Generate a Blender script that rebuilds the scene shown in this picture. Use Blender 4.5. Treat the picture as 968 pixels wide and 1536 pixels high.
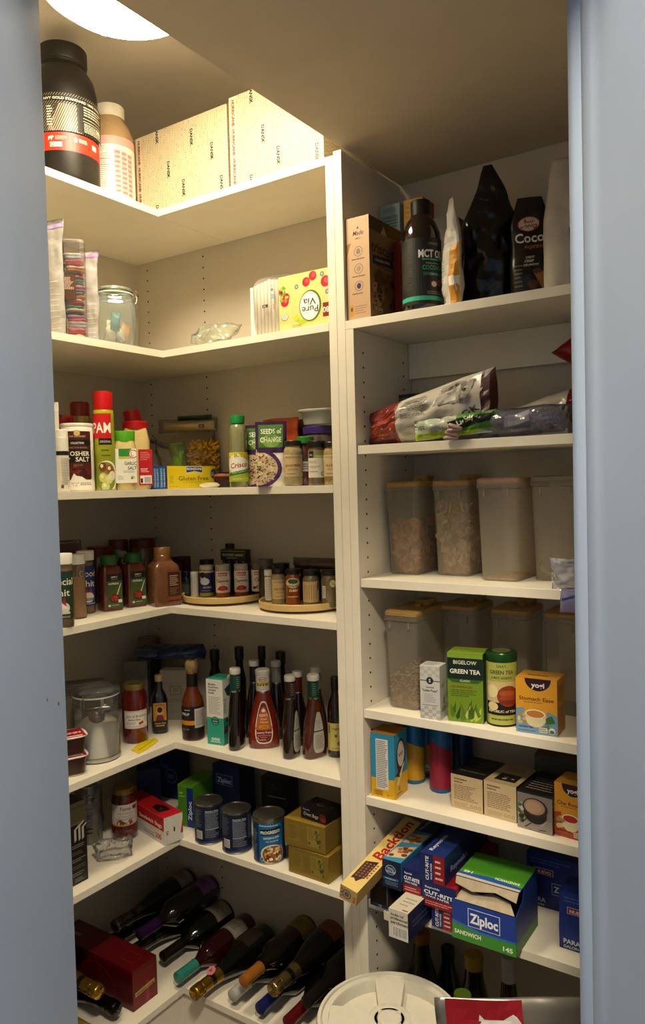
import bpy, bmesh, math, random
from mathutils import Vector, Matrix, noise
random.seed(7)
for o in list(bpy.data.objects): bpy.data.objects.remove(o)
SC = bpy.context.scene
COL = SC.collection
PI = math.pi

# ---------------------------------------------------------------- camera
CAM = Vector((1.880, -1.740, 1.600))
FPX = 1143.3; W_, H_ = 968, 1536
YAW, PITCH, ROLL = 0.59544, 0.03674, -0.02574
FWD = Vector((-math.sin(YAW)*math.cos(PITCH), math.cos(YAW)*math.cos(PITCH), -math.sin(PITCH)))
_r = Vector((math.cos(YAW), math.sin(YAW), 0)); _u = _r.cross(FWD)
RGT = math.cos(ROLL)*_r + math.sin(ROLL)*_u
UPV = -math.sin(ROLL)*_r + math.cos(ROLL)*_u
cd = bpy.data.cameras.new('camera'); cam = bpy.data.objects.new('camera', cd); COL.objects.link(cam)
cd.sensor_fit = 'VERTICAL'; cd.sensor_height = 36.0; cd.lens = 36.0*FPX/H_
cd.clip_start = 0.02; cd.clip_end = 60
cam.matrix_world = Matrix(((RGT.x, UPV.x, -FWD.x, CAM.x), (RGT.y, UPV.y, -FWD.y, CAM.y), (RGT.z, UPV.z, -FWD.z, CAM.z), (0, 0, 0, 1)))
SC.camera = cam

# ---------------------------------------------------------------- world, exposure
wd = bpy.data.worlds.new('world'); SC.world = wd; wd.use_nodes = True
_bg = wd.node_tree.nodes['Background']; _bg.inputs[0].default_value = (0.50, 0.70, 1.0, 1); _bg.inputs[1].default_value = 0.11
SC.view_settings.view_transform = 'Standard'; SC.view_settings.look = 'None'
SC.view_settings.gamma = 1; SC.view_settings.use_curve_mapping = False
SC.view_settings.exposure = 1.8
LAMP_E = 18.5
hl = bpy.data.lights.new('hall_ceiling_light', 'AREA'); hl.shape = 'DISK'; hl.size = .42; hl.energy = 42; hl.color = (1.0, .86, .65)
hlo = bpy.data.objects.new('hall_ceiling_light', hl); COL.objects.link(hlo); hlo.location = (1.85, -1.69, 2.80)


# ---------------------------------------------------------------- measured layout (metres)
Z = {'L1': 2.338, 'L2': 1.966, 'L3': 1.597, 'L4': 1.280, 'L5': .910, 'L6': .643, 'L7': .227,
     'R1': 1.964, 'R2': 1.684, 'R3': 1.384, 'R4': 1.086, 'R5': .885, 'R6': .646, 'R7': .10}
DL, DB = .387, .2775          # depths of the left and the back boards
XP, XA, XB, XQ = .9205, .9425, .964, .985
SOF = 2.346; CEIL = 2.72; XR = 1.745

# ---------------------------------------------------------------- measuring helpers
def ray(px, py): return FWD + RGT*((px-484)/FPX) + UPV*((768-py)/FPX)
def onz(px, py, z):
    d = ray(px, py); return CAM + d*((z-CAM.z)/d.z)
def ony(px, py, y):
    d = ray(px, py); return CAM + d*((y-CAM.y)/d.y)
def onx(px, py, x):
    d = ray(px, py); return CAM + d*((x-CAM.x)/d.x)
def depth(P): return (Vector(P)-CAM).dot(FWD)
def mpp(P): return depth(P)/FPX
def colY(px, y, z):           # the point of height z and given Y that stands in picture column px
    lo, hi = -.2, 2.2
    for _ in range(40):
        m = (lo+hi)/2; d = Vector((m, y, z))-CAM
        x = 484+FPX*d.dot(RGT)/d.dot(FWD)
        if x < px: lo = m
        else: hi = m
    return Vector((m, y, z))
def colX(px, x, z):
    lo, hi = -1.3, 0
    for _ in range(40):
        m = (lo+hi)/2; d = Vector((x, m, z))-CAM
        c = 484+FPX*d.dot(RGT)/max(d.dot(FWD), .05)
        if c < px: lo = m
        else: hi = m
    return Vector((x, m, z))
def facing(P, off=0):         # z rotation that turns local -Y to the doorway
    d = CAM-Vector(P); return math.atan2(d.x, -d.y)+off

# ---------------------------------------------------------------- materials
_mc = {}
def lin(c):
    if isinstance(c, str):
        c = c.lstrip('#'); c = ''.join(x*2 for x in c) if len(c) == 3 else c
        c = [int(c[i:i+2], 16)/255 for i in (0, 2, 4)]
    return tuple((x/12.92 if x <= .04045 else ((x+.055)/1.055)**2.4) for x in c[:3])
def M(c, rough=.5, metal=0, var=.06, scale=60, bump=0, trans=0, alpha=1, coat=0, ior=1.45, sheen=0):
    key = (c, rough, metal, var, scale, bump, trans, alpha, coat, ior)
    if key in _mc: return _mc[key]
    m = bpy.data.materials.new('mat_%s' % (c if isinstance(c, str) else 'rgb')); m.use_nodes = True
    nt = m.node_tree; b = nt.nodes['Principled BSDF']; L = lin(c)
    b.inputs['Roughness'].default_value = rough; b.inputs['Metallic'].default_value = metal
    b.inputs['IOR'].default_value = ior
    if trans: b.inputs['Transmission Weight'].default_value = trans
    if alpha < 1: b.inputs['Alpha'].default_value = alpha
    if coat: b.inputs['Coat Weight'].default_value = coat; b.inputs['Coat Roughness'].default_value = .08
    b.inputs['Base Color'].default_value = (*L, 1)
    if var or bump:
        tc = nt.nodes.new('ShaderNodeTexCoord'); nz = nt.nodes.new('ShaderNodeTexNoise')
        nz.inputs['Scale'].default_value = scale; nz.inputs['Detail'].default_value = 3
        nt.links.new(tc.outputs['Object'], nz.inputs['Vector'])
        if var:
            r = nt.nodes.new('ShaderNodeValToRGB'); e = r.color_ramp.elements
            e[0].position = .3; e[1].position = .7
            e[0].color = (*[x*(1-var) for x in L], 1); e[1].color = (*[min(1, x*(1+var)) for x in L], 1)
            nt.links.new(nz.outputs['Fac'], r.inputs['Fac']); nt.links.new(r.outputs['Color'], b.inputs['Base Color'])
        if bump:
            bp = nt.nodes.new('ShaderNodeBump'); bp.inputs['Strength'].default_value = bump; bp.inputs['Distance'].default_value = .002
            nt.links.new(nz.outputs['Fac'], bp.inputs['Height']); nt.links.new(bp.outputs['Normal'], b.inputs['Normal'])
    _mc[key] = m; return m
def P_(c, rough=.42): return M(c, rough, var=0)                   # flat print ink
def thin(c=(1, 1, 1), clear=.75, rough=.12, gloss=.25, bump=0, name='film'):
    """thin clear plastic or glass wall: mostly see-through with a glossy skin"""
    key = ('thin', c, clear, rough, gloss, bump)
    if key in _mc: return _mc[key]
    m = bpy.data.materials.new('mat_'+name); m.use_nodes = True; nt = m.node_tree; nt.nodes.clear()
    out = nt.nodes.new('ShaderNodeOutputMaterial'); tr = nt.nodes.new('ShaderNodeBsdfTransparent')
    df = nt.nodes.new('ShaderNodeBsdfPrincipled'); mx = nt.nodes.new('ShaderNodeMixShader'); fr = nt.nodes.new('ShaderNodeFresnel')
    L = lin(c); tr.inputs[0].default_value = (*[.5+.5*x for x in L], 1)
    df.inputs['Base Color'].default_value = (*L, 1); df.inputs['Roughness'].default_value = rough
    gl = nt.nodes.new('ShaderNodeBsdfGlossy'); gl.inputs['Roughness'].default_value = rough; m2 = nt.nodes.new('ShaderNodeMixShader')
    fr.inputs['IOR'].default_value = 1.45; mx.inputs[0].default_value = 1-clear
    mt = nt.nodes.new('ShaderNodeMath'); mt.operation = 'MULTIPLY'; mt.inputs[1].default_value = gloss*2.2; mt.use_clamp = True
    nt.links.new(fr.outputs[0], mt.inputs[0]); nt.links.new(mt.outputs[0], m2.inputs[0])
    nt.links.new(tr.outputs[0], mx.inputs[1]); nt.links.new(df.outputs[0], mx.inputs[2])
    nt.links.new(mx.outputs[0], m2.inputs[1]); nt.links.new(gl.outputs[0], m2.inputs[2]); nt.links.new(m2.outputs[0], out.inputs[0])
    if bump:
        nz = nt.nodes.new('ShaderNodeTexNoise'); nz.inputs['Scale'].default_value = 40
        tc = nt.nodes.new('ShaderNodeTexCoord'); nt.links.new(tc.outputs['Object'], nz.inputs['Vector'])
        bp = nt.nodes.new('ShaderNodeBump'); bp.inputs['Strength'].default_value = bump; bp.inputs['Distance'].default_value = .01
        nt.links.new(nz.outputs['Fac'], bp.inputs['Height']); nt.links.new(bp.outputs['Normal'], df.inputs['Normal']); nt.links.new(bp.outputs['Normal'], gl.inputs['Normal'])
    _mc[key] = m; return m

# ---------------------------------------------------------------- objects
def link(name, me, mats, parent=None, smooth=False):
    o = bpy.data.objects.new(name, me); COL.objects.link(o)
    for m in (mats if isinstance(mats, (list, tuple)) else [mats]): me.materials.append(m)
    if smooth:
        for p in me.polygons: p.use_smooth = True
    if parent: o.parent = parent
    return o
def from_bm(name, bm, mats, parent=None, smooth=False, angle=None):
    me = bpy.data.meshes.new(name); bm.normal_update(); bm.to_mesh(me); bm.free()
    o = link(name, me, mats, parent, smooth)
    if angle is not None:
        for p in me.polygons: p.use_smooth = True
        me.set_sharp_from_angle(angle=angle)
    return o
def tag(o, label, cat, group=None):
    o['label'] = label; o['category'] = cat
    if group: o['group'] = group
    return o
def thing(name, label, cat, loc=(0, 0, 0), rz=0, group=None):
    o = bpy.data.objects.new(name, None); COL.objects.link(o); o.empty_display_size = .02
    o.location = loc; o.rotation_euler = (0, 0, rz); return tag(o, label, cat, group)
def struct(name, bm, m, parent=None):
    o = from_bm(name, bm, m, parent)
    if not parent: o['kind'] = 'structure'
    return o
def bx(bm, x0, y0, z0, x1, y1, z1, bev=0, mi=0):
    c = bmesh.ops.create_cube(bm, size=1)
    vs = c['verts']
    for v in vs: v.co = Vector((x0+(v.co.x+.5)*(x1-x0), y0+(v.co.y+.5)*(y1-y0), z0+(v.co.z+.5)*(z1-z0)))
    fs = list({f for v in vs for f in v.link_faces})
    for f in fs: f.material_index = mi
    if bev:
        es = list({e for v in vs for e in v.link_edges})
        r = bmesh.ops.bevel(bm, geom=es, offset=bev, segments=2, affect='EDGES', profile=.6)
        for f in r['faces']: f.material_index = mi
    return vs
def lathe(bm, prof, n=28, mi=0, cap=True, sx=1, sy=1, cx=0, cy=0, tw=0):
    rings = []
    for r, z in prof:
        rings.append([bm.verts.new((cx+sx*r*math.cos(2*PI*k/n+tw), cy+sy*r*math.sin(2*PI*k/n+tw), z)) for k in range(n)])
    for a, b in zip(rings, rings[1:]):
        for k in range(n):
            f = bm.faces.new((a[k], a[(k+1) % n], b[(k+1) % n], b[k])); f.material_index = mi
    if cap:
        if prof[0][0] > 1e-6: f = bm.faces.new(rings[0][::-1]); f.material_index = mi
        if prof[-1][0] > 1e-6: f = bm.faces.new(rings[-1]); f.material_index = mi
    return rings
def lathe_o(name, prof, mat, parent=None, n=28, ang=.6, **k):
    bm = bmesh.new(); lathe(bm, prof, n, **k); bmesh.ops.remove_doubles(bm, verts=bm.verts, dist=1e-6)
    return from_bm(name, bm, mat, parent, angle=ang)
def superell(bm, prof, e=.35, n=32, mi=0, cap=True):
    """like lathe but rings are rounded rectangles: prof = (rx, ry, z)"""
    rings = []
    for rx, ry, z in prof:
        R = []
        for k in range(n):
            t = 2*PI*(k+.5)/n; c, s = math.cos(t), math.sin(t)
            R.append(bm.verts.new((rx*math.copysign(abs(c)**e, c), ry*math.copysign(abs(s)**e, s), z)))
        rings.append(R)
    for a, b in zip(rings, rings[1:]):
        for k in range(n):
            f = bm.faces.new((a[k], a[(k+1) % n], b[(k+1) % n], b[k])); f.material_index = mi
    if cap:
        f = bm.faces.new(rings[0][::-1]); f.material_index = mi
        f = bm.faces.new(rings[-1]); f.material_index = mi
    return rings
def super_o(name, prof, mat, parent=None, e=.35, n=32, ang=.6, cap=True):
    bm = bmesh.new(); superell(bm, prof, e, n, cap=cap); return from_bm(name, bm, mat, parent, angle=ang)
def tube(bm, pts, r, n=8, mi=0):
    pts = [Vector(p) for p in pts]; rings = []
    for i, p in enumerate(pts):
        d = (pts[min(i+1, len(pts)-1)]-pts[max(i-1, 0)]).normalized()
        a = d.orthogonal().normalized() if abs(d.z) > .9 else d.cross(Vector((0, 0, 1))).normalized()
        b = d.cross(a)
        rr = r[i] if isinstance(r, (list, tuple)) else r
        rings.append([bm.verts.new(p+a*rr*math.cos(2*PI*k/n)+b*rr*math.sin(2*PI*k/n)) for k in range(n)])
    for a, b in zip(rings, rings[1:]):
        for k in range(n): bm.faces.new((a[k], a[(k+1) % n], b[(k+1) % n], b[k])).material_index = mi
    bm.faces.new(rings[0][::-1]).material_index = mi; bm.faces.new(rings[-1]).material_index = mi

# ---------------------------------------------------------------- printed graphics: flat ink shapes laid on a surface
_tc = bpy.data.curves.new('type', 'FONT'); _to = bpy.data.objects.new('type', _tc); COL.objects.link(_to)
_tcache = {}
def glyphs(s, bold=0):
    k = (s, bold)
    if k not in _tcache:
        _tc.body = s; _tc.size = 1; _tc.offset = bold; _tc.resolution_u = 2; _tc.fill_mode = 'BOTH'
        me = _to.to_mesh()
        vs = [(v.co.x, v.co.y) for v in me.vertices]; fs = [tuple(p.vertices) for p in me.polygons]
        _to.to_mesh_clear()
        x0 = min([v[0] for v in vs] or [0]); x1 = max([v[0] for v in vs] or [1])
        _tcache[k] = ([(x-x0, y) for x, y in vs], fs, x1-x0)
    return _tcache[k]
class Ink:
    """graphics in millimetres, origin at the lower left of the face"""
    def __init__(s, w, h): s.w, s.h, s.items, s.r = w, h, [], random.Random(int(w*31+h))
    def add(s, vs, fs, c, lay=None): s.items.append((vs, fs, c)); return s
    def poly(s, pts, c): return s.add(list(pts), [tuple(range(len(pts)))], c)
    def rect(s, x0, y0, x1, y1, c): return s.poly([(x0, y0), (x1, y0), (x1, y1), (x0, y1)], c)
    def fill(s, c): return s.rect(0, 0, s.w, s.h, c)
    def ell(s, cx, cy, rx, ry, c, n=20, a0=0, a1=2*PI):
        return s.poly([(cx+rx*math.cos(a0+(a1-a0)*k/n), cy+ry*math.sin(a0+(a1-a0)*k/n)) for k in range(n+(a1-a0 < 6.2))], c)
    def ring(s, cx, cy, r0, r1, c, n=24):
        vs = [(cx+r*math.cos(2*PI*k/n), cy+r*math.sin(2*PI*k/n)) for r in (r0, r1) for k in range(n)]
        return s.add(vs, [(k, (k+1) % n, n+(k+1) % n, n+k) for k in range(n)], c)
    def text(s, t, x, y, size, c, al='C', bold=.0, rot=0, shear=0, wid=None, arc=0, flip=False):
        vs, fs, w = glyphs(t, bold)
        k = size; kx = wid/w if wid else k
        off = {'C': -w*kx/2, 'L': 0, 'R': -w*kx}[al]; ca, sa = math.cos(rot), math.sin(rot); out = []
        for a, b in vs:
            u = a*kx+off+shear*b*k; v = b*k-(arc*(a*kx+off)**2 if arc else 0)
            out.append((x+u*ca-v*sa, y+u*sa+v*ca))
        return s.add(out, fs, c)
    def lines(s, x0, y0, x1, y1, n, c, t=.45, ragged=.35):
        d = (y1-y0)/n
        for i in range(n):
            y = y1-(i+.5)*d; xe = x1-(x1-x0)*ragged*s.r.random()**2; x = x0
            while x < xe-.5:
                l = s.r.uniform(.05, .16)*(x1-x0); s.rect(x, y-d*t/2, min(x+l, xe), y+d*t/2, c); x += l+.022*(x1-x0)
        return s
    def bars(s, x0, y0, x1, y1, c='#111111'):
        x = x0; s.rect(x0-1, y0-1, x1+1, y1+1, '#e8e6e0')
        while x < x1:
            w = s.r.choice((.35, .5, .8))*(x1-x0)/22; s.rect(x, y0, min(x+w, x1), y1, c); x += w*2.1
        return s
    def blobs(s, x0, y0, x1, y1, n, cs, r0, r1):
        for i in range(n): s.ell(s.r.uniform(x0, x1), s.r.uniform(y0, y1), s.r.uniform(r0, r1), s.r.uniform(r0, r1), s.r.choice(cs), 9)
        return s
    def put(s, name, parent, fmap, step=None, stepy=None, dz=.09, rough=.42, base=.25, clip=True, kind=None):
        """fmap(u, v, lift) -> local point, all in mm"""
        bm = bmesh.new(); cols = []; 
        boxes = []; lays = []
        for vs, fs, c in s.items:
            xs = [v[0] for v in vs] or [0]; ys = [v[1] for v in vs] or [0]; q = (min(xs), min(ys), max(xs), max(ys))
            lays.append(1+max([l for o, l in zip(boxes, lays) if o[0] < q[2] and q[0] < o[2] and o[1] < q[3] and q[1] < o[3]] or [-1])); boxes.append(q)
        for li, (vs, fs, c) in zip(lays, s.items):
            if c not in cols: cols.append(c)
            mi = cols.index(c); b2 = [bm.verts.new((x, y, base+dz*li)) for x, y in vs]
            for f in fs:
                try: bm.faces.new([b2[i] for i in f]).material_index = mi
                except ValueError: pass
        def cut(co, no, **k):
            bmesh.ops.bisect_plane(bm, geom=bm.verts[:]+bm.edges[:]+bm.faces[:], dist=1e-5, plane_co=co, plane_no=no, **k)
        if clip:
            cut((0, 0, 0), (-1, 0, 0), clear_outer=True); cut((s.w, 0, 0), (1, 0, 0), clear_outer=True)
            cut((0, 0, 0), (0, -1, 0), clear_outer=True); cut((0, s.h, 0), (0, 1, 0), clear_outer=True)
        if step:
            for k in range(1, int(s.w/step)+1): cut((k*step, 0, 0), (1, 0, 0))
        if stepy:
            for k in range(1, int(s.h/stepy)+1): cut((0, k*stepy, 0), (0, 1, 0))
        for f in bm.faces:
            if f.normal.z < 0: f.normal_flip()
        for v in bm.verts: v.co = Vector(fmap(v.co.x, v.co.y, v.co.z))*.001
        bm.normal_update()
        return from_bm(name, bm, [P_(c, rough) if isinstance(c, str) else c for c in cols], parent)
def boxmap(face, w, d, h):
    """maps a face of a box (mm, base centre at the origin, front = -Y)"""
    if face == 'front': return lambda u, v, l: (u-w/2, -d/2-l, v)
    if face == 'right': return lambda u, v, l: (w/2+l, u-d/2, v)
    if face == 'left': return lambda u, v, l: (-w/2-l, d/2-u, v)
    if face == 'top': return lambda u, v, l: (u-w/2, v-d/2, h+l)
    if face == 'back': return lambda u, v, l: (w/2-u, d/2+l, v)
def cylmap(r, w, z0=0, a0=0):
    """wraps a label of width w (arc mm) round a cylinder, centred on -Y"""
    if not callable(r):
        R = r; r = lambda v: R
    return lambda u, v, l: ((r(v)+l)*math.sin((u-w/2)/r(0)+a0), -(r(v)+l)*math.cos((u-w/2)/r(0)+a0), z0+v)

# ---------------------------------------------------------------- general makers
def carton(name, label, cat, loc, rz, w, d, h, body, art=None, group=None, rough=.45, bev=.0008, part='carton'):
    """printed carton; w, d, h in mm; art = {face: Ink}"""
    t = thing(name, label, cat, loc, rz, group)
    bm = bmesh.new(); bx(bm, -w/2000, -d/2000, 0, w/2000, d/2000, h/1000, bev)
    from_bm(part, bm, M(body, rough, var=.04, scale=40), t)
    for f, ink in (art or {}).items(): ink.put('print', t, boxmap(f, w, d, h), rough=rough)
    return t
def front2(pA, pB, z):
    """left and right picture points of a carton's lower front edge -> (mid, rz, width mm)"""
    a, b = onz(*pA, z), onz(*pB, z); e = b-a
    return (a+b)/2, math.atan2(e.y, e.x), e.length*1000
def box2(pA, pB, z, dmm):
    m, rz, w = front2(pA, pB, z)
    n = Vector((-math.sin(rz), math.cos(rz), 0)); c = m+n*dmm/2000
    return Vector((c.x, c.y, z+.0004)), rz, w
def foot(px, py, z, rmm):
    """centre of a round thing whose nearest base point shows at (px, py)"""
    p = onz(px, py, z); d = Vector((p.x-CAM.x, p.y-CAM.y, 0)).normalized()
    c = p+d*rmm/1000; return Vector((c.x, c.y, z+.0004))
# ================================================================ the pantry itself
WALLM = M('#cdc3b0', .75, var=.03, scale=9, bump=.05); CEILM = M('#ddd5c8', .85, var=.03, scale=14, bump=.12)
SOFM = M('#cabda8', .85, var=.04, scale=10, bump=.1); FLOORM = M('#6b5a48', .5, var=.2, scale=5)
MEL = M('#e8e0cd', .38, var=.025, scale=14); MELE = M('#eee6d2', .42, var=.02, scale=30); JAMB = M('#97a6bb', .45, var=.03, scale=6)  # JAMB: white trim, with cool dim daylight put into its blue-grey colour
HOLE = P_('#1c1712', .9)
def sbox(name, m, *c, parent=None, bev=0):
    bm = bmesh.new(); bx(bm, *c, bev=bev); return struct(name, bm, m, parent)
sbox('floor', FLOORM, -.1, -3.6, -.06, 3.6, .1, 0)
sbox('wall_left', WALLM, -.1, -1.98, 0, 0, .1, 2.82)
sbox('wall_back', WALLM, 0, 0, 0, XR+.1, .1, 2.82)
sbox('wall_right', WALLM, XR, -.78, 0, XR+.1, 0, 2.82)
sbox('ceiling', CEILM, -.1, -2.05, CEIL, XR+.1, .1, CEIL+.1)
# dropped soffit over the right-hand unit and the doorway side
fr, rt = Vector((FWD.x, FWD.y, 0)).normalized(), Vector((_r.x, _r.y, 0))
DW = Vector((CAM.x, CAM.y, 0))+fr*.90                        # middle of the doorway, pantry side of the wall
def along(s, t=0): return DW+rt*s-fr*t                      # s along the wall, t out towards the room
def prism(bm, pts, z0, z1):
    a = [bm.verts.new((p[0], p[1], z0)) for p in pts]; b = [bm.verts.new((p[0], p[1], z1)) for p in pts]
    n = len(pts); bm.faces.new(a[::-1]); bm.faces.new(b)
    for k in range(n): bm.faces.new((a[k], a[(k+1) % n], b[(k+1) % n], b[k]))
    bmesh.ops.recalc_face_normals(bm, faces=bm.faces[:])
def sprism(name, m, pts, z0, z1, parent=None):
    bm = bmesh.new(); prism(bm, pts, z0, z1); return struct(name, bm, m, parent)
sl = -.3135; sr = .303                                        # doorway edges along the wall
def line_at_x(x): s = (x-DW.x)/rt.x; return along(s)
pl = line_at_x(.966); pr = line_at_x(XR)
sof = sprism('ceiling_soffit', SOFM, [(.966, -.0005), (.966, pl.y), (XR, pr.y), (XR, -.0005)], SOF, CEIL)
# angled front wall with the doorway
WT = .13
w0 = line_at_x(-.02); w1 = line_at_x(XR+.08)
s0 = (w0-DW).dot(rt); s1 = (w1-DW).dot(rt)
HEAD = 2.335
sprism('wall_front', WALLM, [along(s0), along(sl-.02), along(sl-.02, WT), along(s0, WT)], 0, 2.82)
sprism('wall_front.001', WALLM, [along(sr+.02), along(s1), along(s1, WT), along(sr+.02, WT)], 0, 2.82)
sprism('wall_front.002', WALLM, [along(sl-.02), along(sr+.02), along(sr+.02, WT), along(sl-.02, WT)], HEAD, 2.82)
# left jamb: one flat board with two old screw holes; right jamb: a moulded edge
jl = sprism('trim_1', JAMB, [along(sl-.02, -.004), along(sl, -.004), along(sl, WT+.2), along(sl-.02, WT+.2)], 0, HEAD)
for (hx, hy, hr) in ((70.5, 1049, .0016), (87.5, 1054.5, .0024)):
    # point of the jamb face met by that sight line
    d = ray(hx, hy); n = rt; k = ((along(sl)-Vector((CAM.x, CAM.y, 0))).dot(n))/Vector((d.x, d.y, 0)).dot(n)
    p = CAM+d*k; bm = bmesh.new(); r_ = bmesh.ops.create_cone(bm, cap_ends=True, segments=10, radius1=hr, radius2=hr*.6, depth=.0012)
    bmesh.ops.rotate(bm, verts=bm.verts, cent=(0, 0, 0), matrix=Vector((0, 0, 1)).rotation_difference(rt).to_matrix())
    bmesh.ops.translate(bm, verts=bm.verts, vec=p+rt*.0002)
    from_bm('screw_hole', bm, P_('#5a5142', .8), jl)
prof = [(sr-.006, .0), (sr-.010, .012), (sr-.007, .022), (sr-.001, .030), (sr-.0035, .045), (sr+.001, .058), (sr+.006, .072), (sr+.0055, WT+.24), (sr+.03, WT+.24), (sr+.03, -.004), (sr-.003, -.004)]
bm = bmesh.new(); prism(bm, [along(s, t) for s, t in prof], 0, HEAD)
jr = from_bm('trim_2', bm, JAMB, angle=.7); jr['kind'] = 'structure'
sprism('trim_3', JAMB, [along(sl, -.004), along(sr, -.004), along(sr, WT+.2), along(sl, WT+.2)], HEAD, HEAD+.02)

# ---------------------------------------------------------------- corner shelving (left + back boards)
T = .0184
cu = thing('corner_shelving', 'cream melamine L-shaped corner shelving holding jars, spices and wine bottles', 'shelving', (0, 0, 0))
def board(name, parent, c, m=MEL, bev=.0008):
    bm = bmesh.new(); bx(bm, *c, bev=bev); return from_bm(name, bm, m, parent)
YL = -1.62
for k in ('L1', 'L2', 'L3', 'L4', 'L5', 'L6', 'L7'):
    z = Z[k]
    board('shelf', cu, (.002, YL, z-T, DL, -.002, z)); board('shelf', cu, (DL+.0006, -DB, z-T, XP-.0006, -.002, z))
board('plinth', cu, (.002, YL, .0, DL-.012, -.002, Z['L7']-T-.0005)); board('plinth', cu, (DL-.011, -DB+.012, 0, XP-.0006, -.002, Z['L7']-T-.0005))
board('side_panel', cu, (XP, -DB, 0, XA-.0008, -.002, 2.336))
def holes(parent, fn, n):
    bm = bmesh.new()
    for i in range(n):
        p, d = fn(i); r_ = bmesh.ops.create_cone(bm, cap_ends=True, segments=8, radius1=.0026, radius2=.0026, depth=.0008)
        q = Vector((0, 0, 1)).rotation_difference(Vector(d)).to_matrix()
        for v in r_['verts']: v.co = q @ v.co+Vector(p)
    from_bm('shelf_pin_holes', bm, HOLE, parent)['kind'] = 'stuff'
for hx in (.047, .288): holes(cu, lambda i: ((hx, -.0004, .35+i*.033), (0, -1, 0)), 60)
# ---------------------------------------------------------------- right-hand unit
ru = thing('tall_shelving_unit', 'cream melamine tall shelving unit with cereal bins, teas and snack bags', 'shelving', (0, 0, 0))
XE = 1.72; TR = .0195; YF = -.2735
board('side_panel', ru, (XA, -DB, 0, XB-.0006, -.002, SOF-.0025))
board('side_panel', ru, (XB, -DB, 0, XQ, -.002, Z['R1']-TR-.0005))
board('side_panel', ru, (XE, -DB, 0, XE+.02, -.002, Z['R1']-TR-.0005))
board('shelf', ru, (XB, -DB, Z['R1']-TR, XE+.02, -.002, Z['R1']))
for k in ('R2', 'R3', 'R4', 'R5', 'R6'): board('shelf', ru, (XQ+.001, YF, Z[k]-TR, XE-.001, -.002, Z[k]))
board('shelf', ru, (XQ+.001, YF, .06, XE-.001, -.002, Z['R7'])); board('kickboard', ru, (XQ+.001, YF+.04, 0, XE-.001, YF+.055, .06))
board('back_rail', ru, (XQ+.001, -.017, 1.857, XE-.001, -.002, Z['R1']-TR-.0005))
holes(ru, lambda i: ((XQ+.0003, -.2385, .33+i*.0333), (1, 0, 0)), 48); holes(ru, lambda i: ((XQ+.0003, -.045, .33+i*.0333), (1, 0, 0)), 48)

# ---------------------------------------------------------------- ceiling lamp
LX, LY = .705, -.662
lp = thing('ceiling_lamp', 'round white glowing flush-mount ceiling lamp above the corner shelving', 'lamp', (LX, LY, CEIL-.148))
lathe_o('base_ring', [(.135, .147), (.140, .060), (.164, .045), (.167, .030), (.165, .018), (.155, .016), (.154, .03), (.130, .147)], M('#e7dfcf', .4), lp, n=48)
em = bpy.data.materials.new('mat_lamp_glow'); em.use_nodes = True; nt = em.node_tree; nt.nodes.clear()
_o = nt.nodes.new('ShaderNodeOutputMaterial'); _e = nt.nodes.new('ShaderNodeEmission'); _e.inputs[0].default_value = (1.0, .86, .60, 1); _e.inputs[1].default_value = LAMP_E
nt.links.new(_e.outputs[0], _o.inputs[0])
lathe_o('diffuser', [(.153, .030), (.152, .012), (.137, -.001), (.10, -.010), (.05, -.016), (.001, -.018)], em, lp, n=48, ang=1.2)
for k in range(3):
    a = 2.7+k*2*PI/3; bm = bmesh.new(); bx(bm, .147*math.cos(a)-.004, .147*math.sin(a)-.004, .003, .147*math.cos(a)+.004, .147*math.sin(a)+.004, .022, .001)
    from_bm('clip', bm, M('#b9ab8c', .3, metal=.8), lp)
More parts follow.
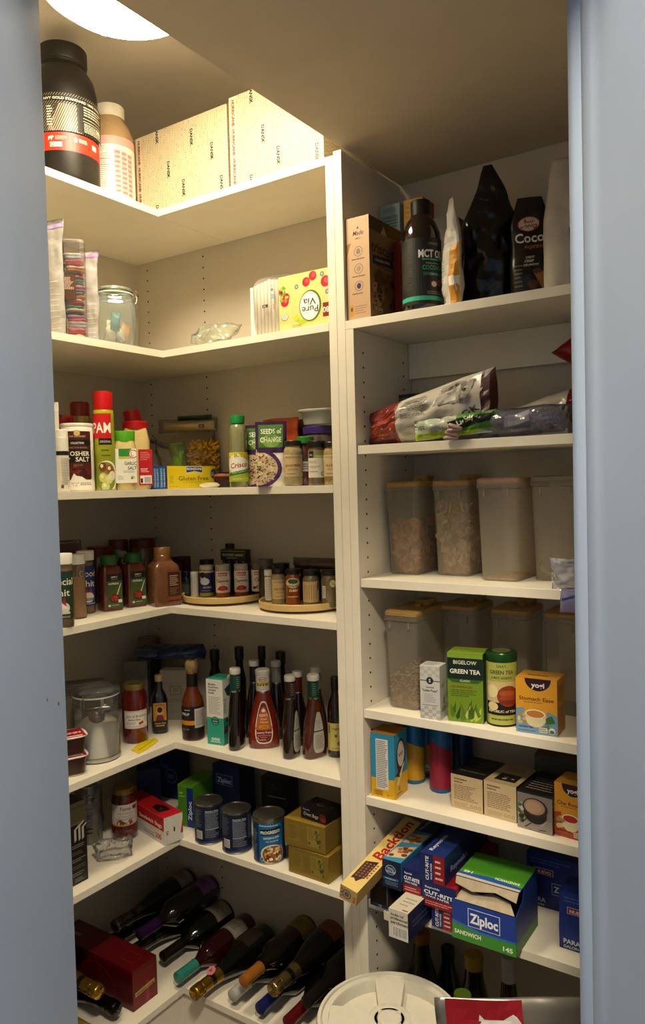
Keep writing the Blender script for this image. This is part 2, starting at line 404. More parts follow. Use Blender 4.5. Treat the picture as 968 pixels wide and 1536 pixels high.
# ================================================================ shapes shared by many things
def pouch(part, parent, w, h, d, mats, seed=0, cr=.004, nu=18, nv=26, wf=None, tf=None, tr=None, freq=28, seam=True, tip=.06, warp=None):
    """soft bag: w x h x d in mm, stands on its base with the front to -Y (tr moves it); returns the front map for Ink"""
    w, h, d = w/1000, h/1000, d/1000
    wf = wf or (lambda v: 1); tf = tf or (lambda v: (1-abs(2*v-1)**2.4))
    tr = tr or Matrix.Identity(4); so = Vector((seed*3.7, seed*1.3, seed*2.1))
    def S(u, v, side):
        x = (u-.5)*w*wf(v); z = v*h
        e = max(0, 1-abs(2*u-1)**3)**.6*max(0, tf(v))
        p = Vector((x, side*d/2*e, z)); n = noise.noise(p*freq+so)+.6*noise.noise(p*freq*2.3+so*2)
        edge = min(1, e*3+.15)
        p.y += side*n*cr*edge; p.x += .6*cr*noise.noise(p*freq*.7+so*3)
        if v > .001: p.z += .5*cr*noise.noise(p*freq*.6+so*4)*(1 if h > .05 else .3)
        return warp(p) if warp else p
    bm = bmesh.new(); g = {}
    for s in (-1, 1):
        for i in range(nu+1):
            for j in range(nv+1):
                k = (s, i, j)
                if i in (0, nu): k = (0, i, j)
                if k not in g: g[k] = bm.verts.new(tr @ S(i/nu, j/nv, s if k[0] else 0))
        def G(i, j): return g[(0 if i in (0, nu) else s, i, j)]
        for i in range(nu):
            for j in range(nv):
                q = (G(i, j), G(i+1, j), G(i+1, j+1), G(i, j+1)); f = bm.faces.new(q if s < 0 else q[::-1])
                f.material_index = mats[1](i/nu, j/nv) if isinstance(mats, tuple) and callable(mats[1]) else 0
    for j in (0, nv):
        lo = [g[(0 if i in (0, nu) else -1, i, j)] for i in range(nu+1)]+[g[(1, i, j)] for i in range(nu-1, 0, -1)]
        try: bm.faces.new(lo if j else lo[::-1])
        except ValueError: pass
    o = from_bm(part, bm, mats[0] if isinstance(mats, tuple) else mats, parent, smooth=True)
    def fm(u, v, l):
        uu, vv = min(1, max(0, u/1000/w+0)), min(1, max(0, v/1000/h))
        p = S(uu, vv, -1); p.y -= .0008+l/1000
        return (tr @ p)*1000
    return o, fm
def bag(name, label, cat, loc, rz, w, h, d, mats, ink=None, group=None, part='bag', **k):
    t = thing(name, label, cat, loc, rz, group)
    o, fm = pouch(part, t, w, h, d, mats, **k)
    if ink: ink.put('print', t, fm, step=w/18, stepy=h/24, base=.5, dz=.12)
    return t
def spice(name, label, loc, rz, r, h, body, lid, ink=None, lh=11, cat='spice jar', group=None, neck=.9, z0=6, glass=None, lidr=None, square=False, lid_label=None):
    """small jar: r, h in mm with a screw lid; contents show through the wall"""
    t = thing(name, label, cat, loc, rz, group); sh = h-lh
    R = r/1000; b = sh/1000
    prof = [(R*.9, 0), (R, .003), (R, b*.80), (R*.97, b*.88), (R*neck*.92, b*.94), (R*neck*.88, b)]
    if square: super_o('jar', [(a, a, z) for a, z in prof], M(body, .16, var=.18, scale=220, coat=.6), t, e=.5, n=28)
    else: lathe_o('jar', prof, M(body, .16, var=.18, scale=220, coat=.6), t, n=24)
    lr = (lidr or r*neck)/1000
    lathe_o('lid', [(lr, b-.002), (lr, b+lh/1000-.0015), (lr*.94, b+lh/1000)], M(lid, .35, var=.03), t, n=24)
    if ink: ink.put('label', t, cylmap(r, ink.w, z0) if not square else boxmap('front', ink.w, 2*r+.6, 0), step=ink.w/14 if not square else None)
    return t
GLASS = thin((.93, .97, .95), .86, .05, .35, name='clear_glass'); FILM = thin((.95, .95, .97), .78, .15, .5, bump=.6, name='clear_film')
FROST = thin((.84, .80, .72), .76, .4, .12, name='frosted_plastic')
# ================================================================ top shelf of the corner
z = Z['L1']
t = thing('protein_tub', 'large black screw-top protein powder tub with a red label band', 'tub', colX(101, .300, z+.0004), 0)
t.rotation_euler.z = facing(t.location, .25)
R = .080
lathe_o('tub', [(R*.80, 0), (R*.95, .004), (R, .016), (R, .215), (R*.985, .232), (R*.90, .262), (R*.74, .283), (R*.68, .290), (R*.68, .297)], M('#1b1815', .34, var=.08), t, n=40, ang=.9)
lathe_o('lid', [(R*.70, .294), (R*.71, .298), (R*.71, .3), (R*.72, .301), (R*.73, .303), (R*.73, .335), (R*.70, .338)], M('#1e1b18', .45), t, n=40)
lathe_o('ring', [(R*.705, .288), (R*.715, .2885), (R*.715, .2915), (R*.705, .292)], M('#15120f', .3), t, n=40, cap=False)
k = Ink(200, 150)
for i in range(46):
    x = -60+i*6.2; k.poly([(x, 48), (x+1.7, 48), (x+1.7+70, 138), (x+70, 138)], '#8f8674')
k.rect(118, 52, 200, 118, '#1b1815'); k.rect(58, 49, 108, 112, '#3a332a'); k.rect(20, 120, 200, 130, '#1b1815')
for i in range(16): k.poly([(40+i*5, 48), (42.6+i*5, 48), (72+i*5, 112), (69.4+i*5, 112)], '#9a8e78')
k.rect(108, 50, 200, 116, '#221e1a')
k.text('NVY GOLD STANDARD 100% WHEY', 34, 121, 8, '#e9dfc6', 'L', .02, wid=150)
k.lines(124, 92, 190, 116, 4, '#cfc3a8').lines(124, 54, 190, 76, 6, '#cfc3a8'); k.rect(122, 86, 196, 87, '#e4d9c0').rect(122, 79, 196, 80, '#e4d9c0')
k.text('24g', 172, 66, 13, '#e9dfc6', 'C', .02); k.lines(40, 60, 54, 108, 8, '#e9dfc6')
k.rect(0, 4, 200, 46, '#d5301b')
k.poly([(40, 36), (52, 38), (54, 34), (50, 33), (49, 28), (47, 28), (46, 32), (43, 32), (42, 28), (40, 28)], '#efe0cc'); k.lines(57, 28, 84, 38, 3, '#f0b39c')
k.ell(104, 32, 4, 6, '#efe0cc'); k.lines(112, 27, 140, 37, 3, '#f3d9c5'); k.rect(150, 22, 166, 34, '#efe0cc'); k.text('YOU', 158, 25, 6, '#d5301b')
k.rect(44, 12, 72, 23, '#e7e7da').ell(50, 17.5, 5, 5, '#2c6b43').ell(50, 17.5, 3, 3, '#e7e7da').lines(57, 13, 71, 22, 2, '#47604a')
k.put('label', t, cylmap(R*1000, 200, 64), step=8)

t = thing('powder_jar', 'clear jar of pale powder with white lid and pink label beside the black tub', 'jar', colX(170, .268, z+.0004), 0)
t.rotation_euler.z = facing(t.location, .1); R = .0605
lathe_o('jar', [(R*.9, 0), (R, .006), (R, .180), (R*.97, .200), (R*.84, .222), (R*.62, .240), (R*.58, .250)], M('#b09068', .2, var=.12, scale=25, coat=.5), t, n=36, ang=.9)
lathe_o('lid', [(R*.62, .246), (R*.63, .275), (R*.6, .278)], M('#e9e2d2', .4), t, n=36)
k = Ink(190, 160); k.fill('#efe9dc').rect(0, 138, 190, 160, '#e6a79c').lines(40, 118, 80, 134, 4, '#7c766c', .3)
for c in range(3):
    for r in range(9): k.rect(96+c*19, 14+r*12.5-c*2, 113+c*19, 25+r*12.5-c*2, '#e59d97').lines(99+c*19, 17+r*12.5-c*2, 111+c*19, 22+r*12.5-c*2, 1, '#a8524f')
k.lines(52, 8, 88, 116, 22, '#8b857a', .3); k.rect(50, 100, 90, 101, '#444').rect(50, 84, 90, 85, '#444')
k.put('label', t, cylmap(60.5, 190, 22), step=8)

def dansk(px0, px1, hh, dd, name, label, seed, yf=-.262):
    a, b = colY(px0, yf, z), colY(px1, yf, z); w = (b.x-a.x)*1000
    rnd = random.Random(seed); k = Ink(w, hh)
    for i in range(int(w/6.4)):                      # columns of tiny cup outlines
        y = rnd.uniform(-6, 0); x = 24+i*6.4
        if x > w-5: break
        while y < hh:
            l = rnd.uniform(3.5, 10); c = rnd.choice(('#a39370', '#ab9c7a', '#9c8c6a'))
            k.rect(x, y, x+3.9, y+l, c)
            if l > 5: k.rect(x+1.1, y+1.2, x+2.8, y+l-1.2, '#dccfae')
            y += l+1.5
    y = hh-8
    while y > -40:
        k.text('HURRICANE', 9, y, 11.5, '#8a3f18', 'L', .05, rot=-PI/2); k.ell(12.5, y-64, 1.3, 1.3, '#a4552a', 8); y -= 71
    for x, y in [(w*.24, hh+10), (w*.62, hh-28), (w*.36, hh*.58), (w*.52, hh*.30), (w*.22, hh*.09), (w*.83, hh*.62), (w*.92, hh*.2)]:
        k.rect(x-2, y-38, x+11, y+1, '#dccfae').text('DANSK', x, y, 13, '#141210', 'L', .05, rot=-PI/2)
    s = Ink(dd, hh)
    for i in range(int(dd/6.4)):
        y = rnd.uniform(-6, 0)
        while y < hh:
            l = rnd.uniform(3.5, 10); s.rect(4+i*6.4, y, 7.9+i*6.4, y+l, '#9c8c6a'); y += l+1.5
    s.text('DANSK', 20, hh-50, 13, '#141210', 'L', .05, rot=-PI/2)
    return carton(name, label, 'box', ((a.x+b.x)/2, yf+dd/2000, z+.0004), 0, w, dd, hh, '#d9cba8', {'front': k, 'right': s}, 'cookware cartons on the top shelf')
dansk(207, 343, 212, 215, 'cookware_box', 'cream patterned carton beside the pink-labelled jar on the top shelf', 3)
dansk(347, 486, 222, 215, 'cookware_box', 'cream patterned carton beside the upright panel on the top shelf', 9)

# ================================================================ second shelf of the corner
z = Z['L2']
def clear_bag(name, label, loc, rz, w, h, d, zip_, seed, lines=True):
    t = thing(name, label, 'plastic bag', loc, rz)
    o, fm = pouch('bag', t, w, h, d, thin((.93, .91, .90), .62, .2, .5, bump=.5, name='bag_film'), seed=seed, cr=.006, wf=lambda v: 1 if v < .8 else 1+(v-.8)*1.2, tf=lambda v: max(.05, 1-v**3*1.0))
    k = Ink(w, h); k.rect(0, h*.93, w, h*.96, zip_)
    k.put('zipper', t, fm, step=w/14, stepy=h/20); k = Ink(w, h)
    if lines:
        for i in range(9): k.rect(w*.1, h*(.06+.05*i), w*.9, h*(.064+.05*i), '#cfc7bd')
    k.put('crease_lines', t, fm, step=w/14, stepy=h/20)['kind'] = 'stuff'; return t
p = colX(82, .33, z+.0004); clear_bag('storage_bag', 'tall empty clear zip bag beside the tube of coloured cloths', p, facing(p, -.7), 66, 275, 24, '#a890c8', 2)
p = colX(138, .335, z+.0004); clear_bag('storage_bag', 'clear zip bag with purple zipper beside the clamp-lid jar', p, facing(p, -.35), 42, 228, 16, '#b078b8', 5)
p = colX(114, .338, z+.0004); t = thing('cloth_tube', 'tall clear pack stacked with small colourful folded cloths and brown spine', 'package', p, facing(p, -.1))
cs = ['#e7d9cc', '#3aa58d', '#c9d6e4', '#2b2626', '#b98bb6', '#b8442e', '#5b9a7c', '#e6e0d8', '#e08a3c', '#2a2a2c', '#e486a4', '#c2213a', '#e07088', '#48a893']
for i in range(26):
    bm = bmesh.new(); x = random.uniform(-.003, .006)
    superell(bm, [(.017, .014, .0), (.022, .018, .003), (.022, .018, .0055), (.016, .013, .0078)], .6, 14)
    for v in bm.verts: v.co += Vector((x, random.uniform(-.003, .002), .004+i*.0078)); v.co += Vector((0, 0, .0028*noise.noise(v.co*90)))
    from_bm('folded_cloth', bm, M(cs[(i*5+i//3) % len(cs)], .85, var=.3, scale=90, bump=.4), t, smooth=True)
bm = bmesh.new(); superell(bm, [(.029, .024, 0), (.029, .024, .234)], .45, 28, cap=False); from_bm('sleeve', bm, thin((.95, .94, .92), .96, .08, .3, name='pack_film'), t, smooth=True)
bm = bmesh.new(); bx(bm, -.034, -.018, 0, -.022, .018, .235, .001); from_bm('spine', bm, M('#4a2c1d', .5), t)
bm = bmesh.new(); superell(bm, [(.029, .024, .230), (.029, .024, .237), (.02, .018, .238)], .45, 28); from_bm('end_cap', bm, thin((.8, .75, .7), .5, .1, .5), t)
k = Ink(42, 60); k.fill('#4a2c1d').lines(6, 24, 38, 54, 9, '#cdb9a6', .4)
k.put('label', t, lambda u, v, l: (-35+u, -25.5-l, 92+v))

p = colX(174, .318, z+.0004); t = thing('clamp_jar', 'clear glass clamp-lid jar holding folded packets on the second shelf', 'jar', p, facing(p))
R = .056
super_o('jar', [(R*.93, R*.93, 0), (R, R, .006), (R, R, .100), (R*.93, R*.93, .116), (R*.80, R*.80, .126), (R*.80, R*.80, .136)], GLASS, t, e=.62, n=36, ang=.9, cap=False)
bm = bmesh.new(); superell(bm, [(R*.9, R*.9, .0005), (R*.9, R*.9, .004)], .62, 36); from_bm('jar_base', bm, thin((.85, .93, .9), .5, .05, .5), t)
lathe_o('lid', [(R*.82, .139), (R*.84, .146), (R*.8, .153), (R*.5, .157), (.001, .158)], thin((.86, .93, .9), .7, .05, .5, name='glass_lid'), t, n=36, ang=1)
for zz, rr in ((.1375, .0022), (.129, .0011), (.146, .0011)):
    bm = bmesh.new(); tube(bm, [(R*.86*math.cos(a*PI/16), R*.86*math.sin(a*PI/16), zz) for a in range(33)], rr, 6); from_bm('gasket' if rr > .002 else 'wire', bm, M('#c9ccb9', .5) if rr > .002 else M('#b8b2a0', .25, metal=.9), t, smooth=True)
bm = bmesh.new(); tube(bm, [(R*.86, -.004, .112), (R*1.0, -.002, .12), (R*1.02, 0, .132), (R*.9, 0, .146)], .0014, 6); tube(bm, [(R*.86, .008, .112), (R*1.04, .006, .128), (R*1.1, 0, .140), (R*.98, -.004, .150)], .0014, 6); from_bm('clasp', bm, M('#b8b2a0', .25, metal=.9), t, smooth=True)
for i, (c, x, y, a, s) in enumerate((('#d9cbb8', -.02, -.012, .3, 1), ('#b98d62', .004, -.006, -.5, 1.05), ('#cfa27a', -.012, .012, .9, 1), ('#e3d8c8', .022, -.018, -.9, .9), ('#4f8078', .0, -.018, .15, .8), ('#c79a70', .018, .012, .5, 1))):
    q = thing('snack_packet', ['crumpled cream snack packet inside the clamp-lid jar', 'crumpled brown foil packet inside the clamp-lid jar', 'tan foil packet at the rear of the clamp-lid jar', 'pale torn packet leaning inside the clamp-lid jar', 'teal green packet standing up inside the clamp-lid jar', 'light brown packet at the rear of the clamp-lid jar'][i], 'packet', (p.x, p.y, z+.006+(.03 if i == 4 else 0)), t.rotation_euler.z, 'packets in the clamp-lid jar')
    pouch('wrapper', q, 30*s, 58*s if i != 4 else 50, 12, M(c, .4, var=.2, scale=50), seed=i+3, cr=.006, nu=10, nv=12, tr=Matrix.Translation((x*.8, y*.8, .008)) @ Matrix.Rotation(a, 4, 'Z') @ Matrix.Rotation(a*.6, 4, 'Y'))
p = colY(320, -.215, z+.0004); t = thing('produce_bag', 'crumpled empty clear plastic bag lying on the second shelf', 'plastic bag', p, .2)
pouch('bag', t, 120, 74, 50, thin((.86, .87, .78), .68, .2, .6, bump=.6), seed=4, cr=.012, freq=24, tr=Matrix.Translation((0, -.01, .018)) @ Matrix.Rotation(-.9, 4, 'X'))
# plastic-wrapped stack of napkins
a, b = colY(378, -.255, z), colY(424, -.255, z); w = (b.x-a.x)*1000
t = thing('napkin_pack', 'white paper napkins in a printed clear wrapper beside the upside-down box', 'napkins', ((a.x+b.x)/2-.006, -.178, z+.0004), .05)
for i in range(10):
    bm = bmesh.new(); bx(bm, -w/2000-.006+i*.0106, -.066, .002, -w/2000+.0036+i*.0106, .066, .138-abs(i-5)*.0025, .002); from_bm('napkin', bm, M('#efe8d8', .9, var=.05, bump=.2), t)
k0 = bmesh.new(); superell(k0, [(w/2000+.013, .071, .0006), (w/2000+.015, .073, .02), (w/2000+.015, .073, .132), (w/2000+.004, .066, .145)], .3, 36)
for v in k0.verts: v.co += Vector((.014, 0, 0))+.004*Vector((noise.noise(v.co*40), noise.noise(v.co*43), 0))
from_bm('wrapper', k0, thin((.95, .94, .92), .95, .15, .3), t, smooth=True)
k = Ink(70, 140); k.rect(14, 68, 30, 75, '#3a352e').text('AM', 20, 69, 6, '#e8e0d0'); k.ell(44, 108, 4, 4, '#8a8578').poly([(40, 114), (48, 118), (44, 124)], '#b4aea0').rect(42, 86, 48, 98, '#7fb2cf').ell(45, 102, 3.4, 3.4, '#a9cbdc').rect(46, 60, 50, 74, '#d98f9a').ring(56, 118, 3, 3.8, '#8a8578').ring(60, 124, 3, 3.8, '#8a8578')
k.put('print', t, lambda u, v, l: (u-24, -76-l, v))
a, b = colY(420, -.268, z), Vector((XP-.0015, -.268, z)); w = (b.x-a.x)*1000
k = Ink(w, 128); k.fill('#f0cf82')
for x, y, r in ((w*.55, 105, 11), (w*.68, 116, 11), (w*.92, 98, 13), (10, 92, 10), (22, 78, 10), (w*.12, 68, 12)): k.ell(x, y, r, r, '#b8202c', 16).ell(x+2, y+2, r*.5, r*.5, '#d64f52', 10)
for x, y in ((w*.36, 98), (w*.86, 116), (w*.95, 74)): k.ell(x, y, 6, 6, '#6f7c8c', 14).ell(x, y, 3, 3, '#a9b4c0', 10)
k.blobs(6, 70, 26, 108, 14, ['#7ba23a', '#a5bd3f', '#3d3a40'], 2, 6); k.ell(16, 32, 11, 9, '#c46a3a').ell(16, 33, 9.5, 7.5, '#f3e8d4').lines(9, 28, 23, 38, 3, '#c46a3a')
k.rect(w*.27, 0, w*.272, 128, '#d9b25e')
k.ell(w*.62, 48, 32, 38, '#b9cf38', 28).ell(w*.62, 49, 31, 36, '#4d6b22', 28).ell(w*.61, 49, 27.5, 33, '#fbf6ea', 28)
k.text('Pure', w*.61+24, 48, 22, '#3c2a22', 'L', .01, rot=PI, wid=46); k.text('Via', w*.61+18, 66, 22, '#3c2a22', 'L', .01, rot=PI, wid=36); k.text('Stevia', w*.61+16, 79, 8, '#6b5d50', 'L', rot=PI)
k.ell(w*.45, 15, 12, 6, '#b5c832').ell(w*.34, 26, 8, 9, '#c4d43c'); k.rect(w*.86, 18, w, 50, '#7a241c').text('80', w-3, 40, 18, '#f0e6d4', 'L', .02, rot=PI); k.lines(w*.26, 4, w*.45, 10, 2, '#8a6a34')
s = Ink(70, 128); s.fill('#e6c078')
carton('sweetener_box', 'yellow berry-printed sweetener box standing upside down against the upright panel', 'box', ((a.x+b.x)/2, -.268+.03, z+.0004), 0, w, 60, 128, '#eacb80', {'front': k})
# ================================================================ third shelf of the corner
z = Z['L3']; zs = z+.0004
def lp_(px, X): return colX(px, X, zs)
def bp_(px, Y): return colY(px, Y, zs)
p = lp_(95, .352); R = 15.5; t = thing('salt_grinder_box', 'slim white shaker bottle with a black band beside the kosher salt', 'bottle', p, facing(p))
lathe_o('bottle', [(.0145, 0), (.0155, .002), (.0155, .128), (.014, .130)], M('#ece7da', .4), t)
lathe_o('cap', [(.0150, .129), (.0150, .146), (.0142, .147)], M('#f1ede2', .35), t)
k = Ink(48, 120); k.rect(0, 84, 48, 94, '#191614').lines(22, 14, 42, 78, 16, '#8d877a', .35).rect(20, 6, 26, 14, '#55504a'); k.put('label', t, cylmap(15.5, 48, 2), step=4)
p = lp_(82, .30); t = thing('carton_tub', 'tall cream carton standing at the end of the spice row', 'carton', p, facing(p)); bm = bmesh.new(); bx(bm, -.016, -.016, 0, .016, .016, .215, .002); from_bm('carton', bm, M('#ded6c4', .5), t); bm = bmesh.new(); bx(bm, -.0165, -.0165, .193, .0165, .0165, .216, .002); from_bm('lid', bm, M('#f0eadc', .4), t)
p = lp_(118.5, .312); R = .0385; t = thing('kosher_salt', 'white cylinder of kosher salt with a dark brown label', 'canister', p, facing(p))
lathe_o('canister', [(R*.98, 0), (R, .002), (R, .160), (R*.99, .161)], M('#efe9dc', .45), t, n=36)
lathe_o('rim', [(R*1.02, .160), (R*1.03, .163), (R*1.03, .166), (R*.98, .167), (R*.97, .163)], M('#f4efe2', .4), t, n=36, cap=False)
lathe_o('lid', [(R*.97, .160), (R*.96, .164), (.001, .1645)], M('#e6dfcf', .45), t, n=36)
k = Ink(116, 145); BR = '#4a1d17'
k.rect(22, 34, 94, 143, BR).rect(0, 0, 116, 22, '#efe9dc').text('THE GOURMET', 58, 128, 6, '#e8c9a4', shear=.2).rect(22, 108, 94, 122, '#17110f').text('COLLECTION', 58, 111.5, 7, '#eddcc0', wid=32, bold=.02).text('PERFECT FOR BRINING', 58, 101, 4.6, '#c8906a', wid=48)
k.rect(22, 66, 94, 98, '#120d0c').text('K', 23, 76, 27, '#f0e6d2', 'L', .02).text('OSHER', 40, 83, 15, '#f0e6d2', 'L', .02, wid=48).text('SALT', 53, 69, 15, '#f0e6d2', 'L', .02, wid=34).text('coarse salt', 58, 59, 5, '#c8906a')
k.blobs(26, 26, 90, 54, 34, ['#5f1712', '#7c2219', '#3d100d', '#8e3326'], 4, 9); k.poly([(22, 30), (22, 24), (40, 24), (48, 40), (54, 34), (66, 32), (76, 24), (76, 18), (22, 18)], '#efe9dc'); k.rect(22, 0, 94, 24, '#efe9dc')
k.text('NET WT', 50, 14, 5, '#776f64').text('3 LB', 50, 8, 5, '#776f64').lines(62, 10, 92, 18, 2, '#776f64').ring(32, 14, 2.4, 3.4, '#776f64').ell(58, 138, 8, 8, '#b98b2e', 18).ell(58, 138, 6.2, 6.2, '#e3c27a', 18).text('G', 58, 135, 7, '#8a5d1e')
k.put('label', t, cylmap(38.6, 116, 4), step=6)
def pamcan(px, X, name, label, lean=0, tall=.205, rot=0):
    p = lp_(px, X); t = thing(name, label, 'spray can', p, facing(p, rot)); R = .0256
    if lean: t.rotation_euler.y = lean; t.location.z += .006
    lathe_o('can', [(R*.95, 0), (R, .002), (R, tall-.012), (R*.96, tall-.004), (R*.86, tall)], M('#a8b02a', .3, metal=.2), t, n=30)
    lathe_o('rim', [(R*.99, .0005), (R*1.02, .0015), (R*1.02, .003), (R*.99, .004)], M('#b9b7a8', .3, metal=.9), t, n=30, cap=False)
    lathe_o('cap', [(R*.93, tall-.004), (R*.94, tall+.036), (R*.88, tall+.043), (R*.6, tall+.045), (.001, tall+.045)], M('#bd1213', .3), t, n=30, ang=.9)
    k = Ink(150, 190); k.rect(30, 128, 86, 190, '#c8171b').text('PAM', 34, 142, 36, '#f5f0e4', 'L', .02, wid=50).rect(52, 112, 86, 128, '#151413').text('ORIGINAL', 55, 117, 8, '#e8e2d4', 'L', wid=28)
    k.lines(58, 94, 84, 102, 1, '#4c5416').lines(58, 82, 84, 88, 1, '#4c5416'); k.ell(70, 32, 32, 40, '#f0eddc', 26).ell(67, 32, 29, 37, '#7d8a2a', 26)
    for x, y, c in ((60, 56, '#7a3a24'), (78, 50, '#93501f'), (60, 30, '#c7c56a'), (76, 26, '#d4d48c'), (66, 8, '#c3c77c'), (84, 34, '#e9e6cc')): k.ell(x, y, 10, 12, c, 14).ell(x-2, y+3, 4, 5, '#e2dfa8', 8)
    k.rect(108, 2, 132, 170, '#e9e6da').lines(111, 8, 129, 166, 26, '#8a867a', .3); k.put('label', t, cylmap(25.8, 150, 3), step=5); return t
pamcan(159, .340, 'cooking_spray', 'tall cooking spray can with bright red cap and olive label beside the kosher salt', rot=.35)
t = pamcan(222, .245, 'cooking_spray', 'red-capped cooking spray can leaning behind the garlic salt jars', lean=-.18, tall=.178, rot=.1)
for i, (px, X, h, r, c, lab) in enumerate(((124, .215, .235, .026, '#7a0f10', 'dark red capped spray can standing behind the kosher salt'), (98, .23, .195, .030, '#8a1312', 'jar with wide glossy red lid behind the kosher salt'), (89, .16, .190, .026, '#6d0e0e', 'jar with dark red lid in the rear corner by the doorway'))):
    p = lp_(px, X); t = thing('red_lid_jar', lab, 'jar', p, facing(p)); lathe_o('jar', [(r*.95, 0), (r, .003), (r, h-.04), (r*.9, h-.036)], M('#8f7a3e', .3), t); lathe_o('lid', [(r*.94, h-.038), (r*.96, h-.006), (r*.86, h)], M(c, .3), t)
# garlic salt with green lid
p = lp_(189.5, .345); t = thing('garlic_salt', 'garlic salt jar with a bright green lid', 'spice jar', p, facing(p)); R = .0285
super_o('jar', [(R*.94, R*.94, 0), (R, R, .003), (R, R, .112), (R*.9, R*.9, .120), (R*.86, R*.86, .126)], M('#cdb878', .18, coat=.5), t, e=.7)
lathe_o('lid', [(R*.92, .124), (R*.93, .150), (R*.9, .152)], M('#4f9c1b', .35), t)
k = Ink(56, 88); k.fill('#ece8da').rect(12, 66, 44, 88, '#2e8a3a').rect(12, 62, 44, 68, '#c9c12a').ell(48, 74, 11, 13, '#f0ecdf').ring(48, 74, 9, 11, '#b32822').text('L', 46, 68, 16, '#b32822').text('GARLIC', 26, 46, 12, '#20392a', 'L', .02, wid=30).text('SALT', 34, 34, 12, '#20392a', 'L', .02, wid=22).lines(22, 26, 52, 32, 2, '#888').lines(8, 8, 24, 20, 4, '#9ab09a').ell(46, 14, 5, 4, '#c8ba8e').poly([(40, 10), (44, 18), (46, 10)], '#55663a')
k.put('label', t, lambda u, v, l: (u-28, -28.7-l-.3, 18+v))
p = lp_(206, .292); t = thing('garlic_powder', 'large jar of cream garlic powder with red lid and red label behind the green lid', 'spice jar', p, facing(p)); R = .0375
super_o('jar', [(R*.95, R*.9, 0), (R, R*.95, .004), (R, R*.95, .130), (R*.86, R*.82, .158), (R*.80, R*.76, .166)], M('#d8bd7c', .2, coat=.6, var=.06), t, e=.55)
lathe_o('lid', [(R*.9, .164), (R*.92, .183), (R*.88, .185)], M('#b8161a', .3), t)
k = Ink(36, 96); k.fill('#b9151c').lines(5, 66, 31, 90, 5, '#e9a9a0', .3).lines(5, 34, 26, 46, 3, '#f0d9d0').rect(3, 4, 33, 26, '#e8e2d4').bars(14, 6, 31, 22).rect(4, 6, 10, 18, '#2a2422'); k.put('label', t, lambda u, v, l: (6+u, -37.3-l, 12+v))
# pasta box lying on its side
m, rz, w = front2((255, 731), (345, 731), z)
w = 192.0
k = Ink(w, 62); k.fill('#e9d016').poly([(w*.37, 62), (w*.37, 42), (w*.55, 46), (w*.72, 42), (w*.72, 62)], '#f3efe2').poly([(w*.38, 60), (w*.38, 44), (w*.55, 48), (w*.71, 44), (w*.71, 60)], '#123a6b').text('RONZONI', w*.545, 51, 9, '#f4f0e4', 'C', .03, wid=w*.3)
k.text('Gluten Free', w*.22, 22, 17, '#2c2a1e', 'L', .005, wid=w*.62).lines(w*.3, 16, w*.75, 19, 1, '#a08f1c').lines(w*.04, 14, w*.12, 36, 6, '#b09c20').text('NET WT 12 OZ', w*.02, 4, 5, '#3a3720', 'L').ell(w*.97, 40, 16, 15, '#1d4c7c').lines(w*.88, 34, w, 46, 3, '#d5dce2')
s = Ink(74, 62); s.fill('#1f4f9a').rect(20, 4, 34, 58, '#3a86bf').rect(46, 4, 58, 58, '#2f77b5').rect(68, 2, 74, 60, '#16356e')
for i, x in enumerate((9, 16, 30, 41, 55, 66)): s.text('THIN SPAGHETTI', x, 5, 7.6, '#dfe6ec', 'L', .01, rot=PI/2, wid=50)
t = carton('pasta_box', 'yellow gluten free pasta box with a blue printed end', 'box', (.345, -.1745, zs), 0, 74, w, 62, '#e6cd1a', {'front': s, 'right': k})
# bags of noodles and tortillas behind the pasta box
p = Vector((.276, -.066, zs)); t = thing('noodle_bag', 'clear bag of yellow curly noodles with a green panel behind the pasta box', 'bag', p, .72)
TRL = Matrix.Translation((0, 0, .014)) @ Matrix.Rotation(-.12, 4, 'Y')
pouch('bag', t, 182, 152, 50, thin((.93, .9, .8), .92, .12, .3, bump=.6), seed=11, cr=.01, tr=TRL)
pouch('green_panel', t, 50, 120, 56, M('#6f9a2c', .35, var=.15, scale=30), seed=12, cr=.008, nu=10, nv=14, tr=TRL @ Matrix.Translation((-.028, 0, .010)))
bm = bmesh.new()
for i in range(240):
    c = Vector((random.uniform(.0, .078), random.uniform(-.022, .010), random.uniform(.05, .135))); a = random.uniform(0, 6.3); ln = random.uniform(.008, .014)
    tube(bm, [c+Vector((math.cos(a)*ln*(s-1), .005*math.sin(s*2.4+i), math.sin(a)*ln*(s-1)+.003*math.cos(s*2.6))) for s in (0, .5, 1, 1.5, 2)], .0036, 5)
from_bm('noodles', bm, M('#d9a51f', .5, var=.15), t, smooth=True)['kind'] = 'stuff'
pouch('bag_end', t, 44, 100, 24, thin((.9, .88, .92), .75, .15, .4, bump=.6), seed=15, cr=.012, nu=12, nv=14, tr=Matrix.Translation((-.082, .004, .024)) @ Matrix.Rotation(-.5, 4, 'Y'))
p = bp_(238, -.055); t = thing('zip_bag', 'clear zip bag with a purple seal leaning behind the pasta box', 'plastic bag', p, .25); o, fm = pouch('bag', t, 130, 118, 22, thin((.88, .86, .92), .45, .15, .6, bump=.5), seed=21, cr=.008, tr=Matrix.Translation((0, 0, .026)) @ Matrix.Rotation(.35, 4, 'Y')); Ink(130, 118).rect(0, 104, 130, 113, '#6d2d74').put('zipper', t, fm, step=9)
p = Vector((.272, -.070, 0)); t = thing('rice_cake_bag', 'flat clear bag of pale tortillas lying on top of the noodle bag', 'bag', Vector((p.x, p.y, z+.168)), .35)
pouch('bag', t, 190, 40, 84, thin((.93, .9, .82), .9, .12, .3, bump=.5), seed=31, cr=.006)
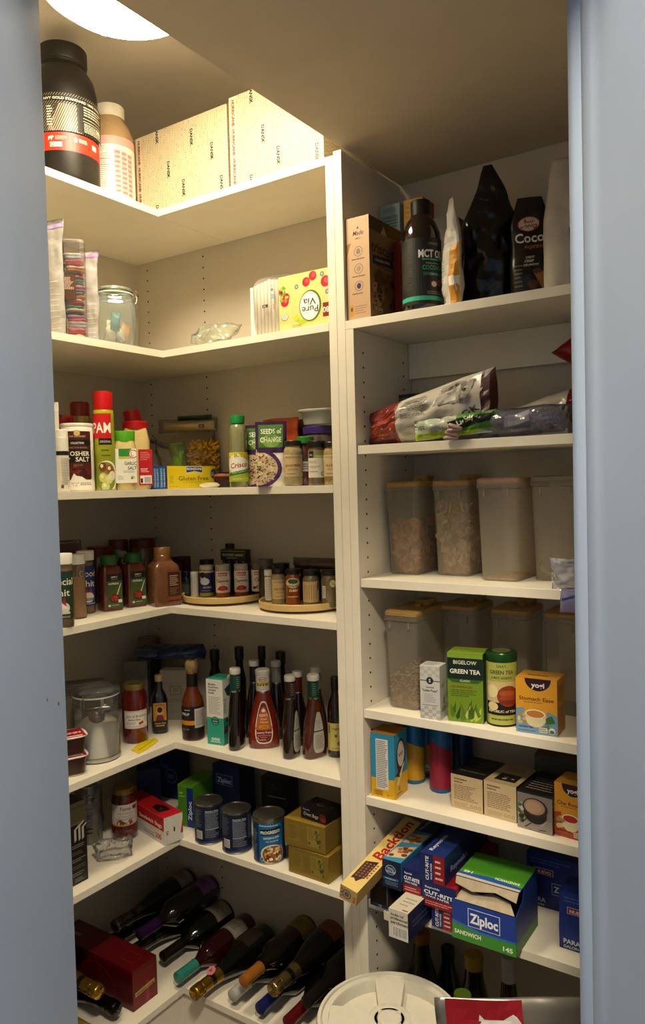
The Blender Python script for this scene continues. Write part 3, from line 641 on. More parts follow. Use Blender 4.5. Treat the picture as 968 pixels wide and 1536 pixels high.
pouch('contents', t, 160, 26, 74, M('#cdbb93', .6, var=.08, scale=20), seed=32, cr=.007, tr=Matrix.Translation((.004, 0, .005)))
o, fm = pouch('label_panel', t, 110, 15, 60, M('#1e4a26', .35, var=.5, scale=25), seed=33, cr=.004, nu=12, nv=8, tr=Matrix.Translation((.02, .002, .034)))
Ink(16, 10).fill('#1f2a5c').text('10', 8, 2, 8, '#e6e2d8').put('print', t, lambda u, v, l: (52+u, -42-l, 8+v))
p = lp_(313, .425); t = thing('snack_packet', 'small cream foil packet lying in front of the pasta box', 'packet', p, .5); pouch('wrapper', t, 62, 24, 10, M('#cfc3a2', .35, var=.1), seed=8, cr=.004, nu=14, nv=8, wf=lambda v: 1-abs(2*v-1)**2*.7, tr=Matrix.Rotation(-.9, 4, 'X'))
p = bp_(352, -.235); t = thing('seasoning_packet', 'dark brown seasoning packet with orange top under the noodle bag', 'packet', lp_(338, .425), .6); pouch('wrapper', t, 62, 44, 16, M('#3a1712', .35, var=.4, scale=30), seed=9, cr=.004, nu=12, nv=10); pouch('flap', t, 60, 8, 16, M('#c4622a', .4), seed=10, cr=.002, nu=12, nv=6, tr=Matrix.Translation((0, -.004, .03)))
# oil bottle
p = bp_(359, -.252); t = thing('oil_bottle', 'clear cooking oil bottle with a green cap', 'bottle', p, facing(p)); R = .0232
lathe_o('bottle', [(R*.9, 0), (R, .003), (R, .066), (R*.95, .070), (R*1.0, .078), (R*.96, .13), (R*.98, .142), (R*.82, .156), (R*.60, .160), (R*.60, .163)], thin((.82, .82, .6), .68, .06, .55, name='oil_bottle'), t, n=32, ang=.9)
lathe_o('oil', [(R*.85, .003), (R*.95, .005), (R*.95, .058), (.001, .058)], M('#b3a23a', .1, trans=.6, var=.03), t, n=24)
lathe_o('cap', [(R*.78, .161), (R*.8, .178), (R*.76, .181)], M('#14853a', .35), t)
k = Ink(72, 74); k.fill('#d9cf3a').ell(36, 44, 34, 26, '#f3efe0', 24).blobs(4, 56, 70, 72, 20, ['#e3c81e', '#d9b515', '#b9c23a'], 3, 6).ell(36, 42, 30, 20, '#f3efe0', 24).text('Crisco', 37, 36, 17, '#b8281f', 'C', .02, shear=.2, wid=46, rot=.12).poly([(0, 20), (72, 34), (72, 24), (0, 12)], '#2b7b36').text('Pure Canola Oil', 40, 23, 6, '#f0ece0', rot=.17, wid=40).poly([(0, 12), (72, 24), (72, 0), (0, 0)], '#a9b92c').lines(20, 4, 60, 9, 2, '#dfe3a0')
k.put('label', t, cylmap(23.4, 72, 14), step=5)
# grain pouches
def seeds(px, Y, name, label, w=92, h=158, rot=0, vis=1):
    p = bp_(px, Y); k = Ink(w, h); k.fill('#3a1648').rect(w*.02, 0, w*.98, h*.57, '#e9e2d0')
    k.ell(w*.08, h*.28, w*.72, h*.31, '#52205e', 26); k.ell(w*.05, h*.28, w*.62, h*.26, '#cdb38c', 26)
    r = random.Random(px)
    for i in range(240):
        x, y = r.uniform(0, w*.6), r.uniform(h*.06, h*.5)
        if ((x-w*.05)/(w*.6))**2+((y-h*.28)/(h*.25))**2 < 1: k.ell(x, y, r.uniform(1.2, 3.4), r.uniform(.9, 2), r.choice(['#8c4a32', '#e6d6b4', '#a8b060', '#5e2c22', '#d8bf95']), 7)
    k.rect(0, h*.52, w, h, '#3a1648').rect(w*.10, h*.60, w*.88, h*.95, '#4c7a2e').ell(w*.5, h*.70, w*.3, h*.1, '#7fa63c')
    k.text('SEEDS of', w*.17, h*.81, 17, '#f1ede0', 'L', .015, wid=w*.66).text('CHANGE', w*.15, h*.68, 17, '#f1ede0', 'L', .015, wid=w*.68)
    return bag(name, label, 'pouch', p, facing(p, rot), w, h, 34, M('#3a1648', .35, var=.1), k, seed=px, cr=.003, tf=lambda v: max(.06, 1-v**1.6), wf=lambda v: 1-.05*v)
seeds(393, -.197, 'grain_pouch', 'purple and green grain pouch beside the oil bottle, half hidden behind its twin', rot=-.1)
seeds(409, -.262, 'grain_pouch', 'purple and green grain pouch standing in front of its twin', w=80)
p = bp_(440, -.12); bag('foil_pouch', 'dark pouch with an orange top edge leaning behind the grain pouches', 'pouch', p, .05, 170, 172, 50, M('#3b1712', .3, var=.6, scale=18), seed=17, cr=.008, tf=lambda v: max(.05, 1-v**2), wf=lambda v: 1-.25*v)
p = bp_(424, -.145); bag('foil_pouch', 'orange and yellow foil pouch edge behind the grain pouches', 'pouch', p, -.05, 120, 176, 30, M('#a8461c', .3, var=.5, scale=22), seed=19, cr=.006, tf=lambda v: max(.05, 1-v**2))
# spice jars at the post
def sl_ink(w, h, name, c='#cdb483', tc='#8a2a1c'):
    k = Ink(w, h); k.fill(c).ring(w/2, h/2, 0, 0.1, c).text('SPICE ISLANDS', w/2, h-8, 5.6, '#4a3a24', 'C', wid=w*.72).rect(w*.1, 5, w*.12, h-12, '#9a8252').rect(w*.9, 5, w*.92, h-12, '#9a8252').text(name, w/2, h*.46, 7.4, tc, 'C', .02, wid=w*.66).lines(w*.25, h*.28, w*.75, h*.38, 2, '#8a7448').lines(w*.2, 4, w*.8, 9, 1, '#8a7448'); return k
p = bp_(441, -.255); spice('spice_jar', 'clear spice jar with tan black pepper label beside the grain pouches', p, facing(p), 23, 108, '#a89468', '#1c1815', sl_ink(58, 52, 'BLACK PEPPER'), 10, z0=22)
p = bp_(424, -.212); spice('spice_jar', 'clear spice jar with yellow flower label half hidden beside the grain pouch', p, facing(p), 21, 108, '#94825a', '#1c1815', Ink(40, 50).blobs(10, 26, 26, 44, 12, ['#c9c07a', '#e0d48c', '#a8a23c'], 2, 5), 10, z0=22)
p = bp_(459, -.225); t = spice('spice_jar', 'red-brown spice jar with a flared green lid behind the pepper jars', p, facing(p), 20, 118, '#5a2c1c', '#2d7a24', Ink(40, 40).rect(0, 4, 40, 34, '#d8d2c4').rect(0, 28, 40, 34, '#34622c').lines(6, 8, 34, 24, 3, '#555'), 14, z0=30, lidr=22)
k = Ink(54, 64); k.fill('#e2d9c4').rect(0, 46, 54, 54, '#8aa32c').rect(0, 54, 54, 64, '#8f7d4a').rect(4, 46, 18, 62, '#1e1a34').text('365', 11, 51, 6, '#e8e4d8').text('ORGANIC', 34, 48, 5, '#f0ecd8').text('black', 6, 34, 10, '#8a847a', 'L').text('pepper', 6, 23, 10, '#8a847a', 'L').lines(6, 12, 30, 16, 1, '#777').ell(40, 9, 5, 5, '#2c4a5a').ell(40, 9, 3.6, 3.6, '#c9d2c0')
p = bp_(477, -.252); spice('spice_jar', 'organic black pepper jar with a wide black lid beside the upright panel', p, facing(p), 22, 104, '#6f5a3a', '#14120f', k, 13, neck=1.0, z0=18)
p = bp_(499, -.245); spice('spice_jar', 'spice jar with tan label partly hidden by the upright panel', p, facing(p), 20, 100, '#a08a58', '#221d18', sl_ink(50, 50, 'ALLSPICE'), 10, z0=20)
p = bp_(482, -.160); t = thing('purple_lid_jar', 'wide clear jar with a flat purple lid behind the pepper jars', 'jar', p, facing(p))
lathe_o('jar', [(.040, 0), (.042, .004), (.042, .118), (.036, .128)], M('#4a4038', .15, coat=.6, var=.1), t); lathe_o('lid', [(.0415, .127), (.0425, .143), (.040, .1455)], M('#3a1f6a', .35), t)
t = thing('food_container', 'small clear plastic food container resting on the purple jar lid', 'container', (p.x+.006, p.y-.008, z+.1468), .1)
super_o('tub', [(.030, .026, 0), (.036, .032, .004), (.040, .036, .034)], thin((.85, .84, .8), .6, .15, .5), t, e=.5, cap=False); super_o('lid', [(.047, .043, .034), (.048, .044, .038), (.046, .042, .040)], thin((.9, .88, .84), .45, .15, .5), t, e=.45)
# ================================================================ fourth shelf of the corner: spices
z = Z['L4']; zs = z+.0004
def shaker(px, py, rmm, h, name, label, body, ink, lid='#ece8dc', fill=.8, rot=0, z0=20):
    p = foot(px, py, z, rmm); t = thing(name, label, 'shaker', p, facing(p, rot)); R = rmm/1000
    lathe_o('bottle', [(R*.94, 0), (R, .003), (R, h-.02), (R*.97, h-.016)], thin((.85, .78, .66), .86, .12, .3, name='shaker_wall'), t)
    lathe_o('contents', [(R*.9, .003), (R*.95, .005), (R*.95, h*fill), (.001, h*fill+.004)], M(body, .8, var=.25, scale=350, bump=.3), t)
    lathe_o('cap', [(R*1.02, h-.024), (R*1.03, h-.002), (R*.98, h)], M(lid, .4), t)
    if ink: ink.put('label', t, cylmap(rmm+.2, ink.w, z0), step=4)
    return t
k = Ink(84, 112); k.fill('#1c3a26').text('Special', 42, 80, 23, '#ede6d4', 'C', .01, wid=58).text('Shit', 42, 54, 23, '#ede6d4', 'C', .01, wid=38).rect(14, 6, 70, 20, '#1c3a26').ell(42, 26, 18, 14, '#ded6c2').poly([(32, 30), (38, 52), (42, 38), (48, 52), (52, 30)], '#a8231f').poly([(28, 24), (42, 38), (58, 24)], '#f0eadc').rect(24, 12, 60, 17, '#d8cfb8').text('ALL PURPOSE', 42, 3, 6, '#d8cfb8')
shaker(97.5, 942, 22, .172, 'seasoning_shaker', 'seasoning shaker with dark green label and white cap at the end of the spice shelf', '#9a7a50', k, rot=-.2)
shaker(117.5, 929, 21.5, .160, 'seasoning_shaker', 'unlabelled shaker of orange-tan granules with a white cap', '#b57a3c', None, fill=.62)
k = Ink(80, 104); k.fill('#16296e').text('Good', 40, 76, 24, '#ede6d4', 'C', .01, wid=46).text('Shit', 40, 50, 24, '#ede6d4', 'C', .01, wid=38).poly([(30, 28), (36, 46), (40, 34), (46, 46), (50, 28)], '#b0261f').ell(40, 22, 16, 13, '#dfd8c6').rect(24, 14, 56, 20, '#16296e').lines(26, 15, 54, 19, 1, '#ded6c2').lines(20, 3, 60, 9, 1, '#b8b6c8')
shaker(131, 921, 21.5, .162, 'seasoning_shaker', 'seasoning shaker with a deep blue label and flat white cap', '#8a6a48', k, rot=.25)
def paprika(px, py, label, rot=0):
    p = foot(px, py, z, 27); t = thing('paprika_jar', label, 'spice jar', p, facing(p, rot)); a = .0275
    super_o('jar', [(a*.94, a*.94, 0), (a, a, .003), (a, a, .103), (a*.84, a*.84, .116), (a*.66, a*.66, .119), (a*.66, a*.66, .123)], M('#5e2413', .22, var=.12, scale=120, coat=.6), t, e=.28)
    lathe_o('lid', [(a*.83, .121), (a*.85, .124), (a*.85, .142), (a*.8, .144)], M('#1d5a24', .35), t)
    k = Ink(42, 88); k.fill('#3f5527').rect(0, 70, 42, 88, '#0f0d0b').text('SIMPLY', 21, 78, 6, '#d9d2c2', 'C', .02).lines(12, 73, 30, 76, 1, '#a8a294').text('PAPRIKA', 5, 60, 7.6, '#e9e4d4', 'L', .015, wid=28)
    k.ell(20, 24, 14, 12, '#2a1c12', 18).ell(20, 25, 12, 10, '#7a1f16', 18).blobs(12, 17, 28, 32, 18, ['#a8301f', '#8a2018', '#c24a34'], 1.2, 3).poly([(26, 34), (29, 33), (40, 64), (36, 60)], '#cfc6ae').blobs(6, 38, 24, 56, 6, ['#221a10'], .8, 1.4).rect(30, 12, 40, 20, '#e2ddd0').rect(3, 3, 9, 8, '#d9d2c2').lines(12, 4, 34, 8, 1, '#b8b49c')
    k.put('label', t, lambda u, v, l: (u-18, -27.6-l, 9+v)); return t
paprika(166, 917, 'paprika jar with green lid beside the blue-labelled shaker', .35)
paprika(202, 911, 'paprika jar with green lid beside the cinnamon jar', .35)
p = foot(246, 910, z, 37); t = thing('cinnamon_jar', 'square jar of brown cinnamon with a copper screw lid', 'spice jar', p, facing(p, .35)); a = .037
super_o('jar', [(a*.95, a*.95, 0), (a, a, .004), (a, a, .100), (a*.95, a*.95, .108), (a*.62, a*.62, .120), (a*.6, a*.6, .124)], M('#6f4526', .25, var=.08, scale=60, coat=.5), t, e=.25)
lathe_o('collar', [(a*.63, .121), (a*.63, .136), (a*.61, .137)], M('#7a5230', .25, coat=.4), t); lathe_o('lid', [(a*.61, .137), (a*.615, .156), (a*.58, .158)], M('#8d6236', .3, metal=.35), t)
k = Ink(44, 88); k.fill('#5a2410').rect(3, 3, 41, 85, '#2f130a').rect(5, 18, 39, 82, '#43200f').lines(8, 48, 34, 76, 5, '#c8a27c', .4).lines(8, 22, 34, 42, 6, '#8a6038', .4).ell(20, 10, 14, 5, '#8a4a20').text('CINNAMON', 22, 78, 6, '#e0c4a0', 'C', .01, wid=30)
k.put('label', t, lambda u, v, l: (37.2+l, u-24, 12+v))
k = Ink(40, 84); k.fill('#6a2a12').rect(3, 3, 37, 81, '#331509').lines(7, 44, 33, 74, 6, '#c8a27c', .4).lines(7, 20, 33, 40, 6, '#8a6038', .4).rect(3, 6, 37, 16, '#7a3a18'); k.put('label', t, lambda u, v, l: (-2+u, -37.2-l, 10+v))
for px, X, r, h, lab in ((152, .14, .036, .158, 'large jar with dark red lid behind the green-lidded paprika'), (180, .06, .030, .166, 'jar with dark red lid in the corner behind the paprika'), (216, .12, .040, .168, 'wide jar with dark red lid behind the cinnamon jar')):
    p = colX(px, X, zs); t = thing('red_lid_jar', lab, 'jar', p, facing(p)); lathe_o('jar', [(r*.95, 0), (r, .003), (r, h-.03), (r*.92, h-.025)], M('#4e3820', .2, coat=.5), t); lathe_o('lid', [(r*.96, h-.028), (r*.98, h-.003), (r*.92, h)], M('#56100e', .35), t)
p = colX(187, .2, zs); t = thing('small_bottle', 'slim dark bottle with a white cap between the two paprika jars', 'bottle', p, 0); lathe_o('bottle', [(.014, 0), (.015, .002), (.015, .12), (.01, .13)], M('#241a12', .2), t); lathe_o('cap', [(.0115, .129), (.0115, .142), (.0105, .143)], M('#8e8a80', .4), t)
p = colX(96, .15, zs); t = thing('wrapped_box', 'dark red carton in clear wrap behind the white-capped shakers', 'box', p, facing(p)); bm = bmesh.new(); bx(bm, -.045, -.02, 0, .045, .02, .178, .001); from_bm('carton', bm, M('#3d1512', .4, var=.15), t); pouch('wrapper', t, 104, 186, 52, thin((.8, .76, .7), .82, .12, .5), seed=3, cr=.006)
# dark cartons in the corner
p = colY(277, -.12, zs); carton('seasoning_box', 'dark red-brown carton standing in the corner behind the turntable', 'box', p, .1, 34, 26, 118, '#4a1a14', {'front': Ink(34, 118).rect(4, 40, 30, 108, '#2a0f0c').rect(12, 30, 22, 100, '#5a2018')})
p = colY(261, -.10, zs); carton('seasoning_box', 'black carton standing in the corner beside the cinnamon jar', 'box', p, .1, 26, 24, 112, '#15120f', {'front': Ink(26, 112).lines(4, 60, 22, 100, 5, '#6a625a')})
p = colY(281, -.165, zs); spice('dark_jar', 'small dark glass jar beside the cinnamon jar and turntable', p, facing(p), 20, 82, '#1d2018', '#181411', Ink(40, 40).fill('#23302a').lines(5, 8, 35, 34, 5, '#5d6a5c'), 12, z0=12)
# ---- turntables
def turntable(cx, cy, rr, label):
    t = thing('turntable', label, 'turntable', (cx, cy, zs), 0); R = rr; c = M('#c9aa6c', .38, var=.05)
    lathe_o('base', [(R*.55, 0), (R*.57, .001), (R*.57, .006)], M('#b89a5e', .4), t, n=40)
    lathe_o('tray', [(R*.93, .006), (R*.985, .0065), (R, .011), (R, .022), (R*.985, .0235), (R*.965, .022), (R*.96, .0105), (.001, .010)], c, t, n=64, ang=.8); return Vector((cx, cy, z+.0108))
c1 = foot(337, 910, z, 0); R1 = (onz(399, 899, z)-onz(275, 899, z)).length/2*.97
cc1 = c1+Vector(((c1-CAM).x, (c1-CAM).y, 0)).normalized()*R1; T1 = turntable(cc1.x, cc1.y, R1, 'round tan turntable holding the red-labelled spice jars')
c2 = foot(455, 922, z, 0); R2 = (onz(512, 912, z)-onz(399, 905, z)).length/2
cc2 = c2+Vector(((c2-CAM).x, (c2-CAM).y, 0)).normalized()*R2
dv = cc2-cc1; gap = R1+R2+.003-dv.length
if gap > 0: cc2 = cc2+Vector((dv.x, dv.y, 0)).normalized()*gap
T2 = turntable(cc2.x, cc2.y, R2, 'round tan turntable beside the upright panel holding black-lidded spice jars')
zt = T1.z+.0003
def badia(name2, label, px, py, extra, body='#a0521e', lid='#b0a898', back=0):
    p = foot(px, py, zt, 20+back); k = Ink(62, 60); k.fill('#e6e0d2').rect(18, 46, 44, 56, '#b3212a').text('BADIA', 31, 48, 8, '#f0eadc', 'C', .02, wid=22).text('Organic', 31, 40, 5, '#b3212a').text(name2, 31, 29, 12 if len(name2) > 5 else 13, '#1c3326', 'C', .02, wid=37 if len(name2) > 5 else 24).text('Pepper', 31, 23, 4.5, '#b3212a')
    if extra == 'red': k.poly([(14, 8), (22, 18), (34, 20), (46, 14), (44, 7), (28, 5)], '#a3271c').ell(32, 12, 8, 6, '#c5392b')
    else: k.ell(30, 14, 7, 5, '#8a2f1c').ell(18, 11, 6, 4, '#4a2a1a').ell(42, 11, 7, 5, '#5d3420').ell(30, 14, 4, 3, '#d8c8b0')
    k.lines(16, 1, 46, 4, 1, '#888')
    return spice('spice_jar', label, p, facing(p), 20, 92, body, lid, k, 15, z0=14, neck=.97, group='red-labelled jars on the turntable')
badia('Cayenne', 'cayenne jar with orange flecked base beside the blue-labelled jar', 335, 897, 'red', body='#9a4f20')
badia('Cayenne', 'cayenne jar beside the chili jar on the turntable', 363, 896, 'red', body='#94481c')
badia('Chili', 'dark chili jar with white label on the turntable', 389, 895, 'bean', body='#2a140d', lid='#6a6258')
k = Ink(56, 62); k.fill('#14265e').rect(0, 56, 56, 62, '#d8c490').ell(16, 44, 8, 12, '#d9b08c').ell(16, 50, 9, 8, '#2a1a14').ell(22, 32, 14, 10, '#c9d6e2').rect(14, 12, 44, 20, '#3a1f4a').text('ADOBO', 29, 13, 7, '#e0c0c8', 'C', .02).rect(46, 4, 56, 56, '#2a3a72').lines(47, 6, 55, 54, 12, '#a8b0c4', .3).lines(10, 4, 40, 8, 1, '#7a86b0')
p = foot(311, 896, zt, 22); spice('spice_jar', 'jar with a deep blue portrait label and dark lid on the turntable', p, facing(p), 21.5, 88, '#9a8a44', '#cfc8b4', k, 10, z0=12)
p = foot(292.5, 896, zt, 10); t = thing('salt_tube', 'slim white printed tube standing at the rim of the turntable', 'bottle', p, facing(p)); lathe_o('tube', [(.0105, 0), (.011, .001), (.011, .066)], M('#dcdcd8', .45), t); lathe_o('cap', [(.0112, .066), (.0112, .070), (.0105, .071)], M('#eceae4', .4), t); Ink(34, 62).lines(4, 2, 14, 60, 20, '#8f96a0', .3).rect(16, 2, 17, 60, '#9aa4b0').put('label', t, cylmap(11, 34, 2), step=4)
p = foot(281, 893, zt, 13); t = thing('sauce_bottle', 'tiny red and yellow tin at the rim of the turntable', 'tin', p, facing(p)); lathe_o('tin', [(.011, 0), (.012, .001), (.012, .03)], M('#c9a032', .35, var=.3), t); lathe_o('cap', [(.010, .03), (.0105, .046), (.009, .048)], M('#a8182a', .3), t)
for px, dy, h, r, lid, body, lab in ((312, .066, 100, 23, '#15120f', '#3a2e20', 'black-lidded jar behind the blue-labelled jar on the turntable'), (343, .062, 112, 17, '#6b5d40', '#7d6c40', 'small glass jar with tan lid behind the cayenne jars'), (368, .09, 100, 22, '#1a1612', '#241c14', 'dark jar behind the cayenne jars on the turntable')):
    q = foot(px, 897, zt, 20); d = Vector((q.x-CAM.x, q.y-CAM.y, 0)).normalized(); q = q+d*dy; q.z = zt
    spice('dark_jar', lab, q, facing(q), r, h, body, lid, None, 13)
p = colY(352, -.055, zs); t = thing('pepper_bottle', 'tall black-capped bottle behind the turntable', 'bottle', p-Vector((.012, 0, 0)), 0); lathe_o('bottle', [(.015, 0), (.016, .002), (.016, .12), (.011, .13)], M('#1f1a12', .2), t); lathe_o('cap', [(.0135, .129), (.0135, .152), (.012, .153)], M('#12100d', .4), t)
p = colY(361, -.085, zs); k = Ink(84, 30); k.fill('#121611').rect(0, 24, 84, 27, '#5a6b30').text('ROASTED GARLIC', 42, 12, 9, '#b7bfa6', 'C', .01, wid=70).lines(22, 4, 64, 9, 1, '#8a927c')
t = carton('garlic_box', 'black roasted garlic carton standing on dark jars behind the turntable', 'box', (p.x, p.y-.016, z+.112), .12, 84, 26, 30, '#12130f', {'front': k})
for dx in (-.028, .026):
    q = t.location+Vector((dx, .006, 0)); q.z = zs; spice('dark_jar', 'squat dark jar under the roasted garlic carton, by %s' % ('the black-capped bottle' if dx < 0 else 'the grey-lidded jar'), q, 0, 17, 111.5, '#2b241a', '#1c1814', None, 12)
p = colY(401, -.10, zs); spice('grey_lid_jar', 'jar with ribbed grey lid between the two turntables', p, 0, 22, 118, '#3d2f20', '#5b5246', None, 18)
# ---- second turntable
zt = T2.z+.0003
k = Ink(30, 62); k.fill('#e8e2d4').lines(4, 4, 26, 58, 12, '#8a8478', .3); p = foot(405, 903, zt, 13); t = spice('spice_jar', 'slim jar with white label and white cap at the turntable rim', p, facing(p), 13, 84, '#8a7f68', '#ebe5d8', k, 13, z0=4, neck=.98)
p = foot(418.5, 907, zt, 18); spice('spice_jar', 'clear spice jar with tan label and red lettering on the second turntable', p, facing(p, .2), 18.5, 92, '#8f8358', '#17130f', sl_ink(46, 50, 'WHITE PEPPER', '#c2ab78'), 11, z0=14)
k = Ink(52, 60); k.ell(26, 44, 20, 13, '#cdbf8a', 20).ell(26, 48, 14, 6, '#3f5a2c').ell(20, 49, 6, 5, '#2f4a24').text('SPICE ISLANDS', 26, 34, 6.4, '#2c2418', 'C', .02, wid=36).text('CURRY', 28, 22, 8, '#e6dcc4', 'C', .03, wid=24).lines(10, 7, 42, 11, 1, '#dccfae')
p = foot(440.5, 909, zt, 20); spice('spice_jar', 'orange curry spice jar with black lid on the second turntable', p, facing(p), 19.5, 93, '#8a3d10', '#16120f', k, 11, z0=14)
k = Ink(54, 52); k.fill('#bfa271').lines(6, 4, 50, 46, 1, '#bfa271')
for x in (9, 15, 21, 27, 33, 39): k.rect(x, 6, x+1.6, 44, '#8a6f44')
k.rect(44, 30, 50, 50, '#6a5232')
p = foot(467.5, 911, zt, 22); spice('spice_jar', 'spice jar turned so its tan back label shows, black lid', p, facing(p), 21, 92, '#6f6040', '#18140f', k, 11, z0=12)
k = Ink(50, 60); k.rect(6, 10, 16, 40, '#e0dcd2')
for i in range(9): k.rect(7, 12+i*3, 15, 13.5+i*3, '#3a352e')
k.ell(36, 46, 9, 9, '#d8cba0').blobs(29, 39, 43, 53, 10, ['#b8aa70', '#e6dcb4'], 1.5, 3)
p = foot(494.5, 912, zt, 20); spice('spice_jar', 'spice jar with a small barcode label beside the upright panel', p, facing(p), 20, 93, '#6a5c3e', '#1a1511', k, 11, z0=14)
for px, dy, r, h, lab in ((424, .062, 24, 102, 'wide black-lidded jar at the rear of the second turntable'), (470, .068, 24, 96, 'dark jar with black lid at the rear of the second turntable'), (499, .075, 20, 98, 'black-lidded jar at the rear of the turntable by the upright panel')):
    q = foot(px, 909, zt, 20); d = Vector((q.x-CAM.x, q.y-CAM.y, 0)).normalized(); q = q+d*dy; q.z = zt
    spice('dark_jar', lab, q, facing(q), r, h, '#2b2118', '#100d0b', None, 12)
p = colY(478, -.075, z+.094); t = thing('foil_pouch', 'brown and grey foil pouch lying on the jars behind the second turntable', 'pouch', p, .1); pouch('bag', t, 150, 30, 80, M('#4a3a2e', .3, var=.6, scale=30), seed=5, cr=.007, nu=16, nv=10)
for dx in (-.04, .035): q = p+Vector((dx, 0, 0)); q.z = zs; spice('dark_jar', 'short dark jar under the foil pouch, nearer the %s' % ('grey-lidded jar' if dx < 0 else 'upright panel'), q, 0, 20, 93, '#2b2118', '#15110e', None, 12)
# ================================================================ fifth shelf of the corner: bottles and sauces
z = Z['L5']; zs = z+.0004
def cup(px, py, zz, label):
    p = foot(px, py, z, 34); p.z = zz; t = thing('pudding_cup', label, 'cup', p, facing(p, .2))
    super_o('cup', [(.026, .026, 0), (.030, .030, .003), (.036, .036, .046)], M('#d9d4ca', .3, coat=.4), t, e=.6)
    super_o('sleeve', [(.0305, .0305, .004), (.0365, .0365, .044)], M('#3a1d14', .35), t, e=.6, cap=False)
    super_o('lid', [(.039, .039, .046), (.0395, .0395, .0475), (.038, .038, .048)], M('#e6ddd4', .3), t, e=.55)
    k = Ink(70, 70); k.poly([(2, 2), (68, 2), (68, 68), (2, 68)], '#a8141c').text("YUMM", 34, 30, 18, '#efe6dc', 'C', .03, shear=.2).rect(8, 8, 60, 14, '#efe6dc'); k.put('print', t, lambda u, v, l: (u-35, v-35, 48+l)); return t
cup(107, 1167, zs, 'brown pudding cup on the shelf, lower of two stacked cups')
cup(107, 1167, zs+.0485, 'brown pudding cup with red foil lid stacked on its twin')
p = foot(148, 1147, z, 57); t = thing('sugar_canister', 'large clear canister of white sugar with a clamp lid and a scoop inside', 'canister', p, facing(p)); R = .0575
lathe_o('jar', [(R*.92, 0), (R, .006), (R, .012), (R*.98, .018), (R*.98, .150), (R*1.0, .155), (R*1.0, .166)], thin((.95, .95, .93), .96, .05, .4, name='canister_glass'), t, n=40, cap=False, ang=.9)
lathe_o('jar_base', [(R*.9, .0005), (R*1.0, .004), (R*1.0, .011), (.001, .012)], thin((.9, .88, .84), .3, .1, .5), t, n=40)
lathe_o('lid', [(R*1.03, .168), (R*1.06, .172), (R*1.06, .180), (R*1.0, .184), (R*.8, .187), (.001, .188)], thin((.95, .95, .93), .92, .06, .5), t, n=40, ang=.9)
lathe_o('gasket', [(R*1.0, .164), (R*1.035, .1645), (R*1.035, .168), (R*1.0, .1685)], M('#c9c6bc', .5), t, n=40, cap=False)
bm = bmesh.new(); tube(bm, [(R*1.02*math.cos(a*PI/20), R*1.02*math.sin(a*PI/20), .146+.004*math.sin(a*PI/20+1)) for a in range(41)], .0014, 6); from_bm('wire', bm, M('#a9a59a', .2, metal=1), t, smooth=True)
bm = bmesh.new(); tube(bm, [(.008, -R*1.03, .138), (.012, -R*1.08, .148), (.030, -R*1.0, .152)], .0015, 6); tube(bm, [(-.03, -R*.95, .14), (-.03, -R*1.02, .165), (-.032, -R*1.0, .178)], .0013, 6); bx(bm, .004, -R*1.1, .138, .034, -R*1.02, .146, .001); from_bm('clasp', bm, M('#a9a59a', .2, metal=1), t, smooth=True)
bm = bmesh.new(); lathe(bm, [(R*.93, .012), (R*.95, .016), (R*.95, .085), (R*.8, .094), (R*.4, .108), (.001, .106)], 40)
for v in bm.verts: v.co.z += .006*noise.noise(v.co*35)*(v.co.z > .08)
bmesh.ops.remove_doubles(bm, verts=bm.verts, dist=1e-5); from_bm('sugar', bm, M('#e4dfd2', .9, var=.03, scale=300), t, smooth=True)['kind'] = 'stuff'
bm = bmesh.new(); lathe(bm, [(.001, .096), (.015, .098), (.020, .108), (.021, .122), (.0195, .122), (.0185, .109), (.014, .1), (.001, .098)], 20, cap=False, cx=.0, cy=-.022); q = thing('scoop', 'grey metal scoop standing in the sugar canister', 'scoop', p, facing(p)); from_bm('bowl', bm, M('#8a857c', .3, metal=.6), q, smooth=True)
bm = bmesh.new(); bx(bm, .010, -.026, .112, .019, -.022, .156, .001); from_bm('handle', bm, M('#b5afa4', .35, metal=.4), q)
p = foot(204, 1116, z, 33); t = thing('sauce_jar', 'jar of red marinara sauce with a gold lid beside the sugar canister', 'jar', p, facing(p)); R = .0345
lathe_o('jar', [(R*.9, 0), (R, .005), (R, .118), (R*.94, .132), (R*.80, .142), (R*.78, .146)], M('#5e0f0a', .12, var=.2, scale=30, coat=.8), t, n=36, ang=.9)
lathe_o('lid', [(R*.84, .144), (R*.85, .157), (R*.80, .159)], M('#a18a4c', .3, metal=.7), t, n=36)
k = Ink(70, 48); k.fill('#d9d3c8').rect(2, 2, 68, 46, '#8a8478').rect(2.8, 2.8, 67.2, 45.2, '#ddd7cc').text('Jars of Brooklyn', 36, 30, 10, '#2b2422', 'C', shear=.25, wid=58).text('Marinara Sauce', 30, 22, 5.4, '#2b2422', 'C', .02).ell(45, 13, 4, 4, '#a01c1c').ell(51, 15, 4, 4, '#b02824').lines(6, 10, 34, 18, 2, '#777', .35).ring(60, 22, 3.6, 4.4, '#777').lines(10, 4, 60, 8, 1, '#888'); k.put('label', t, cylmap(34.7, 70, 42, .1), step=4)
p = foot(241, 1101, z, 22); t = thing('glaze_bottle', 'small black bottle with cork-coloured cap and portrait label', 'bottle', p, facing(p)); R = .0225
super_o('bottle', [(R*.92, R*.92, 0), (R, R, .003), (R, R, .092), (R*.85, R*.85, .106), (R*.45, R*.45, .122), (R*.42, R*.42, .146)], M('#14100c', .15, coat=.6), t, e=.7)
lathe_o('cap', [(R*.50, .145), (R*.52, .160), (R*.46, .162)], M('#a98d64', .5), t)
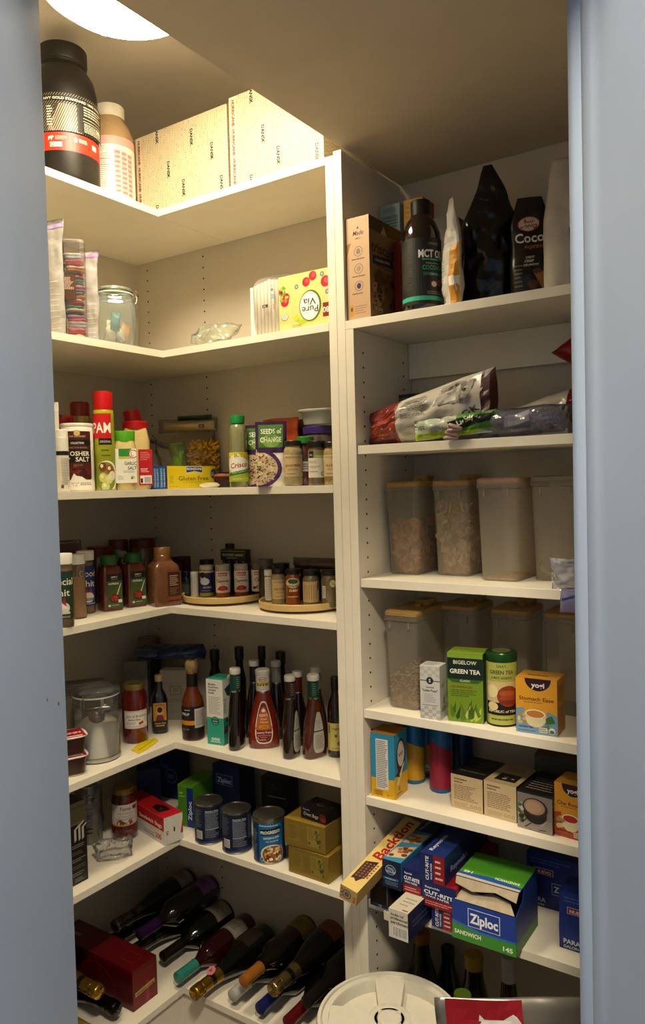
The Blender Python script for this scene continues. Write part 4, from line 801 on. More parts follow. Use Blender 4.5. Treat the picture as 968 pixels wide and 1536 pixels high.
k = Ink(36, 78); k.fill('#14100c').rect(0, 28, 36, 78, '#a8762a').ell(18, 50, 12, 20, '#c08a34').ell(18, 50, 7, 10, '#c99a74').ell(18, 58, 7, 8, '#2a1710').poly([(6, 28), (10, 44), (26, 44), (30, 28)], '#6a2416').text('PAULETTI', 18, 70, 5, '#5a1f2a', 'C', .02, wid=24).text('Sweetie Glaze', 18, 18, 7, '#d8b45c', 'C', shear=.2, wid=30).rect(6, 12, 30, 15, '#b8923c'); k.put('label', t, lambda u, v, l: (u-18, -22.7-l, 10+v))
# cartons behind
a, b = onz(248, 1095, z), onz(282, 1078, z)
p = (a+b)/2+Vector((-.03, .03, 0)); k = Ink(88, 148); k.fill('#8f8678').rect(0, 110, 88, 111, '#6d655a').rect(28, 74, 66, 104, '#7c7468').rect(34, 78, 60, 98, '#8f8678').lines(38, 82, 56, 96, 3, '#5c554c').lines(20, 52, 78, 66, 3, '#5c554c', .25)
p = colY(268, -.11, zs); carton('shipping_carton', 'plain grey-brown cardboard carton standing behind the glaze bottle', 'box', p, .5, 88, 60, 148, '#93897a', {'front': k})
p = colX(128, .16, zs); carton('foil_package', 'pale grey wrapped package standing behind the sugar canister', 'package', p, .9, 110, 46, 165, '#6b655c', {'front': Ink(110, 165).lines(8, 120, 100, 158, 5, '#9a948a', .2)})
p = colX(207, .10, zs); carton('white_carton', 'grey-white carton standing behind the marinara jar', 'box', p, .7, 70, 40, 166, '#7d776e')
# blue bag lying on the rear cartons
p = colY(262, -.105, z+.172); t = thing('chip_bag', 'crumpled shiny blue plastic bag lying across the cartons at the rear', 'bag', p, .15)
pouch('bag', t, 220, 46, 110, M('#15264e', .22, var=.5, scale=14, coat=.5), seed=41, cr=.012, nu=24, nv=14, tr=Matrix.Rotation(-.08, 4, 'Y')); pouch('bag_end', t, 120, 26, 80, thin((.4, .5, .7), .6, .1, .6, bump=.5), seed=42, cr=.012, nu=14, nv=10, tr=Matrix.Translation((-.06, -.03, .01)))
p = colX(222, .09, z+.1); spice('tan_lid_jar', 'jar with a wide tan lid in the dark rear corner', Vector((.055, -.055, zs)), 0, 38, 215, '#2d2820', '#7a6a50', None, 24)
# bottle with a cloth-covered top
p = foot(291, 1112, z, 30); t = thing('syrup_bottle', 'amber bottle with cloth-covered stopper and black label', 'bottle', p, facing(p)); R = .0305
lathe_o('bottle', [(R*.92, 0), (R, .004), (R, .094), (R*.98, .100), (R*.9, .112), (R*.62, .130), (R*.47, .148), (R*.46, .180)], M('#5a2509', .1, var=.15, scale=20, coat=.9), t, n=36, ang=.9)
lathe_o('neck_band', [(R*.48, .136), (R*.50, .140), (R*.49, .180)], M('#14110f', .35, var=.5, scale=160), t, n=30, cap=False)
bm = bmesh.new(); lathe(bm, [(R*.44, .178), (R*.56, .186), (R*.58, .204), (R*.45, .214), (.001, .216)], 30)
for v in bm.verts: v.co *= 1+.05*noise.noise(v.co*160)
from_bm('cloth_cap', bm, M('#8a7048', .9, var=.25, scale=60, bump=.6), t, smooth=True)
lathe_o('base_band', [(R*1.005, .004), (R*1.01, .006), (R*1.01, .022)], M('#2b1410', .3, var=.4, scale=70), t, n=36, cap=False)
k = Ink(120, 72); k.fill('#151210').rect(0, 22, 76, 34, '#c8801c').rect(64, 14, 104, 66, '#b9b5ac').lines(67, 18, 101, 62, 13, '#4a463f', .35).text('SYRUP', 22, 48, 10, '#d8d2c4', 'L', .02, wid=28).lines(34, 60, 60, 66, 1, '#a8a090').text('16 FL OZ', 26, 8, 6, '#a8a090', 'L'); k.put('label', t, cylmap(30.8, 120, 22, 0), step=5)
# teal box
m, rz, w = front2((312, 1116), (336.5, 1118.5), z)
pc, rz, w = box2((312, 1115.5), (336.5, 1119), z, 62)
h = 176; k = Ink(w, h); k.fill('#d9d6cc').rect(0, 0, w, 73, '#2f9a83')
for i, s_ in enumerate(('Modern', 'Food from', 'Ancient', 'Foods')): k.text(s_, w*.13, 160-i*7.6, 7.4, '#23302c', 'L', .03)
k.lines(w*.13, 82, w*.88, 130, 12, '#6b6a62', .3).ell(w*.5, 64, 12, 12, '#16201d', 22).ell(w*.5, 64, 10.6, 10.6, '#2f9a83', 22).rect(w*.5-11.5, 60, w*.5+11.5, 68, '#16201d').text('ANCIENT', w*.5, 62, 5, '#cfe0d8', 'C', .02, wid=18)
for i in (-1, 0, 1): k.ell(w*.5+i*9, 15, 3.9, 3.9, '#dfe6e0', 14).ell(w*.5+i*9, 15, 2, 2, '#2f9a83', 10)
k.rect(w*.2, 7, w*.8, 9, '#cfe0d8')
s_ = Ink(62, h); s_.fill('#d9d6cc').rect(0, 0, 62, 73, '#26806d').blobs(8, 20, 58, 80, 16, ['#2a2a20', '#4a3a24', '#16564a'], 5, 11).poly([(8, 150), (40, 160), (54, 150), (54, 120), (20, 130)], '#1d4a40').text('SIMPLE', 14, 84, 14, '#555', 'L', rot=PI/2)
tp = Ink(w, 62); tp.fill('#2f9a83').poly([(w*.6, 62), (w, 62), (w, 20)], '#c9cfc8')
carton('powder_box', 'tall white and teal carton beside the amber stopper bottle', 'box', pc, rz, w, 62, h, '#d6d3c9', {'front': k, 'right': s_, 'top': tp})
# salad dressing bottles
def dressing(px, py, label, body, neck, rot, art=None, neckink=None, rmm=31, h=206, name='dressing_bottle', capc='#c9c5bb', pos=None):
    p = pos or foot(px, py, z, rmm*.62); t = thing(name, label, 'bottle', p, facing(p, rot)); R = rmm/1000; H = h/1000
    fl = .60
    prof = [(R*.90, R*.86*fl, 0), (R*.98, R*.98*fl, .004), (R, R*fl, .014), (R*.97, R*fl, .05), (R*.84, R*fl*.97, H*.42), (R*.64, R*fl*.9, H*.56), (R*.45, R*.46, H*.68), (R*.42, R*.42, H*.73)]
    super_o('bottle', prof, M(body, .1, var=.22, scale=26, coat=.9), t, e=.8, n=36, ang=1.2)
    lathe_o('neck_wrap', [(R*.425, H*.70), (R*.435, H*.72), (R*.435, H*.935), (R*.42, H*.94)], M(neck, .35), t, cap=False)
    lathe_o('band', [(R*.44, H*.705), (R*.455, H*.71), (R*.455, H*.722), (R*.44, H*.727)], M('#b5b0a4', .25, metal=.9), t, cap=False)
    lathe_o('cap', [(R*.46, H*.93), (R*.475, H*.94), (R*.475, H*.985), (R*.42, H)], M(capc, .4), t)
    def fm(u, v, l):                                        # front of the flattened body
        zz = v/1000; kx = max(zz, 0)
        for (ax, ay, az), (bx_, by, bz) in zip(prof, prof[1:]):
            if az <= kx <= bz:
                f = (kx-az)/(bz-az); rx = ax+(bx_-ax)*f; ry = ay+(by-ay)*f; break
        x = max(-.999*rx, min(.999*rx, u/1000)); e = .8
        y = ry*max(0, 1-(abs(x)/rx)**(2/e))**(e/2); return (x*1000, -(y*1000+l+.3), zz*1000)
    if art: art.put('label', t, lambda u, v, l: fm(u-art.w/2, v+14, l), step=3, stepy=6, clip=False)
    if neckink: neckink.put('neck_print', t, cylmap(R*435+.1, neckink.w, H*735), step=3)
    return t
def drop(k, cx, y0, w, h, c, n=26):
    pts = []
    for i in range(n):
        a = 2*PI*i/n; s = math.sin(a); v = (1-math.cos(a))/2       # v 0 bottom..1 top
        wd = w/2*(1-.62*v**1.15)
        pts.append((cx+wd*math.copysign(abs(s)**.5, s), y0+h*v))
    return k.poly(pts, c)
k = Ink(58, 112); drop(k, 29, 0, 57, 112, '#cfcbc0'); drop(k, 29, 3, 51, 105, '#6e120f'); k.poly([(9, 44), (49, 44), (43, 72), (34, 94), (29, 99), (24, 94), (15, 72)], '#b5581f')
k.ell(29, 42, 24, 6, '#b5581f').text("KEN'S", 29, 72, 9.5, '#ead9b4', 'C', .01, wid=22).text('Steak', 29, 63, 8, '#ead9b4', 'C', shear=.2).text('House', 30, 55, 8, '#ead9b4', 'C', shear=.2).ell(29, 88, 2.4, 5, '#ead9b4').ell(26, 87, 2, 3, '#ead9b4').ell(32, 87, 2, 3, '#ead9b4').ell(29, 45, 13, 4.4, '#c9a22a').text('LITE', 29, 42.4, 6, '#4a1a10', 'C', .03, wid=16)
k.text('Country French', 29, 27, 8.6, '#f0e4cc', 'C', .005, wid=47).lines(12, 20, 46, 23, 1, '#c99a84').lines(20, 15, 38, 18, 1, '#c99a84').lines(16, 9, 42, 12, 1, '#e6cdb8').ell(11, 14, 3.4, 3.4, '#e6cdb8').ell(11, 14, 2.2, 2.2, '#6e120f')
nk = Ink(56, 40); nk.fill('#cbc7bc').ell(28, 30, 11, 6.5, '#8a3a1c').ell(28, 30, 9, 5, '#d8cbb0').text("KEN'S", 28, 28, 5.4, '#6e120f', 'C', .03).rect(8, 13, 48, 22, '#c9b21e').text('LITE', 28, 13.6, 9, '#5a4a10', 'C', .03, wid=30).lines(14, 2, 42, 11, 3, '#8a8478', .2)
dressing(397, 1124, 'orange-red Country French dressing bottle with white neck label', '#6e1d08', '#c4c0b4', 0, k, nk, rmm=41, h=206)
def plainneck(c): return Ink(40, 40).text("KEN'S", 30, 10, 10, c, 'L', .0, rot=PI/2).lines(8, 4, 20, 36, 6, c, .2, .2)
backl = lambda: None
def backart():
    k = Ink(48, 104); drop(k, 24, 0, 42, 104, '#a9a69c'); k.lines(12, 10, 38, 46, 11, '#4a463e', .35).rect(9, 54, 40, 57, '#23302a').lines(16, 62, 32, 84, 6, '#6b675e', .3); return k
dressing(356, 1125, 'black dressing bottle with dark green neck wrap beside the teal carton', '#0e0a07', '#0f3a27', 1.15, None, plainneck('#a8b8a8'), rmm=31, h=212, pos=foot(356, 1125, z, 19))
dressing(439, 1138, 'dark brown dressing bottle with maroon neck wrap seen from its edge', '#1f0f08', '#2a1512', 1.05, backart(), plainneck('#a89a94'), rmm=30, h=208, pos=foot(438, 1138, z, 19))
dressing(474, 1139, 'red-brown dressing bottle with dark green neck wrap and grey back label', '#4a1d0c', '#0d3a2c', .62, backart(), plainneck('#7aa090'), rmm=33, h=210, pos=foot(473, 1139, z, 22))
p = foot(505, 1137, z, 19); t = thing('vinegar_bottle', 'dark wine-red bottle with pale yellow label beside the upright panel', 'bottle', p, facing(p)); R = .0205
lathe_o('bottle', [(R*.92, 0), (R, .003), (R, .118), (R*.8, .138), (R*.42, .158), (R*.42, .196)], M('#1c0a08', .1, coat=.8), t, ang=.9); lathe_o('cap', [(R*.48, .168), (R*.5, .2), (R*.44, .202)], M('#0f0c0b', .4), t)
k = Ink(56, 70); k.fill('#b9ab5e').rect(8, 44, 12, 64, '#3f5a2c').text('Organic', 28, 54, 7, '#4a4420', 'C', .02).ell(28, 38, 4, 4, '#5a5424').poly([(30, 20), (38, 26), (40, 18), (34, 12)], '#8a4a2c').lines(16, 4, 40, 8, 1, '#6a6430'); k.put('label', t, cylmap(20.8, 56, 18), step=4)
for px, Y, lab, nc, bc, h in ((384, -.135, 'dark dressing bottle behind the Country French bottle, black neck', '#12110f', '#140d08', 212), (417, -.112, 'dressing bottle with silver-grey neck wrap behind the Country French bottle', '#77736c', '#1a0e08', 212), (477, -.120, 'dressing bottle with grey neck wrap behind the green-necked bottle', '#6f7168', '#1a0e08', 214), (449, -.125, 'dressing bottle with dark red neck wrap at the rear', '#4a1010', '#1a0a06', 196)):
    p = colY(px, Y, zs); dressing(0, 0, lab, bc, nc, 0, None, None, rmm=29, h=h, pos=p)
for px, Y, r, h, lab in ((396, -.055, 15, 232, 'tall black bottle top at the rear behind the dressings'), (424, -.05, 19, 222, 'bottle with wide brown-black cap at the rear behind the dressings'), (362, -.07, 18, 226, 'tall dark bottle behind the teal carton'), (325, -.06, 20, 205, 'short dark bottle behind the amber stopper bottle')):
    p = colY(px, Y, zs); t = thing('rear_bottle', lab, 'bottle', p, 0); R = r/1000; H = h/1000; lathe_o('bottle', [(R*.95, 0), (R, .003), (R, H*.6), (R*.6, H*.75), (R*.6, H*.86)], M('#120d0a', .2), t); lathe_o('cap', [(R*.72, H*.84), (R*.74, H*.99), (R*.68, H)], M('#171210', .4), t)
# yellow tag on the shelf
t = thing('plastic_tag', 'flat bright yellow plastic strip lying near the shelf edge', 'tag', onz(217, 1119, z)+Vector((0, 0, .0005)), 0)
pts = [onz(x, y, z) for x, y in ((197, 1126), (212, 1113), (233, 1108), (238, 1112), (222, 1124), (208, 1131))]; bm = bmesh.new(); prism(bm, [(q.x-t.location.x, q.y-t.location.y) for q in pts], 0, .0016)
from_bm('strip', bm, M('#d9c21a', .35, var=.05), t); bm = bmesh.new(); q0, q1 = [onz(x, y, z)-t.location for x, y in ((208, 1127), (230, 1112))]; tube(bm, [(q0.x, q0.y, .002), (q1.x, q1.y, .002)], .0012, 6); from_bm('fold', bm, M('#b89a12', .4), t)
# ================================================================ sixth shelf of the corner
z = Z['L6']; zs = z+.0004
a, b = onz(108, 1331, z), onz(132.5, 1318, z); e = b-a; rz = math.atan2(e.y, e.x); w = e.length*1000+22
c = (a+b)/2-e.normalized()*.011+Vector((-math.sin(rz), math.cos(rz), 0))*.028
k = Ink(w, 200); k.fill('#16130f').rect(0, 150, w, 200, '#4f4632').rect(0, 186, w, 188, '#2c261a').rect(0, 146, w, 150, '#6b5f42')
for i, (x0, hh) in enumerate(((8, 30), (20, 36), (30, 30))): k.poly([(w-44+x0, 104), (w-38+x0, 108), (w-38+x0, 108+hh), (w-44+x0, 104+hh)], '#b9b4a6').poly([(w-44+x0, 100+hh), (w-28+x0, 110+hh), (w-28+x0, 115+hh), (w-44+x0, 105+hh)], '#b9b4a6')
for i in range(5): k.lines(w-44, 20+i*17, w-6, 30+i*17, 2, '#5a564c' if i % 2 else '#77736a', .5)
k.rect(w-40, 4, w-6, 16, '#2a2620').lines(w-38, 5, w-8, 15, 2, '#77736a')
carton('liquor_carton', 'tall black carton with slanted pale lettering beside the doorway', 'box', Vector((c.x, c.y, zs)), rz, w, 56, 200, '#15120e', {'front': k})
p = foot(146, 1288, z, 29); p = p+Vector((-.072, .035, 0)); R = .0285; t = thing('drink_can', 'slim grey drink can with tall lettering inside clear plastic wrap', 'can', p, facing(p))
lathe_o('can', [(R*.8, 0), (R*.98, .006), (R, .012), (R, .142), (R*.84, .153), (R*.83, .156)], M('#77736a', .3, metal=.6), t, n=32, ang=.9); lathe_o('end', [(R*.86, .1555), (R*.87, .158), (R*.80, .1585), (.001, .1545)], M('#a5a199', .25, metal=.9), t, n=32)
k = Ink(90, 128); k.text('TRULY', 52, 14, 30, '#1f1c18', 'L', .03, rot=PI/2, wid=84).blobs(30, 104, 66, 124, 14, ['#3a362e', '#99948a'], 3, 7); k.put('label', t, cylmap(28.7, 90, 12), step=5)
t2 = thing('plastic_wrap', 'crumpled clear plastic wrap spilling round the drink can', 'plastic wrap', p, facing(p))
pouch('wrap', t2, 74, 160, 68, thin((.9, .9, .9), .86, .08, .5, bump=.6), seed=51, cr=.009, tr=Matrix.Translation((0, 0, .001)))
q = onz(172, 1288, z)-p; q.z = 0; q.rotate(Matrix.Rotation(-facing(p), 3, 'Z'))
pouch('wrap_tail', t2, 92, 52, 60, thin((.92, .92, .92), .93, .06, .6, bump=.9), seed=52, cr=.020, freq=30, tr=Matrix.Translation((q.x, q.y, .002)))
p = foot(188, 1262, z, 33); t = thing('salsa_jar', 'jar of red sauce with gold lid and cream label on the sixth shelf', 'jar', p, facing(p, .1)); R = .0355
lathe_o('jar', [(R*.9, 0), (R, .005), (R, .040), (R*.96, .043), (R*.96, .100), (R*.98, .105), (R*.9, .116), (R*.78, .122), (R*.78, .126)], M('#4c120a', .12, var=.2, scale=30, coat=.8), t, n=36, ang=.9); lathe_o('lid', [(R*.82, .124), (R*.83, .137), (R*.78, .139)], M('#9a7f42', .3, metal=.7), t, n=36)
k = Ink(92, 62); k.fill('#b7b1a8').rect(0, 4, 92, 8, '#a8853a').text('Toms', 44, 46, 14, '#6a1a1c', 'C', .02, shear=.25).text('WILD SAUCE', 44, 36, 7, '#8a7a40', 'C', .02).text('ARTISAN RECIPE', 44, 28, 5, '#6a5a30').blobs(22, 10, 70, 18, 16, ['#6a2c30', '#8a5a34', '#a3524a'], 2, 5).rect(66, 46, 80, 56, '#4a3a34').lines(18, 20, 70, 25, 1, '#777'); k.put('label', t, cylmap(34.4, 92, 38), step=5)
# red and white bag box
A, B, C = onz(207, 1239, z), onz(247, 1269, z), onz(275, 1258, z)
e = C-B; rz = math.atan2(e.y, e.x); w = e.length*1000; d = (B-A).length*1000+60
n = Vector((-math.sin(rz), math.cos(rz), 0)); c = (B+C)/2+n*d/2000; h = 74
f = Ink(w, h); f.fill('#cfccc2').rect(w*.12, 0, w*.13, h, '#aaa69c').rect(w*.5, h*.4, w*.58, h*.56, '#2a2622').poly([(w*.86, h*.25), (w, h*.25), (w, h*.8)], '#b3161d').text('SA', w*.1, h*.5, 11, '#b3161d', 'L', .03, rot=-PI/2)
l = Ink(d, h); l.fill('#c6c2b8').rect(0, h*.5, d, h, '#b0151c').text('Sandwich Bags', d-70, h*.60, 15, '#e6e0d6', 'C', .02, wid=118).text('200', d-30, h*.14, 20, '#b3161d', 'C', .03, wid=32).rect(d-110, 9, d-50, 11, '#5a564e').lines(d-110, 13, d-50, 20, 2, '#8a867c')
tp = Ink(w, d); tp.fill('#b3161d').poly([(w*.2, d*.2), (w*.75, d*.16), (w*.8, d*.3), (w*.6, d*.44), (w*.3, d*.4)], '#1d0f0c').poly([(w*.3, d*.24), (w*.6, d*.22), (w*.55, d*.32)], '#3a3630')
carton('sandwich_bag_box', 'red and white box of sandwich bags at the inner corner', 'box', Vector((c.x, c.y, zs)), rz, w, d, h, '#c9c5bb', {'front': f, 'left': l, 'top': tp})
# soup cans
def can(px, py, label, ink, R=.0385, h=.108, top='#8f8b80', dark=True):
    p = foot(px, py, z, R*1000); t = thing('soup_can', label, 'can', p, facing(p, 0))
    lathe_o('can', [(R*.97, .001), (R, .004), (R, h-.004), (R*.97, h-.001)], M('#8d8a82', .3, metal=.9), t, n=40)
    lathe_o('rim', [(R*1.0, h-.004), (R*1.025, h-.002), (R*1.025, h), (R*.97, h+.0006), (R*.96, h-.003)], M('#a5a196', .25, metal=.95), t, n=40, cap=False)
    lathe_o('base_rim', [(R*1.0, .004), (R*1.025, .003), (R*1.025, .0002), (R*.98, 0)], M('#a5a196', .25, metal=.95), t, n=40, cap=False)
    en = lathe_o('end', [(R*.965, h-.0045), (R*.86, h-.0045), (R*.84, h-.0055), (.001, h-.0055)], M(top, .3, metal=.9), t, n=40)
    bm = bmesh.new(); tube(bm, [(.006*math.cos(i*PI/5)-.002, -.012+.009*math.sin(i*PI/5), h-.003) for i in range(11)], .0012, 5); bx(bm, -.006, -.006, h-.0055, .002, .004, h-.003, .0005); from_bm('pull_tab', bm, M('#b0aca2', .25, metal=.95), en, smooth=True)
    ink.put('label', t, cylmap(R*1000+.15, ink.w, 5), step=5); return t
def soupback(seed):
    k = Ink(150, 98); k.fill('#121c34').rect(58, 92, 100, 98, '#121c34'); k.r = random.Random(seed)
    k.rect(62, 12, 104, 92, '#0e1730').text('Nutrition Facts', 83, 84, 6, '#c9ced6', 'C', .02, wid=36).rect(64, 81, 102, 82, '#c9ced6').lines(64, 40, 102, 79, 10, '#99a2b0', .35, .15).lines(64, 14, 102, 36, 5, '#8892a4', .3).rect(64, 37, 102, 38.4, '#c9ced6').lines(108, 30, 140, 92, 14, '#77829a', .35).lines(28, 42, 54, 90, 10, '#5f6c88', .35)
    k.bars(36, 12, 54, 32); k.rect(0, 0, 150, 5, '#1d3a6a'); return k
can(315, 1268, 'navy soup can showing its nutrition panel beside the green box', soupback(1)); can(356.5, 1282, 'navy soup can with barcode standing between two others', soupback(2))
k = Ink(150, 98); k.fill('#1d6390').rect(0, 0, 46, 98, '#15305a').lines(20, 26, 40, 80, 9, '#8aa0bc', .35).rect(112, 0, 150, 98, '#16365e').poly([(50, 68), (106, 72), (106, 88), (50, 83)], '#0f1520').text('PROGRESSO', 78, 73, 11, '#e9e4d8', 'C', .03, wid=52, rot=.06).text('CHICKEN & HERB', 80, 60, 7, '#d9e4ea', 'C', .02, wid=42, rot=.06).text('with Dumplings', 82, 52, 6, '#d9e4ea', 'C', .0, wid=34, rot=.06)
k.ell(82, 20, 31, 25, '#d9d2c2', 26).ell(84, 20, 28, 22, '#8a5a2c', 26).blobs(62, 4, 108, 38, 46, ['#b57a3a', '#d9b47a', '#5a2f18', '#cfa870', '#7d2f18', '#e6d6b0'], 2, 5).ell(54, 8, 5, 5, '#c9d2da').ell(54, 8, 3.8, 3.8, '#1d6390').lines(48, 90, 100, 96, 1, '#a8c4d4')
can(405.5, 1297, 'blue chicken soup can with a bowl of soup on its label', k, R=.0405, h=.116)
# storage-bag boxes behind the cans
def bagbox(name, label, p, rz, w, d, h, body, art): return carton(name, label, 'box', p, rz, w, d, h, body, art)
A, B = onz(283, 1254, z), onz(312, 1258, z)
p = colY(285, -.185, zs); k = Ink(52, 118); k.fill('#4d8a1c').rect(30, 0, 52, 112, '#16307e').rect(0, 112, 52, 118, '#5b9a20').text('145', 6, 92, 8, '#d9e2c0', 'L', .02).text('sandwich', 4, 84, 5, '#d9e2c0', 'L', .02).text('Ziploc', 46, 20, 17, '#dfe4ee', 'L', .02, rot=PI/2, wid=54); tp = Ink(52, 120); tp.fill('#5b9a20').rect(8, 10, 44, 60, '#4a861a')
bagbox('storage_bag_box', 'lime green and blue storage bag box standing beside the cans', p+Vector((.006, .03, 0)), .15, 52, 120, 118, '#4d8a1c', {'front': k, 'top': tp})
p = colY(243, -.10, zs); k = Ink(120, 130); k.fill('#13245c').text('Ziploc', 50, 92, 28, '#5d6da0', 'C', .02, wid=76).ring(96, 70, 20, 22, '#7f90b8').ell(96, 70, 19, 19, '#182c66').lines(82, 62, 110, 76, 3, '#8a9ac0'); bagbox('storage_bag_box', 'dark blue storage bag box with a round emblem behind the red box', p+Vector((0, .03, 0)), .12, 120, 60, 130, '#12225a', {'front': k})
p = colY(335, -.125, zs); k = Ink(100, 152); k.fill('#14265f').rect(14, 96, 74, 126, '#9fb0d8').rect(15.2, 97.2, 72.8, 124.8, '#16307e').text('Ziploc', 44, 103, 20, '#c9d4ec', 'C', .03, wid=52); s = Ink(70, 152); s.fill('#101d4a').blobs(20, 90, 60, 140, 8, ['#2a1a3a', '#1a2a5c'], 6, 12); tp = Ink(100, 70); tp.fill('#16285f').text('Ziploc', 44, 36, 18, '#6f82b4', 'C', .03, wid=50)
bagbox('storage_bag_box', 'tall blue storage bag box rising behind the soup cans', p+Vector((.005, .045, 0)), .02, 100, 70, 152, '#13245c', {'front': k, 'right': s, 'top': tp})
p = colY(413, -.10, zs); k = Ink(84, 150); k.fill('#12110f')
for i in range(14): k.rect(12, 130-i*7, 46+10*math.sin(i), 131.5-i*7, '#4a4842')
k.rect(20, 96, 78, 99, '#8a8880'); bagbox('dark_carton', 'black carton with fine pale lines of text behind the blue soup can', p+Vector((.005, .02, 0)), .12, 84, 60, 150, '#11100e', {'front': k})
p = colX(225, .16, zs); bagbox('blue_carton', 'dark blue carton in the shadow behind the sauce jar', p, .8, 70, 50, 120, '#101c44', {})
# yellow boxes, stacked, and the oven bags on top
pc, rz, w = box2((431, 1283), (527, 1303), z, 120)
pc, rz, w = box2((445, 1287), (524, 1302), z, 128); rz = .0; w = 118; hY = 66
pc = colY(480, -.200, zs)
def yellow(zz, label, dx, rz):
    k = Ink(w, hY); k.fill('#a8891c').rect(8, 14, 42, 56, '#b59a34').lines(10, 18, 40, 54, 8, '#6a5a1c', .35).rect(64, 8, 104, 60, '#8f8a3c').rect(66, 10, 102, 58, '#c0a93c').blobs(90, 14, 104, 54, 14, ['#4a6a2c', '#6a8030', '#2c4a20'], 2, 5).ell(72, 18, 4, 4, '#4a5a5a').lines(70, 26, 86, 54, 6, '#6a6024', .3).lines(46, 20, 60, 50, 5, '#8a7420', .3)
    l = Ink(128, hY); l.fill('#a08218').rect(18, 10, 100, 56, '#ab8f28').lines(24, 14, 94, 52, 7, '#7d6a1e', .35)
    t = carton('yellow_box', label, 'box', Vector((pc.x+dx, pc.y, zz)), rz, w, 128, hY, '#a8891c', {'front': k, 'left': l}, rough=.25)
    bm = bmesh.new(); bx(bm, -w/2000-.0015, -.0655, .0006, w/2000+.0015, .0655, hY/1000+.0015, .002); from_bm('wrapper', bm, thin((.9, .85, .6), .93, .1, .25, bump=.6), t); return t
yellow(zs, 'yellow shrink-wrapped carton on the shelf under its twin', .012, -.02); yellow(zs+.069, 'yellow shrink-wrapped carton stacked on its twin under the oven bags', 0, .03)
k = Ink(78, 30); k.fill('#12100e').text('Reynolds', 6, 21, 6, '#a8a49a', 'L', .01).text('Oven Bags', 8, 8, 12, '#cfcabe', 'L', .0, shear=.1, wid=46).ell(68, 14, 11, 9, '#5a1c10').ell(69, 8, 9, 5, '#7a2c14'); tp = Ink(78, 60); tp.fill('#12100e').ring(40, 30, 8, 9, '#77736a').lines(20, 44, 60, 54, 2, '#6a665c')
carton('oven_bag_box', 'small black box of oven bags lying on the yellow cartons', 'box', Vector((pc.x+.022, pc.y-.02, zs+.1376)), -.08, 78, 60, 30, '#12100e', {'front': k, 'top': tp})

# ================================================================ bottom of the corner: wine laid flat
z = Z['L7']; GL = '#0b0a07'
def wine(label, tip, ang, zc, r, cap, body=GL, capl=70, foil=False, art=None, tl=0, L=300, roll=0, group='wine bottles on the bottom shelf', capr=None):
    """bottle lying on its side; tip = (x, y) of the mouth, ang = heading from mouth to base"""
    t = thing('wine_bottle', label, 'bottle', (tip[0], tip[1], zc), 0, group); R = r/1000
    q = Matrix.Rotation(ang, 4, 'Z') @ Matrix.Rotation(-PI/2, 4, 'X') @ Matrix.Rotation(roll, 4, 'Z')    # local +Z runs from mouth to base
    q = Matrix.Rotation(ang-PI/2, 4, 'Z') @ Matrix.Rotation(-PI/2, 4, 'X') @ Matrix.Rotation(roll, 4, 'Z')
    t.rotation_euler = q.to_euler(); nr = .0145
    if foil: prof = [(nr*.9, .004), (nr*1.05, .03), (nr*1.3, .09), (R*.8, .15), (R, .185), (R, L/1000-.006), (R*.93, L/1000-.001), (R*.3, L/1000-.004)]
    else: prof = [(nr*.9, .002), (nr, .06), (nr*1.02, .082), (R*.72, .108), (R*.95, .122), (R, .132), (R, L/1000-.006), (R*.93, L/1000-.001), (R*.3, L/1000-.004)]
    lathe_o('bottle', prof, M(body, .07, var=.15, scale=12, coat=.7), t, n=36, ang=.8)
    if foil:
        bm = bmesh.new(); lathe(bm, [(.001, -.004), (.0165, -.003), (.0185, .001), (.0185, .020), (.0165, .026), (.0175, .04), (nr*1.15, .06), (nr*1.42, .1)], 28, cap=False)
        for v in bm.verts:
            if v.co.z < .03: v.co.xy *= 1+.06*noise.noise(v.co*420)
        fo = from_bm('foil', bm, M(cap, .22, metal=.9, var=.2, scale=90, bump=.8), t, smooth=True)
        bm = bmesh.new()
        for kk in range(4):
            a = kk*PI/2+.5; tube(bm, [(.0188*math.cos(a), .0188*math.sin(a), .024), (.019*math.cos(a), .019*math.sin(a), .002), (.006*math.cos(a), .006*math.sin(a), -.005)], .0009, 5)
        tube(bm, [(.018*math.cos(i*PI/8), .018*math.sin(i*PI/8), .025) for i in range(17)], .001, 5); from_bm('wire_cage', bm, M(cap, .2, metal=1), fo, smooth=True)
    else: lathe_o('capsule', [(.001, -.0015), (nr*.9, -.001), (nr*1.1, .0005), (nr*1.13, .004), (nr*1.08, .016), (nr*1.08, .06), (nr*1.12, capl/1000)], M(cap, .3, metal=.15, var=.05), t, n=28, ang=.6)
    if art: art.put('label', t, lambda u, v, l: ((r+.2+l)*math.sin((u-art.w/2)/r), -(r+.2+l)*math.cos((u-art.w/2)/r), tl+v), step=6)
    return t
def wl(c, w=90, h=70, ink='#3a3226', title=None):
    k = Ink(w, h); k.fill(c).rect(3, 3, w-3, 3.8, ink).rect(3, h-3.8, w-3, h-3, ink).lines(w*.25, h*.2, w*.75, h*.7, 4, ink, .35); return k
UP = PI/2; b0 = z+.0006
wine('wine bottle with teal capsule and dark red glass beside the red gift box', (.387, -.300), UP, b0+.037, 37, '#2d7d70', '#2a0607', art=wl('#8f877e', 70, 60), tl=200, roll=.2)
wine('sparkling wine bottle with gold foil and a pink heart tag', (.4775, -.328), UP, b0+.0425, 42.5, '#b08a2c', foil=True, art=wl('#2a2418'), tl=190, roll=-.4)
wine('wine bottle with a plain white capsule', (.562, -.275), UP, b0+.037, 37, '#b5b2ab', capl=62)
wine('wine bottle with a deep blue capsule', (.655, -.276), UP, b0+.037, 37, '#16225a')
